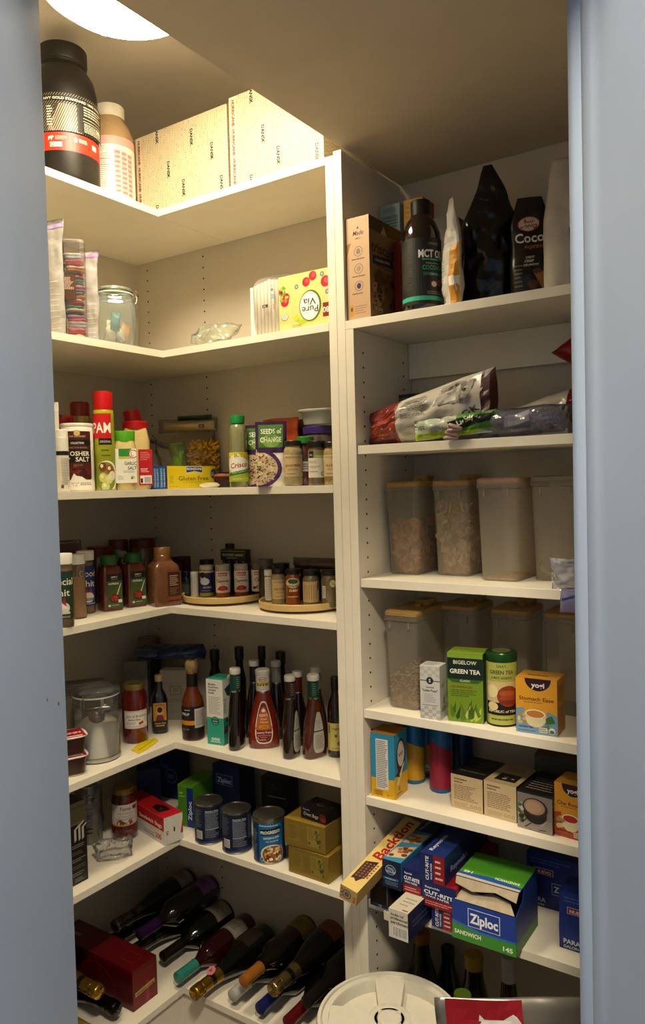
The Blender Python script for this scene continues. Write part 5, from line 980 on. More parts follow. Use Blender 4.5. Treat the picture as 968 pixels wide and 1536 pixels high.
wine('wine bottle with a red and gold capsule beside the bucket', (.745, -.278), UP, b0+.037, 37, '#5a0f14', art=wl('#6a5a40', 60, 50), tl=180, roll=.5)
wine('dark wine bottle with black capsule lying against the upright panel', (.840, -.272), UP, b0+.037, 37, '#15120f', art=wl('#5a4630', 60, 50), tl=150, roll=0)
wine('wine bottle with copper capsule and yellow label lying on two others', (.6085, -.283), UP, b0+.0956, 37, '#9a5f22', art=wl('#8a7430', 96, 62), tl=215, roll=0)
wine('sparkling wine bottle with pale gold foil and orange label on the upper tier', (.7005, -.276), UP, b0+.1035, 42, '#a8905a', foil=True, art=wl('#8a5020', 96, 56), tl=222, roll=0)
wine('black wine bottle on the upper tier against the upright panel', (.7925, -.262), UP, b0+.0962, 37, '#1a1512', art=wl('#2a2014', 60, 50), tl=210, roll=0)
wine('champagne bottle with silver foil under the purple-labelled bottle', (.200, -.285), UP, b0+.043, 43, '#77736a', foil=True)
wine('champagne bottle with black foil in the dark rear corner', (.108, -.280), UP, b0+.043, 43, '#2a2722', foil=True)
wine('wine bottle with cream label beside the teal-capped bottle', (.292, -.262), UP, b0+.043, 43, '#1a1612', art=wl('#8f8872', 90, 64), tl=190, roll=.1)
wine('wine bottle with purple label and purple capsule on the upper tier', (.246, -.305), UP, b0+.1155, 40, '#2f1440', art=wl('#7a4a86', 70, 60, '#2a1030'), tl=226, roll=.25)
wine('champagne bottle with cream label and silver foil on the upper tier', (.154, -.312), UP, b0+.1155, 40, '#6d695c', foil=True, art=wl('#8f8872', 90, 54), tl=232, roll=.1)
# heart tag
t = thing('gift_tag', 'pink paper tag with a heart tied to the gold foil neck', 'tag', (.4775, -.262, b0+.0625), 0)
bm = bmesh.new(); bmesh.ops.create_cone(bm, cap_ends=True, segments=8, radius1=.013, radius2=.0125, depth=.002); bmesh.ops.rotate(bm, verts=bm.verts, cent=(0, 0, 0), matrix=Matrix.Rotation(.5, 3, 'X')); bmesh.ops.translate(bm, verts=bm.verts, vec=(0, 0, .006)); from_bm('tag', bm, M('#c07078', .5), t)
bm = bmesh.new(); bmesh.ops.create_cone(bm, cap_ends=True, segments=3, radius1=.006, radius2=.0058, depth=.001); bmesh.ops.rotate(bm, verts=bm.verts, cent=(0, 0, 0), matrix=Matrix.Rotation(.5, 3, 'X')); bmesh.ops.translate(bm, verts=bm.verts, vec=(0, -.001, .008)); from_bm('heart', bm, M('#a08a3c', .3, metal=.6), t)
# bottles on the left board
wine('sparkling wine bottle with gold foil lying above the black-foiled one', (.335, -.520), PI, b0+.1075, 40, '#b08a3c', foil=True)
wine('champagne bottle with black foil lying beside the red gift box', (.345, -.4755), PI, b0+.0405, 40, '#23201c', foil=True)
wine('wine bottle with brass capsule lying by the doorway end of the board', (.345, -.5645), PI, b0+.037, 37, '#8a7434')
# red gift box
a = onz(198, 1520, z); b = onz(235, 1491, z); w = (b.y-a.y)*1000; w = 86
l = Ink(w, 96); l.fill('#6a0c12').rect(w*.52, 0, w*.66, 60, '#8a1a1e').poly([(8, 34), (w-10, 40), (w-10, 52), (8, 46)], '#b09050').text('GRANDE CUVEE', w/2, 39, 7, '#3a1410', 'C', .02, wid=w*.7, rot=.06)
tp = Ink(325, w); tp.fill('#5e0a10').rect(245, 24, 300, 62, '#742026').rect(247, 26, 298, 60, '#5e0a10').lines(30, 30, 90, 44, 1, '#7a6a5a', .8)
f = Ink(325, 96); f.fill('#4a080d').ring(180, 10, 78, 79, '#8a2226').ring(150, 40, 60, 60.8, '#701a1e').text('PIPER HEIDSIECK', 60, 60, 14, '#2a0a08', 'C', .02)
carton('gift_box', 'dark red champagne gift box lying on its side', 'box', Vector((.347-.1625, -.379, z+.0004)), 0, 325, w, 108, '#5a0a0f', {'right': l, 'top': tp, 'front': f}, rough=.25)
# ================================================================ right-hand unit, top
z = Z['R1']; zs = z+.0004
def bp_(px, Y, zz=None): return colY(px, Y, zz or zs)
a, b = Vector((.9665, -.268, zs)), bp_(556.5, -.268); w = (b.x-a.x)*1000; d = 150; h = 226; BG = '#c3a07c'
f = Ink(w, h); f.fill(BG).text('Made', w*.52, 186, 14, '#33281f', 'C', .01, shear=.2, wid=w*.46).text('SIMPLY', w*.52, 177, 5, '#5a4636', 'C', .02).poly([(w*.46, 200), (w*.52, 206), (w*.56, 200)], '#4a3a2c')
for i, y in enumerate((150, 112, 74)): f.ring(w*.52, y, 10, 11, '#3f3a52', 22).ell(w*.52, y, 5.5, 6.5, ['#8a7a66', '#a08a70', '#2f3460'][i], 14).lines(w*.22, y-19, w*.82, y-14, 1, '#5a4636')
f.poly([(0, 140), (12, 172), (0, 168)], '#a06a34').rect(w*.1, 10, w*.26, 34, '#c9962a').ell(w*.18, 24, 3, 5, '#7a4a18').lines(w*.32, 12, w*.9, 32, 4, '#8a6a50', .3)
r = Ink(d, h); r.fill('#8a6648').rect(0, 196, d, h, '#463620').text('triscuit', 8, 150, 34, '#1f1a18', 'L', .02, wid=104).poly([(14, 122), (106, 128), (106, 148), (14, 142)], '#1c1f2c').text('CRACKED PEPPER', 24, 130, 8, '#cfc6b4', 'L', .02, wid=70, rot=.06).lines(30, 118, 96, 124, 1, '#3a2a1c')
r.poly([(52, 196), (66, 216), (80, 196)], '#a8a08c').rect(10, 20, d, 112, '#6e4c30').blobs(10, 40, 60, 108, 26, ['#a27a50', '#8a623c', '#5a3c22'], 6, 13).blobs(70, 30, 140, 108, 26, ['#2a1a10', '#3d2716', '#6a4426', '#20140c'], 5, 12).blobs(18, 40, 60, 80, 16, ['#1a110a'], 2, 4).text('OZ 250g', 18, 22, 10, '#c9b9a0', 'L', .02)
tp = Ink(w, d); tp.fill('#b8946c')
carton('cracker_box', 'tan triscuit cracker box standing against the upright panel', 'box', Vector(((a.x+b.x)/2, -.268+d/2000, zs)), 0, w, d, h, BG, {'front': f, 'right': r, 'top': tp})
a, b = bp_(557, -.085), bp_(585, -.085); k = Ink(54, 296); k.fill('#8fb0b4').rect(8, 278, 46, 290, '#7a9ca4').text('Nutrition Facts', 27, 266, 6, '#23302f', 'C', .02, wid=44).rect(5, 263, 49, 264, '#23302f').lines(5, 226, 49, 261, 5, '#4a5c5c', .35).lines(5, 20, 51, 190, 22, '#5a6c6c', .3)
carton('nutrition_box', 'pale blue food carton showing its nutrition panel behind the cracker box', 'box', Vector((.9945, -.085, zs)), 0, 54, 60, 296, '#8fb0b4', {'front': k}, group=None)
k = Ink(50, 300); k.fill('#d3a01f')
for i, s_ in enumerate(('The', 'High-Protein', 'Keto-Friendly', 'Gluten-Free', 'Grain-Free', 'Soy-Free')): k.text(s_, 5, 280-i*11, 7, '#8a6410', 'L', .01)
r = Ink(60, 300); r.fill('#8f2b12')
carton('keto_box', 'bright yellow food carton standing behind the cracker box and black bottle', 'box', Vector((1.052, -.075, zs)), 0, 50, 60, 300, '#d3a01f', {'front': k, 'right': r})
carton('red_carton', 'dark red carton between the cracker box and the black bottle', 'box', Vector((1.040, -.137, zs)), 0, 24, 50, 190, '#6a1410', {})
p = bp_(668, -.075); k = Ink(70, 250); k.fill('#3a2718').blobs(8, 120, 62, 200, 12, ['#5a3a20', '#6a4a2a'], 6, 14); carton('brown_carton', 'dark brown carton behind the black oil bottle', 'box', Vector((p.x, -.055, zs)), 0, 70, 60, 248, '#3a2718', {'front': k})
p = bp_(634.5, -.226); t = thing('oil_supplement', 'black oil bottle with black cap and mint green stripe', 'bottle', p, facing(p, .12)); R = .0425
lathe_o('bottle', [(R*.92, 0), (R, .004), (R, .150), (R*.97, .168), (R*.80, .190), (R*.52, .206), (R*.46, .210), (R*.46, .216)], M('#1d0f0a', .12, coat=.8), t, n=40, ang=.9); lathe_o('cap', [(R*.50, .208), (R*.51, .238), (R*.47, .240)], M('#12100f', .4), t)
k = Ink(180, 140); k.fill('#211f1d').rect(0, 8, 180, 17, '#37b08c').text('MCT OIL', 78, 98, 22, '#e9e6de', 'L', .04, wid=62).rect(86, 92, 140, 95, '#37b08c').text('Unflavored from', 110, 84, 5, '#cfcac0').text('COCONUT', 86, 72, 13, '#37a884', 'L', .03, wid=52).rect(86, 58, 140, 68, '#18332b').rect(88, 60, 138, 66, '#2a6a56').text('C8 C10', 112, 60.5, 6, '#cfe0d8').ell(112, 42, 9, 8, '#6a3a20').ell(112, 42, 6.5, 5.6, '#d8cfc0').ell(126, 46, 8, 7, '#8a4a26').lines(96, 20, 136, 28, 2, '#8a857c').lines(30, 30, 62, 126, 20, '#4a4744', .35).text('ONNIT', 112, 124, 8, '#8a857c', 'C', .02)
k.put('label', t, cylmap(42.7, 180, 12), step=6)
def standbag(px, Y, label, w, h, d, c, rot, seed, ink=None, top=.5, name='snack_bag', cr=.006, rough=.3, tip=None, var=.15):
    p = bp_(px, Y); wf = (lambda v: 1-top*max(0, v-.55)/.45) if tip is None else tip
    return bag(name, label, 'bag', p, facing(p, rot), w, h, d, M(c, rough, var=var, scale=18), ink, seed=seed, cr=cr, tf=lambda v: max(.05, (1-v**1.7))*(.7+.3*min(1, v*6)), wf=wf, nu=22, nv=30)
k = Ink(60, 226); k.rect(0, 0, 60, 226, '#c9c4ba').rect(42, 0, 60, 128, '#c98a1f').rect(44, 40, 60, 60, '#e9e2d2').lines(4, 30, 26, 180, 24, '#8d887e', .35).bars(6, 8, 24, 24)
standbag(681, -.238, 'white and orange pouch standing edge-on beside the oil bottle', 60, 226, 40, '#c5c0b6', -1.1, 61, k, top=.7)
k = Ink(132, 305); k.text('nutritious', 26, 232, 9, '#6a6660', 'L', rot=-.2)
standbag(737, -.172, 'tall glossy black bag folded to a point at the top', 118, 300, 62, '#0c0b0a', -.1, 62, k, tip=lambda v: 1 if v < .6 else max(.16, 1-(v-.6)*2.1), cr=.010, rough=.22)
k = Ink(84, 205); k.ell(36, 150, 22, 16, '#7a2620').ell(36, 150, 20, 14, '#c9b4a4').text('sun', 36, 152, 13, '#8a2a20', 'C', .03).text('tropics', 36, 142, 13, '#8a2a20', 'C', .03, wid=34).text('CocoT', 8, 112, 27, '#d9d4c8', 'L', .02, wid=74, rot=.02).text('espresso', 26, 100, 13, '#a8603a', 'L', .01, shear=.2).text('LIGHT', 30, 80, 6, '#cfc9bc', 'L', .02).text('CRISP', 28, 72, 7, '#cfc9bc', 'L', .02).text('CRUNCHY', 26, 64, 6, '#cfc9bc', 'L', .02).poly([(44, 50), (56, 58), (64, 50), (74, 14), (66, 10)], '#9a6232').ell(52, 52, 9, 6, '#5a3018').ell(44, 32, 8, 8, '#2a1208').blobs(36, 14, 56, 34, 8, ['#3a1a0c', '#4a2412'], 3, 6).lines(8, 20, 24, 70, 6, '#6a665e', .3)
standbag(797, -.196, 'dark brown coconut crisps bag with slanted torn top', 78, 205, 40, '#17100d', .05, 63, k, tip=lambda v: 1 if v < .75 else 1-(v-.75)*1.6, cr=.004)
k = Ink(130, 262); k.rect(48, 40, 74, 120, '#2a2826').lines(51, 44, 71, 116, 16, '#9a968c', .35)
standbag(868, -.20, 'white matte stand-up pouch partly behind the doorway edge', 130, 262, 62, '#c4bdb0', .1, 64, k, top=.25, cr=.005, rough=.5, var=.05)
# ---------------------------------------------------------------- second shelf: snack bags lying down
z = Z['R2']; zs = z+.0004
def lie(pA, pB, lift=0): pass
def lybag(px0, px1, Y, label, h, d, c, seed, art=None, tilt=0, yaw=0, zz=0, name='snack_bag', mats=None, cr=.010, rough=.25, inkrot=0, part='bag', grow=None):
    a, b = bp_(px0, Y), bp_(px1, Y); w = (b.x-a.x)*1000; m = (a+b)/2
    t = thing(name, label, 'bag', Vector((m.x, m.y, zs+zz)), yaw)
    tr = Matrix.Translation((0, 0, w/2000*math.sin(tilt)+.002)) @ Matrix.Rotation(-tilt, 4, 'Y')
    o, fm = pouch(part, t, w, h, d, mats or M(c, rough, var=.08, scale=16), seed=seed, cr=cr, nu=28, nv=18, tr=tr, tf=lambda v: max(.04, 1-abs(2*v-1)**2.2), warp=(lambda p: Vector((p.x, p.y, p.z*(grow+(1-grow)*min(1, max(0, p.x*1000/w+.5)))))) if grow else None)
    if art: k = art(w, h); k.put('print', t, fm, step=w/26, stepy=h/16, base=.6, dz=.15)
    return t, w, fm, tr
p = Vector((1.040, -.085, zs)); t = thing('zip_bag', 'clear zip bag with dark blue seal and orange contents behind the white bag', 'plastic bag', p, .1)
o, fm = pouch('bag', t, 92, 128, 22, thin((.75, .72, .68), .7, .12, .5, bump=.4), seed=71, cr=.005); pouch('contents', t, 66, 100, 16, M('#9a4a1c', .5, var=.7, scale=40), seed=72, cr=.006, tr=Matrix.Translation((-.004, 0, .006)))
Ink(92, 128).rect(0, 117, 92, 126, '#16223f').put('zipper', t, fm, step=7); Ink(92, 128).rect(0, 111, 92, 114, '#7a2030').put('seal_stripe', t, fm, step=7)
def art1(w, h):
    k = Ink(w, h); k.rect(0, 0, w*.27, h, '#8a2f14').rect(0, h*.66, w*.25, h, '#6a1612').rect(0, 0, w*.26, h*.22, '#5a1a10').rect(w*.9, 0, w, h, '#3a100e').lines(w*.32, h*.5, w*.52, h*.92, 12, '#4a4640', .35, .2)
    k.poly([(w*.56, h*.62), (w*.82, h*.56), (w*.86, h*.92), (w*.62, h*.96)], '#8f8a80')
    for x, y in ((.62, .86), (.68, .76), (.74, .88), (.8, .78)): k.ring(w*x, h*y, 4, 5.4, '#2a2620').ell(w*x, h*y, 2.4, 2.4, '#2a2620')
    k.text('OK', w*.80, h*.32, 22, '#23201c', 'L', .03, rot=.5).lines(w*.7, h*.2, w*.82, h*.4, 4, '#5a564c'); return k
lybag(557, 748, -.225, 'large white snack bag with a red-orange crumpled end lying along the shelf', 150, 76, '#b9b2a4', 73, art1, grow=.48)
def art2(w, h):
    k = Ink(w, h); k.rect(0, 0, w, h*.3, '#9ab01e').rect(w*.55, h*.2, w, h, '#3f7a1a').poly([(w*.5, h*.25), (w*.98, h*.55), (w*.98, h*.95), (w*.45, h*.7)], '#15130f').text('Lightly', w*.56, h*.45, 15, '#d9e4c8', 'L', .03, rot=.3).text('VEG OUT', w*.36, h*.36, 9, '#3a3630', 'L', .03).text('VEG', w*.05, h*.5, 12, '#44403a', 'L', .02); return k
lybag(622, 748, -.262, 'green and white vegetable snack bag lying at the shelf front', 44, 22, '#a9b29c', 74, art2, tilt=.06, cr=.009)
def art3(w, h):
    k = Ink(w, h); k.fill('#2a2440').poly([(w*.3, h*.3), (w*.62, h*.5), (w*.6, h*.95), (w*.3, h*.75)], '#b5b2b4')
    for i in range(4): k.text('KETO SNACK', w*.64, h*(.2+.2*i), 8, '#8f8aa8', 'L', .03, rot=.15)
    k.text('CRUNCHY', w*.34, h*.12, 8, '#8f8aa8', 'L', .03); k.rect(0, 0, w*.2, h*.5, '#1f3a5a'); return k
t, w, fm, tr = lybag(716, 838, -.248, 'purple printed snack pack in clear wrap at the shelf front', 50, 40, '#2a2440', 75, art3, tilt=.03, cr=.009); t.location.x += .016
pouch('wrapper', t, w*1.12, 58, 52, thin((.85, .84, .9), .86, .08, .5, bump=.7), seed=76, cr=.008, nu=22, nv=12)
def art4(w, h):
    k = Ink(w, h); k.rect(w*.72, 0, w, h, '#6a1016'); return k
lybag(752, 900, -.150, 'white snack bag with a dark red end lying behind the purple pack', 112, 66, '#b3aa9c', 77, art4, grow=.5)
t, w, fm, tr = lybag(700, 770, -.14, 'small dark red foil packet between the two white bags', 52, 30, '#5a1a18', 78, cr=.006)
t = thing('chip_bag', 'red and black chip bag jutting out beside the doorway edge', 'bag', Vector((1.448, -.10, zs+.132)), .1); o, fm = pouch('bag', t, 150, 100, 50, ([M('#15120f', .3), M('#8a0f16', .3)], lambda u, v: 1 if u < .33 else 0), seed=79, cr=.005, nu=20, wf=lambda v: max(.03, 1-abs(2*v-1)*.97))
t = thing('snack_box', 'dark carton under the red and black chip bag', 'box', Vector((1.515, -.075, zs)), 0); bm = bmesh.new(); bx(bm, -.070, -.04, 0, .070, .04, .1315, .001); from_bm('carton', bm, M('#2a2018', .5), t)
p = onz(676, 657, z-.012); p = bp_(676, -.2905); t = thing('bag_clip', 'small pinkish plastic bag clip hanging at the shelf edge', 'clip', Vector((p.x, -.2795, zs)), .1)
for i, (dz, a) in enumerate(((.004, .0), (.012, .25), (.020, -.15), (.026, .35))):
    bm = bmesh.new(); superell(bm, [(.014, .004, -.004), (.017, .005, 0), (.014, .004, .004)], .8, 14); bmesh.ops.rotate(bm, verts=bm.verts, cent=(0, 0, 0), matrix=Matrix.Rotation(a, 3, 'Y')); bmesh.ops.translate(bm, verts=bm.verts, vec=(-.004+.004*i, -.002*i, dz)); from_bm('prong', bm, M('#a98a80', .45), t, smooth=True)
# ---------------------------------------------------------------- cereal bins
LIDC = '#b08d54'
def bin_(loc, label, w, d, h, lid=LIDC, knob=True, group='cereal bins'):
    """tapered translucent storage bin, w x d x h mm"""
    t = thing('cereal_bin', label, 'container', loc, 0, None); W, D, H = w/2000, d/2000, h/1000
    bm = bmesh.new(); superell(bm, [(W*.84, D*.86, .0), (W*.87, D*.88, .003), (W*.97, D*.97, H-.012), (W*1.02, D*1.02, H-.010), (W*1.03, D*1.03, H)], .22, 36, cap=False)
    b0_ = bmesh.new(); from_bm('bin', bm, FROST, t, angle=.7)
    bm = bmesh.new(); superell(bm, [(W*.80, D*.84, .0004), (W*.80, D*.84, .002)], .22, 36); from_bm('bin_floor', bm, FROST, t)
    for sx in (-1, 1):
        bm = bmesh.new(); bx(bm, sx*W*.55-.002, -D*1.03, H-.028, sx*W*.55+.002, -D*.97, H-.011, .0005); from_bm('rib', bm, FROST, t)
    if lid:
        ld = super_o('lid', [(W*.98, D*.98, H-.001), (W*1.0, D*1.0, H+.001), (W*1.0, D*1.0, H+.008), (W*.93, D*.93, H+.0115)], M(lid, .4, var=.04), t, e=.22)
        if knob:
            bm = bmesh.new(); superell(bm, [(W*.42, D*.30, H+.011), (W*.46, D*.33, H+.022), (W*.42, D*.30, H+.025)], .5, 24); bmesh.ops.translate(bm, verts=bm.verts, vec=(W*.2, D*.35, 0)); kn = from_bm('knob', bm, M(lid, .4, var=.04), ld, angle=.6)
            bm = bmesh.new(); bx(bm, W*.0, -D*.12, H+.0108, W*.35, -D*.02, H+.018, .001); from_bm('latch', bm, M(lid, .4, var=.04), ld)
    return t
def bin2(pA, pB, zz, label, d, h, **k):
    a, b = onz(*pA, zz), onz(*pB, zz); w = (b.x-a.x)*1000/.90; y = min((a.y+b.y)/2, -.10)
    return bin_(Vector(((a.x+b.x)/2, y+d*.43/1000, zz+.0004)), label, w, d, h, **k), w
def squares(t, w, d, h, n, seed, col):
    """loose square cereal biscuits in a bin"""
    rnd = random.Random(seed); mesh = []
    for q in range(3):
        bm = bmesh.new(); s = .0108; bx(bm, -s, -s, -.0019, s, s, .0019, .0008)
        for v in bm.verts: v.co.z += .0022*math.sin(v.co.x*150+q)*math.cos(v.co.y*120)
        me = bpy.data.meshes.new('biscuit'); bm.to_mesh(me); bm.free(); me.materials.append(M(col[q], .75, var=.15, scale=120, bump=.3)); mesh.append(me)
    W, D = w/2000, d/2000; k = 0
    for i in range(n):
        f = (i+.5)/n; zz = .006+f*h/1000; tp = .80+.17*zz/.2
        side = rnd.random()
        if side < .62: x, y = rnd.uniform(-1, 1)*(W*tp-.011), -D*tp+rnd.uniform(.005, .015)
        elif side < .88: x, y = W*tp-rnd.uniform(.005, .014), rnd.uniform(-1, .5)*(D*tp-.012)
        else: x, y = rnd.uniform(-1, 1)*(W*tp-.014), rnd.uniform(-1, .6)*(D*tp-.014)
        o = bpy.data.objects.new('cereal_square', rnd.choice(mesh)); COL.objects.link(o)
        o.location = t.location+Vector((x, y, zz+.004)); o.rotation_euler = (PI/2+rnd.uniform(-.8, .8), rnd.uniform(0, 6.3), (PI/2 if .62 <= side < .88 else 0)+rnd.uniform(-.6, .6))
        tag(o, col[3], 'cereal', col[4])
    bm = bmesh.new(); superell(bm, [(W*.72, D*.76, .004), (W*.62, D*.70, h/1000*.86)], .3, 20); 
    for v in bm.verts: v.co += .006*Vector((noise.noise(v.co*60), noise.noise(v.co*66), 0))
    o = from_bm('cereal_heap', bm, M(col[1], .85, var=.4, scale=70, bump=.8), t); o['kind'] = 'stuff'
z = Z['R3']
t1, w1 = bin2((580, 860), (623, 863), z, 'translucent bin half full of orange-brown square cereal', 150, 205)
t1.location.x += .010
squares(t1, w1, 150, 112, 105, 5, ('#a8713f', '#8f5c30', '#b58250', 'orange-brown square cereal biscuit inside the bin beside the panel', 'orange-brown squares in the cereal bin'))
t2, w2 = bin2((657, 862), (703, 866), z, 'translucent bin nearly full of pale square cereal', 150, 205)
squares(t2, w2, 150, 152, 150, 6, ('#a58a62', '#8f744e', '#b39a72', 'pale tan square cereal biscuit inside the second bin', 'pale squares in the cereal bin'))
t3, w3 = bin2((722, 870), (778, 874), z, 'almost empty translucent bin with a few crumbs and pinkish lid', 160, 208, lid='#a98a78', knob=False)
bm = bmesh.new(); superell(bm, [(w3/2000*.75, .068, .002), (w3/2000*.74, .066, .006)], .3, 20); from_bm('crumbs', bm, M('#a5804c', .9, var=.4, scale=90, bump=.6), t3)['kind'] = 'stuff'
t4, w4 = bin2((800, 868), (860, 876), z, 'translucent bin without knob leaning a tan divider, beside the doorway edge', 150, 210, lid='#8f8878', knob=False); t4.location.x += .010
bm = bmesh.new(); tube(bm, [(-w4/2000*.70, -.05, .035), (-w4/2000*.55, -.055, .02), (-w4/2000*.2, -.058, .010), (w4/2000*.6, -.058, .006)], .004, 8); from_bm('rim_line', bm, FROST, t4, smooth=True)
t = thing('zip_bag', 'crumpled clear zip bag with purple seal hanging over the shelf edge', 'plastic bag', bp_(851, -.262, z+.0006), .25)
pouch('bag', t, 62, 58, 34, thin((.85, .85, .9), .66, .08, .7, bump=.9), seed=81, cr=.014, freq=34); o, fm = pouch('flap', t, 44, 46, 8, thin((.7, .68, .85), .5, .1, .6, bump=.6), seed=82, cr=.006, nu=12, nv=12, tr=Matrix.Translation((.010, -.021, -.042)) @ Matrix.Rotation(.15, 4, 'X'))
Ink(44, 46).poly([(2, 24), (42, 38), (42, 42), (2, 29)], '#3b3f9a').put('zipper', t, fm, step=5)
z = Z['R4']
t, w = bin2((581, 1061), (631, 1066), z, 'translucent bin a third full of pale puffed cereal with tan lid', 178, 212)
bm = bmesh.new()
rnd = random.Random(4); W, D = w/2000, .089
for i in range(420):
    zz = .005+rnd.random()*.072; tp = .80+.17*zz/.21; s = rnd.random()
    if s < .55: x, y = rnd.uniform(-1, 1)*(W*tp-.004), -D*(tp+.02)+rnd.uniform(.004, .008)
    elif s < .85: x, y = W*tp-rnd.uniform(.002, .006), rnd.uniform(-1, .8)*(D*tp-.004)
    else: x, y, zz = rnd.uniform(-1, 1)*(W*tp-.005), rnd.uniform(-1, 1)*(D*tp-.006), .076+rnd.random()*.006
    r_ = bmesh.ops.create_icosphere(bm, subdivisions=1, radius=.0036)
    q = Matrix.Rotation(rnd.random()*6, 3, 'Z') @ Matrix.Rotation(rnd.random()*6, 3, 'X')
    for v in r_['verts']: v.co = q @ Vector((v.co.x*1.5, v.co.y*.8, v.co.z*.8))+Vector((x, y, zz))
from_bm('puffed_cereal', bm, M('#a48a68', .8, var=.2, scale=200), t, smooth=True)['kind'] = 'stuff'
bm = bmesh.new(); superell(bm, [(W*.76, D*.8, .003), (W*.84, D*.86, .076)], .25, 20); from_bm('cereal_heap', bm, M('#7d6748', .9, var=.3, scale=120), t)['kind'] = 'stuff'
for pA, pB, lab in (((662, 1040), (712, 1046), 'empty translucent bin behind the small white carton and green tea'), ((739, 1049), (789, 1056), 'empty translucent bin behind the tea tin'), ((815, 1060), (868, 1068), 'empty translucent bin behind the yellow tea box')): bin2(pA, pB, z, lab, 150, 212)[0].location.x += .020
# teas in front
pc, rz, w = box2((631.6, 1077), (661, 1081), z, 42); h = 116
k = Ink(w, h); k.fill('#c5c3be')
for i in range(5):
    for j in range(4):
        if (i+j) % 2 == 0: k.rect(i*w/5, j*7, (i+1)*w/5, j*7+7, '#aaa8a4')
for i in range(5):
    for j in range(3):
        if (i+j) % 2 == 0: k.rect(i*w/5, 92+j*7, (i+1)*w/5, 99+j*7, '#b2b0ac')
k.ell(w/2, 84, 8, 8, '#24223a', 18).text('S', w/2, 80.5, 10, '#dcdad6', 'C', .03).rect(0, 83, w, 84.5, '#24223a').ell(w/2, 84, 7, 7, '#24223a', 18).text('S', w/2, 80.5, 10, '#dcdad6', 'C', .03).text('Seaweed', w/2, 68, 5, '#2a2834', 'C', .02).text('"Little Pops"', w/2, 60, 6.6, '#2a2834', 'C', .03, wid=w*.8).lines(w*.2, 36, w*.8, 56, 6, '#77757a', .3).rect(w*.1, 30, w*.9, 31, '#24223a')
r = Ink(42, h); r.fill('#b9b7b2').blobs(6, 20, 34, 80, 10, ['#8a9a3a', '#a8aa50', '#77757a'], 3, 8)
carton('seaweed_box', 'small white carton with chequered print beside the green tea box', 'box', pc, rz, w, 42, h, '#c5c3be', {'front': k, 'right': r, 'top': Ink(w, 42).lines(4, 6, w-4, 36, 4, '#6a686c')})
pc, rz, w = box2((673, 1081), (726, 1086.5), z, 62); h = 147
k = Ink(w, h); k.fill('#6d8a1c').rect(0, 92, w, 137, '#0f2418').poly([(0, 92), (w, 92), (w*.86, 84), (w*.14, 84)], '#2f5a24').text('BIGELOW', w/2, 124, 11, '#d8d4bc', 'C', .02, wid=w*.66).text('GREEN TEA', w/2, 104, 13, '#eceadc', 'C', .025, wid=w*.86).text('CLASSIC', w/2, 86.5, 6, '#d8d4a0', 'C', .02).text('DECAFFEINATED', w*.1, 73, 6.4, '#7a3a14', 'L', .03, wid=w*.6).lines(w*.1, 54, w*.82, 70, 4, '#33480c', .35).rect(0, 137, w, h, '#7d9a2a')
for i in range(16): x = k.r.uniform(4, w-4); y = k.r.uniform(4, 24); a = k.r.uniform(-.8, .8); k.poly([(x, y-6), (x+4*math.cos(a)+3, y), (x+14*math.sin(a), y+20+8*k.r.random()), (x-3, y+2)], k.r.choice(['#3f5a14', '#55701a', '#2c420e', '#a8b84a']))
carton('green_tea_box', 'green tea carton with dark green title band', 'box', pc, rz, w, 62, h, '#6d8a1c', {'front': k, 'right': Ink(62, h).fill('#33480c'), 'top': Ink(w, 62).fill('#7d9a2a')})
p = foot(754, 1091, z, 33); t = thing('tea_tin', 'round yellow-green tea tin with dark green lid', 'tin', p, facing(p, 0)); R = .0322
lathe_o('tin', [(R*.97, 0), (R, .002), (R, .134), (R*.97, .136)], M('#8f9a3c', .3, metal=.3), t, n=40); lathe_o('lid', [(R*1.02, .134), (R*1.03, .136), (R*1.03, .150), (R*.97, .153), (R*.5, .1535), (.001, .1535)], M('#1f4a1c', .25, metal=.4), t, n=40); lathe_o('lid_disc', [(R*.6, .1535), (R*.6, .1545), (.001, .1546)], M('#7a7a4c', .3, metal=.4), t, n=30); lathe_o('base_band', [(R*1.01, 0), (R*1.02, .003), (R*1.0, .005)], M('#1a2a14', .3, metal=.4), t, n=40, cap=False)
k = Ink(140, 130); k.fill('#a3a850').text('DAILY', 70, 120, 7, '#4a4a1c', 'C', .02).text('GREEN TEA', 70, 106, 11, '#3c3c18', 'C', .02, wid=52).text('& MINT GINSENG', 70, 96, 7, '#4a4a1c', 'C', .02, wid=44).rect(34, 20, 104, 90, '#c9b27c').poly([(34, 20), (104, 20), (104, 44), (34, 48)], '#1c1410').ell(84, 60, 24, 22, '#8a3a1c').ell(82, 66, 18, 6, '#a8522a').ell(86, 56, 20, 6, '#9a4422').ell(84, 48, 20, 5, '#7a2c14').ell(50, 38, 12, 9, '#d9c48c').ring(50, 48, 5, 6, '#d9c48c').ell(50, 70, 12, 14, '#dccf9c').text('REPUBLIC of TEA', 70, 26, 7, '#d8cfa8', 'C', .02, wid=60).lines(46, 8, 96, 14, 1, '#4a4a1c').rect(112, 0, 140, 130, '#7d8434').lines(116, 10, 136, 120, 22, '#4a4a1c', .3)
k.put('label', t, cylmap(32.4, 140, 4), step=6)
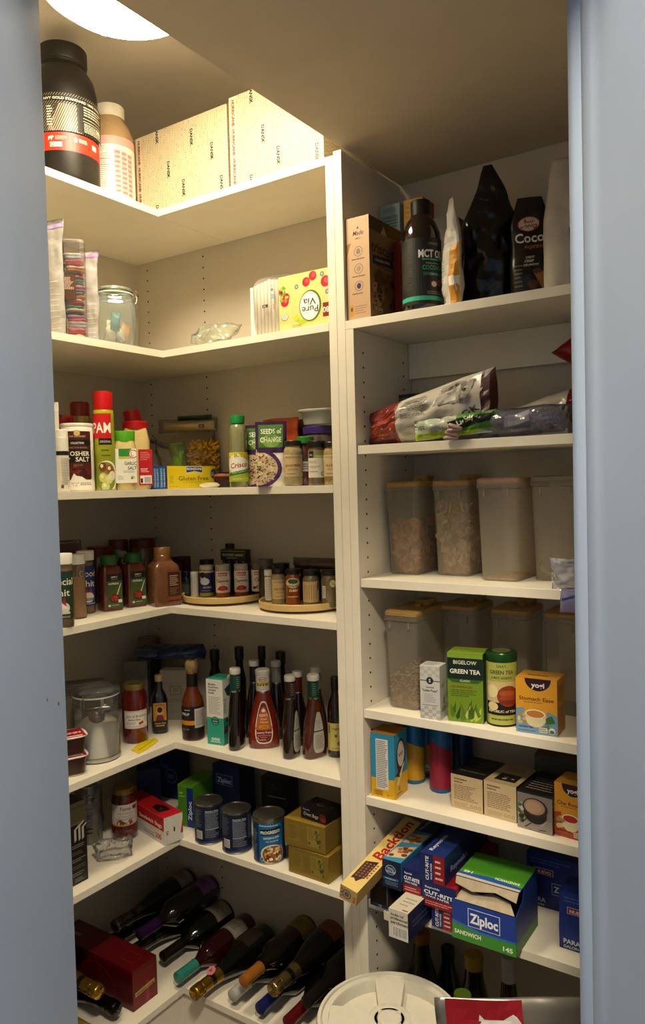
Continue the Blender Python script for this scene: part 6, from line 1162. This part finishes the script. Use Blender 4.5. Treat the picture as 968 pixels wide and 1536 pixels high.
def yogi(pc, rz, w, d, h, name, label, top, low, cupc, tea, title, sub):
    k = Ink(w, h); k.fill(top).poly([(0, 0), (w, 0), (w, h*.36), (w*.8, h*.42), (w*.5, h*.36), (w*.2, h*.46), (0, h*.44)], low).ell(w*.54, h*1.0, w*.34, h*.24, '#c9a24a', 22).ell(w*.54, h*1.0, w*.32, h*.22, '#32101f', 22).text('yogi', w*.54, h*.845, 14, '#ece4dc', 'C', .03, wid=w*.32).text(title, w*.5, h*.6, 11, '#3a2216', 'C', .015, wid=w*.84).lines(w*.2, h*.555, w*.8, h*.58, 1, '#7a5a3a', .6)
    k.ell(w*.47, h*.28, w*.25, h*.16, cupc, 22).rect(w*.2, h*.30, w*.75, h*.48, top).ell(w*.47, h*.36, w*.25, h*.085, '#e6dcc4', 22).ell(w*.47, h*.36, w*.215, h*.065, tea, 22).ring(w*.75, h*.28, 4, 6, cupc)
    k.blobs(w*.05, h*.15, w*.25, h*.34, 6, ['#d8c48c', '#c9ae70', '#a88a4a'], 3, 6); 
    if sub == 'leaf': k.poly([(w*.72, h*.2), (w*.95, h*.24), (w*.88, h*.36), (w*.74, h*.32)], '#3f6a2a').poly([(w*.62, h*.12), (w*.82, h*.1), (w*.8, h*.2)], '#5a7a34')
    k.text('CAFFEINE FREE', w*.05, h*.1, 4.6, '#223', 'L', .03).lines(w*.05, h*.03, w*.5, h*.06, 1, '#3a4a5a').rect(w*.56, h*.04, w*.76, h*.13, '#d9d4c4').lines(w*.57, h*.05, w*.75, h*.12, 2, '#4a6a4a').ell(w*.87, h*.085, w*.075, h*.06, '#e2ddd0', 16).ell(w*.87, h*.07, w*.06, h*.035, '#4a6a3a', 14)
    k.rect(0, h*.93, w, h, top).text('Stomach Ease' if sub == 'leaf' else title, w*.5, h*.945, 4, '#7a5a1c', 'C') if False else None
    r = Ink(d, h); r.fill('#a8752a').lines(d*.12, h*.62, d*.88, h*.9, 7, '#4a3420', .4).lines(d*.12, h*.1, d*.88, h*.5, 9, '#55402a', .4)
    return carton(name, label, 'box', pc, rz, w, d, h, top, {'front': k, 'right': r, 'top': Ink(w, d).fill('#b9842c').lines(w*.2, d*.3, w*.8, d*.6, 1, '#6a4a1c')})
pc, rz, w = box2((775, 1097), (837, 1106), z, 64)
yogi(pc, rz, w, 64, 112, 'stomach_tea_box', 'yellow and blue Stomach Ease tea box with a cup of tea on it', '#d99a26', '#6f95b4', '#dccfa4', '#c07a34', 'Stomach Ease', 'leaf')
# ---------------------------------------------------------------- fifth shelf
z = Z['R5']; zs = z+.0004
pc, rz, w = box2((558, 1193), (593, 1200.6), z, 66); d = 66; h = 146
k = Ink(w, h); k.fill('#2b86ad').rect(0, 0, w, h*.30, '#d3a21c').poly([(0, h*.30), (w, h*.30), (w, h*.22), (w*.6, h*.26)], '#d3a21c').rect(w*.22, h*.13, w*.74, h*.92, '#d5d2ca').lines(w*.25, h*.15, w*.71, h*.9, 26, '#3f3c44', .4, .2).rect(w*.2, h*.02, w*.5, h*.11, '#c09018').lines(w*.1, h*.03, w*.5, h*.11, 3, '#6a4a10').text('A', w*.7, h*.03, 8, '#6a4a10')
r = Ink(d, h); r.fill('#2b86ad').rect(0, 0, d, h*.34, '#d3a21c').ell(d*.5, h*.62, d*.36, h*.28, '#4a2a30', 20).ell(d*.5, h*.66, d*.27, h*.2, '#c9c2b4', 20).text('Van', d*.5, h*.63, 15, '#4a3a34', 'C', .02, rot=.3).poly([(d*.1, h*.2), (d*.6, h*.46), (d*.8, h*.5), (d*.3, h*.2)], '#e0cf94').poly([(d*.05, h*.36), (d*.4, h*.3), (d*.3, h*.42)], '#3a2a18').text('8', d*.35, h*.1, 14, '#6a3a10', 'C', .02).lines(d*.15, h*.04, d*.7, h*.08, 1, '#6a4a10')
carton('protein_bar_box', 'blue and yellow vanilla drink carton with a nutrition panel', 'box', pc, rz, w, d, h, '#c8961c', {'front': k, 'right': r, 'top': Ink(w, d).fill('#a8741c')})
def drink(px, py, label, lo, hi, band=.45, R=.026, h=.156):
    p = foot(px, py, z, R*1000); t = thing('seltzer_can', label, 'can', p, facing(p, .2))
    lathe_o('can', [(R*.82, 0), (R*.98, .006), (R, .011), (R, h-.014), (R*.85, h-.003), (R*.84, h)], M(hi, .3, metal=.25), t, n=36, ang=.9); lathe_o('end', [(R*.86, h-.001), (R*.87, h+.0015), (R*.8, h+.001), (.001, h-.002)], M('#8f8b84', .3, metal=.9), t, n=30)
    k = Ink(100, h*1000-26); H = k.h; k.poly([(0, 0), (100, 0), (100, H*band*.8), (0, H*band*1.25)], lo).rect(74, 6, 92, 40, '#d8d4cc').lines(75, 8, 91, 38, 9, '#2a2a34', .5).lines(74, 48, 96, H-12, 12, '#9ab4c8', .35)
    if band < .6: k.ell(38, 14, 4, 4, '#e4d8dc').ell(46, 16, 4, 4, '#e4d8dc').ell(52, 14, 4, 4, '#e4d8dc').lines(34, 5, 58, 9, 1, '#e4d8dc')
    k.put('label', t, cylmap(R*1000+.15, 100, 11), step=5); return t
drink(622, 1178, 'blue and yellow slim can behind the vanilla drink carton', '#b98a18', '#1f6a96', .62); drink(641, 1166, 'blue and amber slim can between the carton and the red-based can', '#a8741a', '#1f6a96', .5, R=.024); drink(663, 1192, 'blue slim can with a crimson lower half', '#861a34', '#1c5f94', .72); drink(695, 1172, 'dark blue slim can behind the tea cartons', '#132a54', '#153562', .4)
def teacart(pA, pB, d, h, label, body, front, top):
    pc, rz, w = box2(pA, pB, z, d); return carton('tea_carton', label, 'box', pc, rz, w, d, h, body, {'front': front(w, h), 'top': top(w, d), 'right': Ink(d, h).fill('#14120f').lines(6, 10, d-6, h-8, 7, '#77726a', .3)})
def tf(w, h):
    k = Ink(w, h); k.fill('#c3ab84').text('PEPPERMINT', w*.1, h-11, 4.6, '#2a241c', 'L', .03, wid=w*.42).text('herbal tea', w*.1, h-17, 5, '#2a241c', 'L', .03).lines(w*.1, h*.26, w*.84, h*.72, 9, '#5a4a38', .35).lines(w*.1, 4, w*.6, 14, 3, '#8a765a', .3)
    for i in range(3): k.ring(w*(.66+.12*i), 10, 2.6, 3.3, '#4a3e30', 12)
    return k
def tt(w, d): return Ink(w, d).fill('#17140f').lines(8, 20, w-8, d-20, 4, '#4a443a', .3)
def tt2(w, d): return Ink(w, d).fill('#a8946e').poly([(w*.2, d*.15), (w*.85, d*.15), (w*.85, d*.5), (w*.2, d*.5)], '#1c1814').lines(w*.2, d*.6, w*.8, d*.85, 4, '#5a4a38', .35).blobs(w*.3, d*.2, w*.75, d*.45, 5, ['#4a3a2a', '#8a765a'], 3, 6)
teacart((677.6, 1209.5), (725, 1222), 118, 74, 'tan tea carton with black top beside the red-based can', '#c3ab84', tf, tt)
teacart((727, 1222.5), (775.4, 1235.5), 118, 76, 'tan tea carton with a printed tan top beside the coffee-cup carton', '#bda57e', tf, tt2)
def cupf(w, h):
    k = Ink(w, h); k.fill('#77706a').rect(0, 0, w, h*.34, '#8a8178')
    for i in range(14): x = k.r.uniform(0, w); y = k.r.uniform(0, h*.4); a = k.r.uniform(-.5, .9); k.poly([(x, y), (x+3, y-1), (x+18*math.cos(a), y+18*math.sin(a)), (x+16*math.cos(a), y+18*math.sin(a)+2)], k.r.choice(['#3a332c', '#c9c1b4', '#5a5048', '#a59c90']))
    k.blobs(2, h*.2, w*.24, h*.7, 12, ['#4a5a3a', '#2a2a22', '#b5ada0'], 2, 6)
    k.ell(w*.52, h*.46, w*.33, h*.26, '#201c1a', 24).ell(w*.52, h*.62, w*.36, h*.25, '#2c2724', 24).ell(w*.5, h*.64, w*.30, h*.20, '#9a7a60', 24).ell(w*.47, h*.63, w*.22, h*.15, '#a88a70', 20).rect(0, h*.95, w, h, '#1a1714'); return k
teacart((777, 1240), (829.5, 1254.5), 118, 78, 'black tea carton with a photograph of a coffee cup', '#1c1916', cupf, lambda w, d: Ink(w, d).fill('#15130f').lines(10, 16, w-8, d-30, 6, '#8a857a', .3))
pc, rz, w = box2((833, 1251.5), (884, 1266), z, 64)
yogi(pc, rz, w, 64, 108, 'chai_tea_box', 'orange chai rooibos tea box at the doorway edge', '#d9952a', '#b5481c', '#e0d0a8', '#a8281c', 'Chai Rooibos', 'spice')
p = bp_(846, -.09); carton('rear_carton', 'dull green and brown carton behind the chai tea box', 'box', p, .1, 110, 60, 112, '#3a3a22', {'top': Ink(110, 60).fill('#6a3a1c')})
# ---------------------------------------------------------------- sixth shelf: wraps, foils and bags
z = Z['R6']; zs = z+.0004
def stick(name, label, base, yf, w, h, L, body, art, pitch=0, yaw=0, roll=0, cat='box', part='carton'):
    """long carton whose near end sits at base (x, z) and front y = yf, running back into the shelf"""
    t = carton(name, label, cat, (0, 0, 0), 0, w, L, h, body, art, part=part)
    t.rotation_euler = (pitch, roll, yaw)
    m = t.rotation_euler.to_matrix(); t.location = Vector((base[0], yf, base[1]))-m @ Vector((0, -L/2000, 0)); return t
def endart(w, h, red=True, rot=False):
    k = Ink(w, h); k.fill('#16245c')
    if rot:
        k.rect(w*.55, 0, w, h, '#8a1620').text('CUT-RITE', w*.34, h*.06, 10, '#d9dce6', 'L', .03, rot=PI/2, wid=h*.86).text('WAX PAPER', w*.48, h*.1, 5, '#d9dce6', 'L', .02, rot=PI/2, wid=h*.6).lines(w*.62, h*.1, w*.95, h*.9, 4, '#e0c8c4', .35)
    else:
        k.rect(0, 0, w, h*.34, '#8a1620').text('Reynolds', w*.1, h*.76, 6, '#d9dce6', 'L', .02, wid=w*.42).text('CUT-RITE', w*.06, h*.53, 11, '#e6e8ee', 'L', .035, wid=w*.86, rot=-.04).text('WAX PAPER', w*.1, h*.4, 6, '#e6e8ee', 'L', .02, wid=w*.7, rot=-.04).lines(w*.1, h*.08, w*.9, h*.26, 2, '#e0a8a0', .4)
    return k
def sideart(d, h): return Ink(d, h).fill('#14204f').rect(0, 0, d, h*.3, '#7a141c').text('Reynolds', d*.12, h*.5, 14, '#b9c0d4', 'L', .02, wid=80)
def topart(w, d): return Ink(w, d).fill('#182a66').text('Reynolds', w*.35, d*.08, 13, '#c9cede', 'L', .02, rot=PI/2, wid=80)
# bottom layer
q = onz(571, 1360, z); w, h = 50, 60
k = Ink(w, h); k.fill('#1a0f0b').rect(3, 6, w-3, h-3, '#0d0705').rect(0, 0, w, 8, '#1a2748').text('TZ', w*.5, 1, 7, '#c9cede').rect(w*.86, 8, w*.9, h, '#6a5a48')
stick('open_wrap_box', 'dark opened wrap carton lying under the cookie box', (1.0265, zs), -.290, w, h, 250, '#1a120e', {'front': k})
q = onz(600, 1411, z); w, h = 46, 60; k = Ink(w, h); k.fill('#c9c3b4').text('double roll', 5, h-12, 7, '#23202c', 'L', .03).text('professional', 5, h-20, 8, '#23202c', 'L', .03, wid=40).text('parchment', 5, h-29, 8.6, '#23202c', 'L', .03, wid=44); k.bars(11, 5, 44, 25)
tp = Ink(w, 290); tp.fill('#c3bca8').lines(12, 20, 40, 60, 3, '#8a8478', .3).rect(w*.62, 6, w*.9, 10, '#a03a34')
pb = stick('parchment_box', 'white-ended parchment carton jutting out over the shelf edge', (1.1195, zs), -.375, w, h, 300, '#151b3c', {'front': k, 'top': tp, 'right': Ink(300, h).fill('#12183c').lines(20, 20, 120, 40, 2, '#3a4470')}, yaw=-.02)
bm = bmesh.new(); prism(bm, [(-w/2000-.012, -.1495), (-w/2000, -.1505), (-w/2000, -.1485), (-w/2000-.012, -.1475)], .032, .05); from_bm('tab', bm, M('#c3bca8', .6), pb)
q = onz(663, 1394, z); stick('wax_paper_box', 'wax paper carton lying on the shelf beside the sandwich bag box', (1.180, zs), -.294, 46, 46, 250, '#16245c', {'front': endart(46, 46, rot=True), 'right': sideart(250, 46)})
# second layer
stick('wax_paper_box', 'red and blue wax paper carton with large title, on top of another', (1.1785, zs+.0465), -.302, 80, 52, 240, '#16245c', {'front': endart(80, 52), 'right': Ink(240, 52).fill('#7a141c').rect(0, 20, 240, 44, '#8f1a22'), 'top': Ink(80, 240).fill('#8a1620').text('WAX PAPER', 30, 20, 12, '#d9b04a', 'L', .02, rot=PI/2, wid=80)})
stick('wax_paper_box', 'wax paper carton half hidden between the cookie box and its twin', (1.0695, zs+.0625), -.268, 46, 58, 240, '#16245c', {'front': endart(58, 56)}) if False else None
k = endart(44, 54); stick('wax_paper_box', 'wax paper carton half hidden on top of the parchment carton', (1.1135, zs+.0605), -.300, 44, 54, 240, '#16245c', {'front': k})
w, h = 46, 62; k = Ink(w, h); k.fill('#14203f').ell(w*.45, h*.66, 13, 11, '#a9b8c8', 20).ell(w*.45, h*.66, 11.8, 9.8, '#16264f', 20).text('TOLL', w*.45, h*.67, 7, '#c9d4de', 'C', .03).text('HOUSE', w*.45, h*.56, 7, '#c9d4de', 'C', .03).rect(w*.06, h*.3, w*.86, h*.38, '#2f6a96').text('Refrigerated', w*.45, h*.31, 5, '#c9d4de').lines(w*.15, h*.1, w*.85, h*.26, 3, '#7f90a4', .35)
tp = Ink(w, 230); tp.fill('#3f86ae').poly([(3, 12), (w-3, 24), (w-3, 84), (3, 62)], '#d2bb98').blobs(8, 24, w-8, 72, 10, ['#8a5228', '#a8703c', '#6a3a1c'], 5, 8).poly([(3, 90), (w-3, 100), (w-3, 150), (3, 138)], '#d2bb98').blobs(8, 98, w-8, 140, 8, ['#8a5228', '#a8703c'], 5, 8).rect(0, 160, w, 230, '#16264f').text('TOLL HOUSE', w*.3, 165, 12, '#c9d4de', 'L', .02, rot=PI/2, wid=60)
stick('cookie_box', 'blue cookie carton with cookie pictures stacked on the opened wrap carton', (1.0665, zs+.0610), -.305, w, h, 230, '#14203f', {'front': k, 'top': tp, 'right': Ink(230, h).fill('#2c6a92').rect(0, 0, 230, h*.3, '#14203f')})
stick('wax_paper_box', 'wax paper carton on top of the stack under the shelf above', (1.1645, zs+.0992), -.302, 56, 60, 240, '#16245c', {'front': endart(56, 60, rot=True), 'right': Ink(240, 60).fill('#15214f').text('Reynolds', 30, 18, 18, '#8f98b8', 'L', .02, wid=90, rot=.0), 'top': topart(56, 240)})
# long cracker carton sticking out over the upright panel
A = Vector((.905, -.372, .632)); 
w, h, L = 42, 34, 290; tp = Ink(w, L); tp.fill('#d8bd72').poly([(8, 38), (w*.5, 26), (w-8, 56), (w*.5, 84)], '#3a2320') 
tp.poly([(6, 30), (w-10, 44), (w-10, 108), (6, 94)], '#3a2018')
for i in range(4):
    for j in range(6): tp.ell(12+i*8, 44+j*9+i*2.2, 2.7, 3, '#8a5a48', 8)
tp.text('Backtion', w*.36, L-6, 34, '#a8241c', 'R', .03, rot=PI/2, wid=150) if False else tp.text('Backtion', w*.74, 116, 32, '#a8241c', 'L', .03, rot=PI/2, wid=160)
f = Ink(w, h); f.fill('#b9a068').ring(w*.42, h*.5, 9, 11, '#4a3a4a').ell(w*.42, h*.5, 6, 6, '#6a5a6a').text('Back', w*.92, 5, 8, '#a8241c', 'L', .03, rot=PI/2).lines(2, 4, 8, h-4, 3, '#6a5a3a')
t = stick('cracker_carton', 'long cream carton with red lettering sticking out across the upright panel', (1.012, .7085), -.402, w, h, L, '#cdb26a', {'top': tp, 'front': f, 'right': Ink(L, h).fill('#a88c4c'), 'left': Ink(L, h).fill('#b59a58')}, pitch=.14, yaw=.01, roll=.22)
t0 = thing('red_packet', 'crumpled dark red packet between the cracker carton and the panel', 'packet', (1.001, -.11, zs+.062), 0); pouch('wrapper', t0, 20, 52, 60, M('#6a1216', .35, var=.4, scale=30), seed=91, cr=.006)
# opened sandwich bag box
pc, rz, w = box2((681, 1402.5), (777, 1434.5), z, 118); w = round(w); d, h = 132, 122; pc.z = zs
t = thing('sandwich_bag_box', 'large blue and green sandwich bag box with its lid torn open', 'box', pc, rz); W, D, H = w/2000, d/2000, h/1000
BL = M('#17317c', .4, var=.06); INS = M('#a89a80', .8, var=.1)
def panel(nm, *c, m=BL, par=t): bm = bmesh.new(); bx(bm, *c); return from_bm(nm, bm, m, par)
panel('front_panel', -W, -D, 0, W, -D+.0016, H*.66); panel('back_panel', -W, D-.0016, 0, W, D, H); 
for sx in (-1, 1):
    bm = bmesh.new(); prism(bm, [(-D+.0017, 0), (D-.0017, 0), (D-.0017, H), (-D*.2, H*.98), (-D*.35, H*.78), (-D+.0017, H*.66)], sx*(W-.0008)-.0008, sx*(W-.0008)+.0008)
    for v in bm.verts: v.co = Vector((v.co.z, v.co.x, v.co.y))
    bmesh.ops.recalc_face_normals(bm, faces=bm.faces[:]); from_bm('side_panel', bm, BL, t)
panel('bottom_panel', -W+.0017, -D+.0017, 0, W-.0017, D-.0017, .0016)
k = Ink(w, h*.66); k.fill('#1a3c94').poly([(0, 0), (w, 0), (w, 26), (w*.45, 24), (0, 34)], '#3f8a2c').poly([(0, 34), (w*.45, 24), (w, 26), (w, 30), (w*.45, 29), (0, 40)], '#2f6ab8').rect(w*.26, 34, w*.76, 72, '#dfe4ee').rect(w*.27, 35.2, w*.75, 70.8, '#1a3c94').text('Ziploc', w*.51, 43, 28, '#eef0f4', 'C', .035, wid=w*.44).text('SANDWICH', w*.04, 12, 12, '#e6ecdc', 'L', .03, wid=w*.42).text('145', w*.80, 6, 13, '#e6ecdc', 'L', .03, wid=w*.15); k.put('print', t, boxmap('front', w, d, h))
Ink(d, h*.64).fill('#142a6a').rect(0, 0, d, 24, '#2f6a24').put('print', t, boxmap('right', w, d, h))
pouch('bags', t, w*.9, 40, d*.85, M('#2a241c', .5, var=.3), seed=95, cr=.004, tr=Matrix.Translation((0, 0, .004)))
lid = bmesh.new(); bx(lid, -W, -d/1000*.82, -.0008, W, 0, .0008); lo = from_bm('lid', lid, [BL], t); lo.location = (0, D, H+.002); lo.rotation_euler = (.03, 0, 0)
k = Ink(w, d); k.fill('#4a8f26').poly([(0, 0), (w, 0), (w, 18), (w*.5, 30), (0, 22)], '#1f55a4').poly([(0, 0), (w, 0), (w, 9), (0, 12)], '#c3b79e').text('SANDWICH', w*.94, 36, 14, '#dfe8cc', 'L', .03, rot=PI, wid=w*.38).text('145', w*.2, 34, 15, '#dfe8cc', 'L', .03, rot=PI, wid=w*.14).lines(w*.3, 78, w*.7, 96, 2, '#2f6a1c', .3); k.put('print', lo, lambda u, v, l: (u-w/2, (v-d)*.82, .8+l))
fl = bmesh.new(); prism(fl, [(-W*.95, 0), (W*.92, 0), (W*.8, -.030), (W*.2, -.024), (-W*.1, -.034), (-W*.7, -.026)], 0, .0012); fo = from_bm('torn_flap', fl, INS, t); fo.location = (0, -D+.003, H*.662); fo.rotation_euler = (-.5, 0, PI)
fl = bmesh.new(); prism(fl, [(-W*.98, 0), (W*.98, 0), (W*.96, -.02), (W*.3, -.012), (-W*.4, -.022), (-W*.96, -.014)], 0, .0012); fo = from_bm('lid_lip', fl, INS, lo); fo.location = (0, -d/1000*.82, -.001); fo.rotation_euler = (.9, 0, 0)
for px0, Y, lab, dk in ((858, -.225, 'blue gallon storage bag box standing at the doorway edge', 0), (806, -.115, 'blue gallon storage bag box in the shadow behind the torn-open box', 1)):
    a = bp_(px0-18 if not dk else 788, Y); w2 = 120; k = Ink(w2, 118); k.fill('#182f80').rect(0, 0, w2, 18, '#12235f').text('PARA', 8, 12, 13, '#c9d0e0', 'L', .03, wid=34).text('GALON', 8, 3, 8, '#c9d0e0', 'L', .02, wid=30).rect(16, 74, 60, 88, '#c9d0e0').rect(17, 75, 59, 87, '#8a1c2c').text('NUEVO', 38, 77, 9, '#e6e2d8', 'C', .03, wid=34).rect(56, 34, 110, 60, '#c9d0e0').rect(57.2, 35.2, 108.8, 58.8, '#182f80').text('Ziploc', 83, 41, 18, '#dfe4ee', 'C', .03, wid=46).lines(10, 96, 100, 110, 2, '#5a6ca4', .3)
    carton('gallon_bag_box', lab, 'box', Vector((a.x+w2/2000, a.y+(.035 if not dk else .05), zs)), 0, w2, 70, 118, '#152a74', {'front': k, 'left': Ink(70, 118).fill('#10205a')})
# ---------------------------------------------------------------- under the sixth shelf
z7 = Z['R7']+.0004
def tallb(px, py, Y, label, cap, body, R, capr, caph, name='large_bottle'):
    top = ony(px, py, Y); t = thing(name, label, 'bottle', (top.x, Y, z7), 0); H = top.z-z7
    lathe_o('bottle', [(R*.93, 0), (R, .004), (R, H*.62), (R*.85, H*.74), (capr*1.05, H*.86), (capr*.9, H-caph)], M(body, .12, coat=.6), t, ang=.9); lathe_o('cap', [(capr, H-caph-.002), (capr*1.03, H-.003), (capr*.95, H)], M(cap, .35), t)
tallb(632, 1397, -.125, 'tall dark bottle with an orange cap under the lowest shelf', '#8a4f1c', '#16100b', .040, .020, .022); tallb(711, 1431, -.16, 'tall dark bottle with a mustard yellow cap under the lowest shelf', '#a8862c', '#14110c', .042, .021, .028); tallb(763, 1434, -.185, 'slim bottle with ridged white cap under the lowest shelf', '#b5b2aa', '#201a14', .026, .0155, .052); tallb(694, 1490, -.235, 'short bottle with a green cap behind the silver bag', '#4f6a1c', '#1c2014', .036, .019, .02)
tallb(672, 1420, -.05, 'black bottle between the orange and yellow caps', '#12100e', '#0f0d0b', .036, .016, .03)
# ---------------------------------------------------------------- bucket on the floor
R = .140; t = thing('bucket', 'round white plastic bucket with a spoked screw lid on the floor', 'bucket', (1.150, -.474, .0004), .15)
WP = M('#c9c4b4', .45, var=.03)
lathe_o('pail', [(R*.84, 0), (R*.86, .006), (R*.96, .48), (R*.97, .50), (R*1.0, .503), (R*1.0, .515), (R*.95, .517)], WP, t, n=56, cap=False); lathe_o('rim', [(R*.985, .512), (R*1.02, .514), (R*1.03, .522), (R*1.03, .545), (R*1.01, .551), (R*.965, .552), (R*.955, .546), (R*.95, .546)], WP, t, n=64, cap=False)
bm = bmesh.new(); lathe(bm, [(R*.95, .546), (R*.94, .5495), (R*.86, .550), (R*.845, .546), (R*.84, .524), (.001, .522)], 64, cap=False); from_bm('lid', bm, WP, t, angle=.5)
for kk in range(4):
    bm = bmesh.new(); a = kk*PI/2+.35; wi = .021; c, s = math.cos(a), math.sin(a)
    pr = [(R*.16, -wi*1.0), (R*.85, -wi*1.5), (R*.85, wi*1.5), (R*.16, wi*1.0)]; prism(bm, [(x*c-y*s, x*s+y*c) for x, y in pr], .523, .5495); from_bm('spoke', bm, WP, t)
lathe_o('hub', [(R*.30, .523), (R*.30, .5500), (R*.285, .551), (R*.22, .551), (R*.21, .5495), (.001, .5495)], WP, t, n=40); bm = bmesh.new(); tube(bm, [(R*.17*math.cos(i*PI/12), R*.17*math.sin(i*PI/12), .5497) for i in range(25)], .0008, 5); from_bm('hub_ring', bm, M('#a8a394', .5), t, smooth=True)
# ---------------------------------------------------------------- pet food bag on the floor
t = thing('pet_food_bag', 'large silver-grey bag with a red panel and a white animal emblem on the floor', 'bag', (1.451, -.475, .0004), .55)
o, fm = pouch('bag', t, 360, 700, 130, M('#77736c', .28, metal=.35, var=.15, scale=10), seed=97, cr=.010, freq=16, nu=30, nv=34, tf=lambda v: max(.04, 1-v**3)*(.6+.4*min(1, v*5)))
k = Ink(360, 700); k.rect(18, 330, 150, 700, '#8f1420'); X0, Y0 = 96, 640
k.poly([(X0-34, Y0), (X0-20, Y0+22), (X0-18, Y0+36), (X0-10, Y0+28), (X0+22, Y0+26), (X0+38, Y0+38), (X0+44, Y0+34), (X0+52, Y0+22), (X0+40, Y0+14), (X0+36, Y0-2), (X0+30, Y0-18), (X0+24, Y0-2), (X0-8, Y0), (X0-14, Y0-18), (X0-20, Y0), (X0-26, Y0+6)], '#d8d4cc').ell(X0-46, Y0+2, 9, 6, '#d8d4cc').lines(210, 420, 330, 520, 5, '#8d8982', .3); k.put('print', t, fm, step=12, stepy=18, base=.9, dz=.2)
bpy.data.objects.remove(_to)
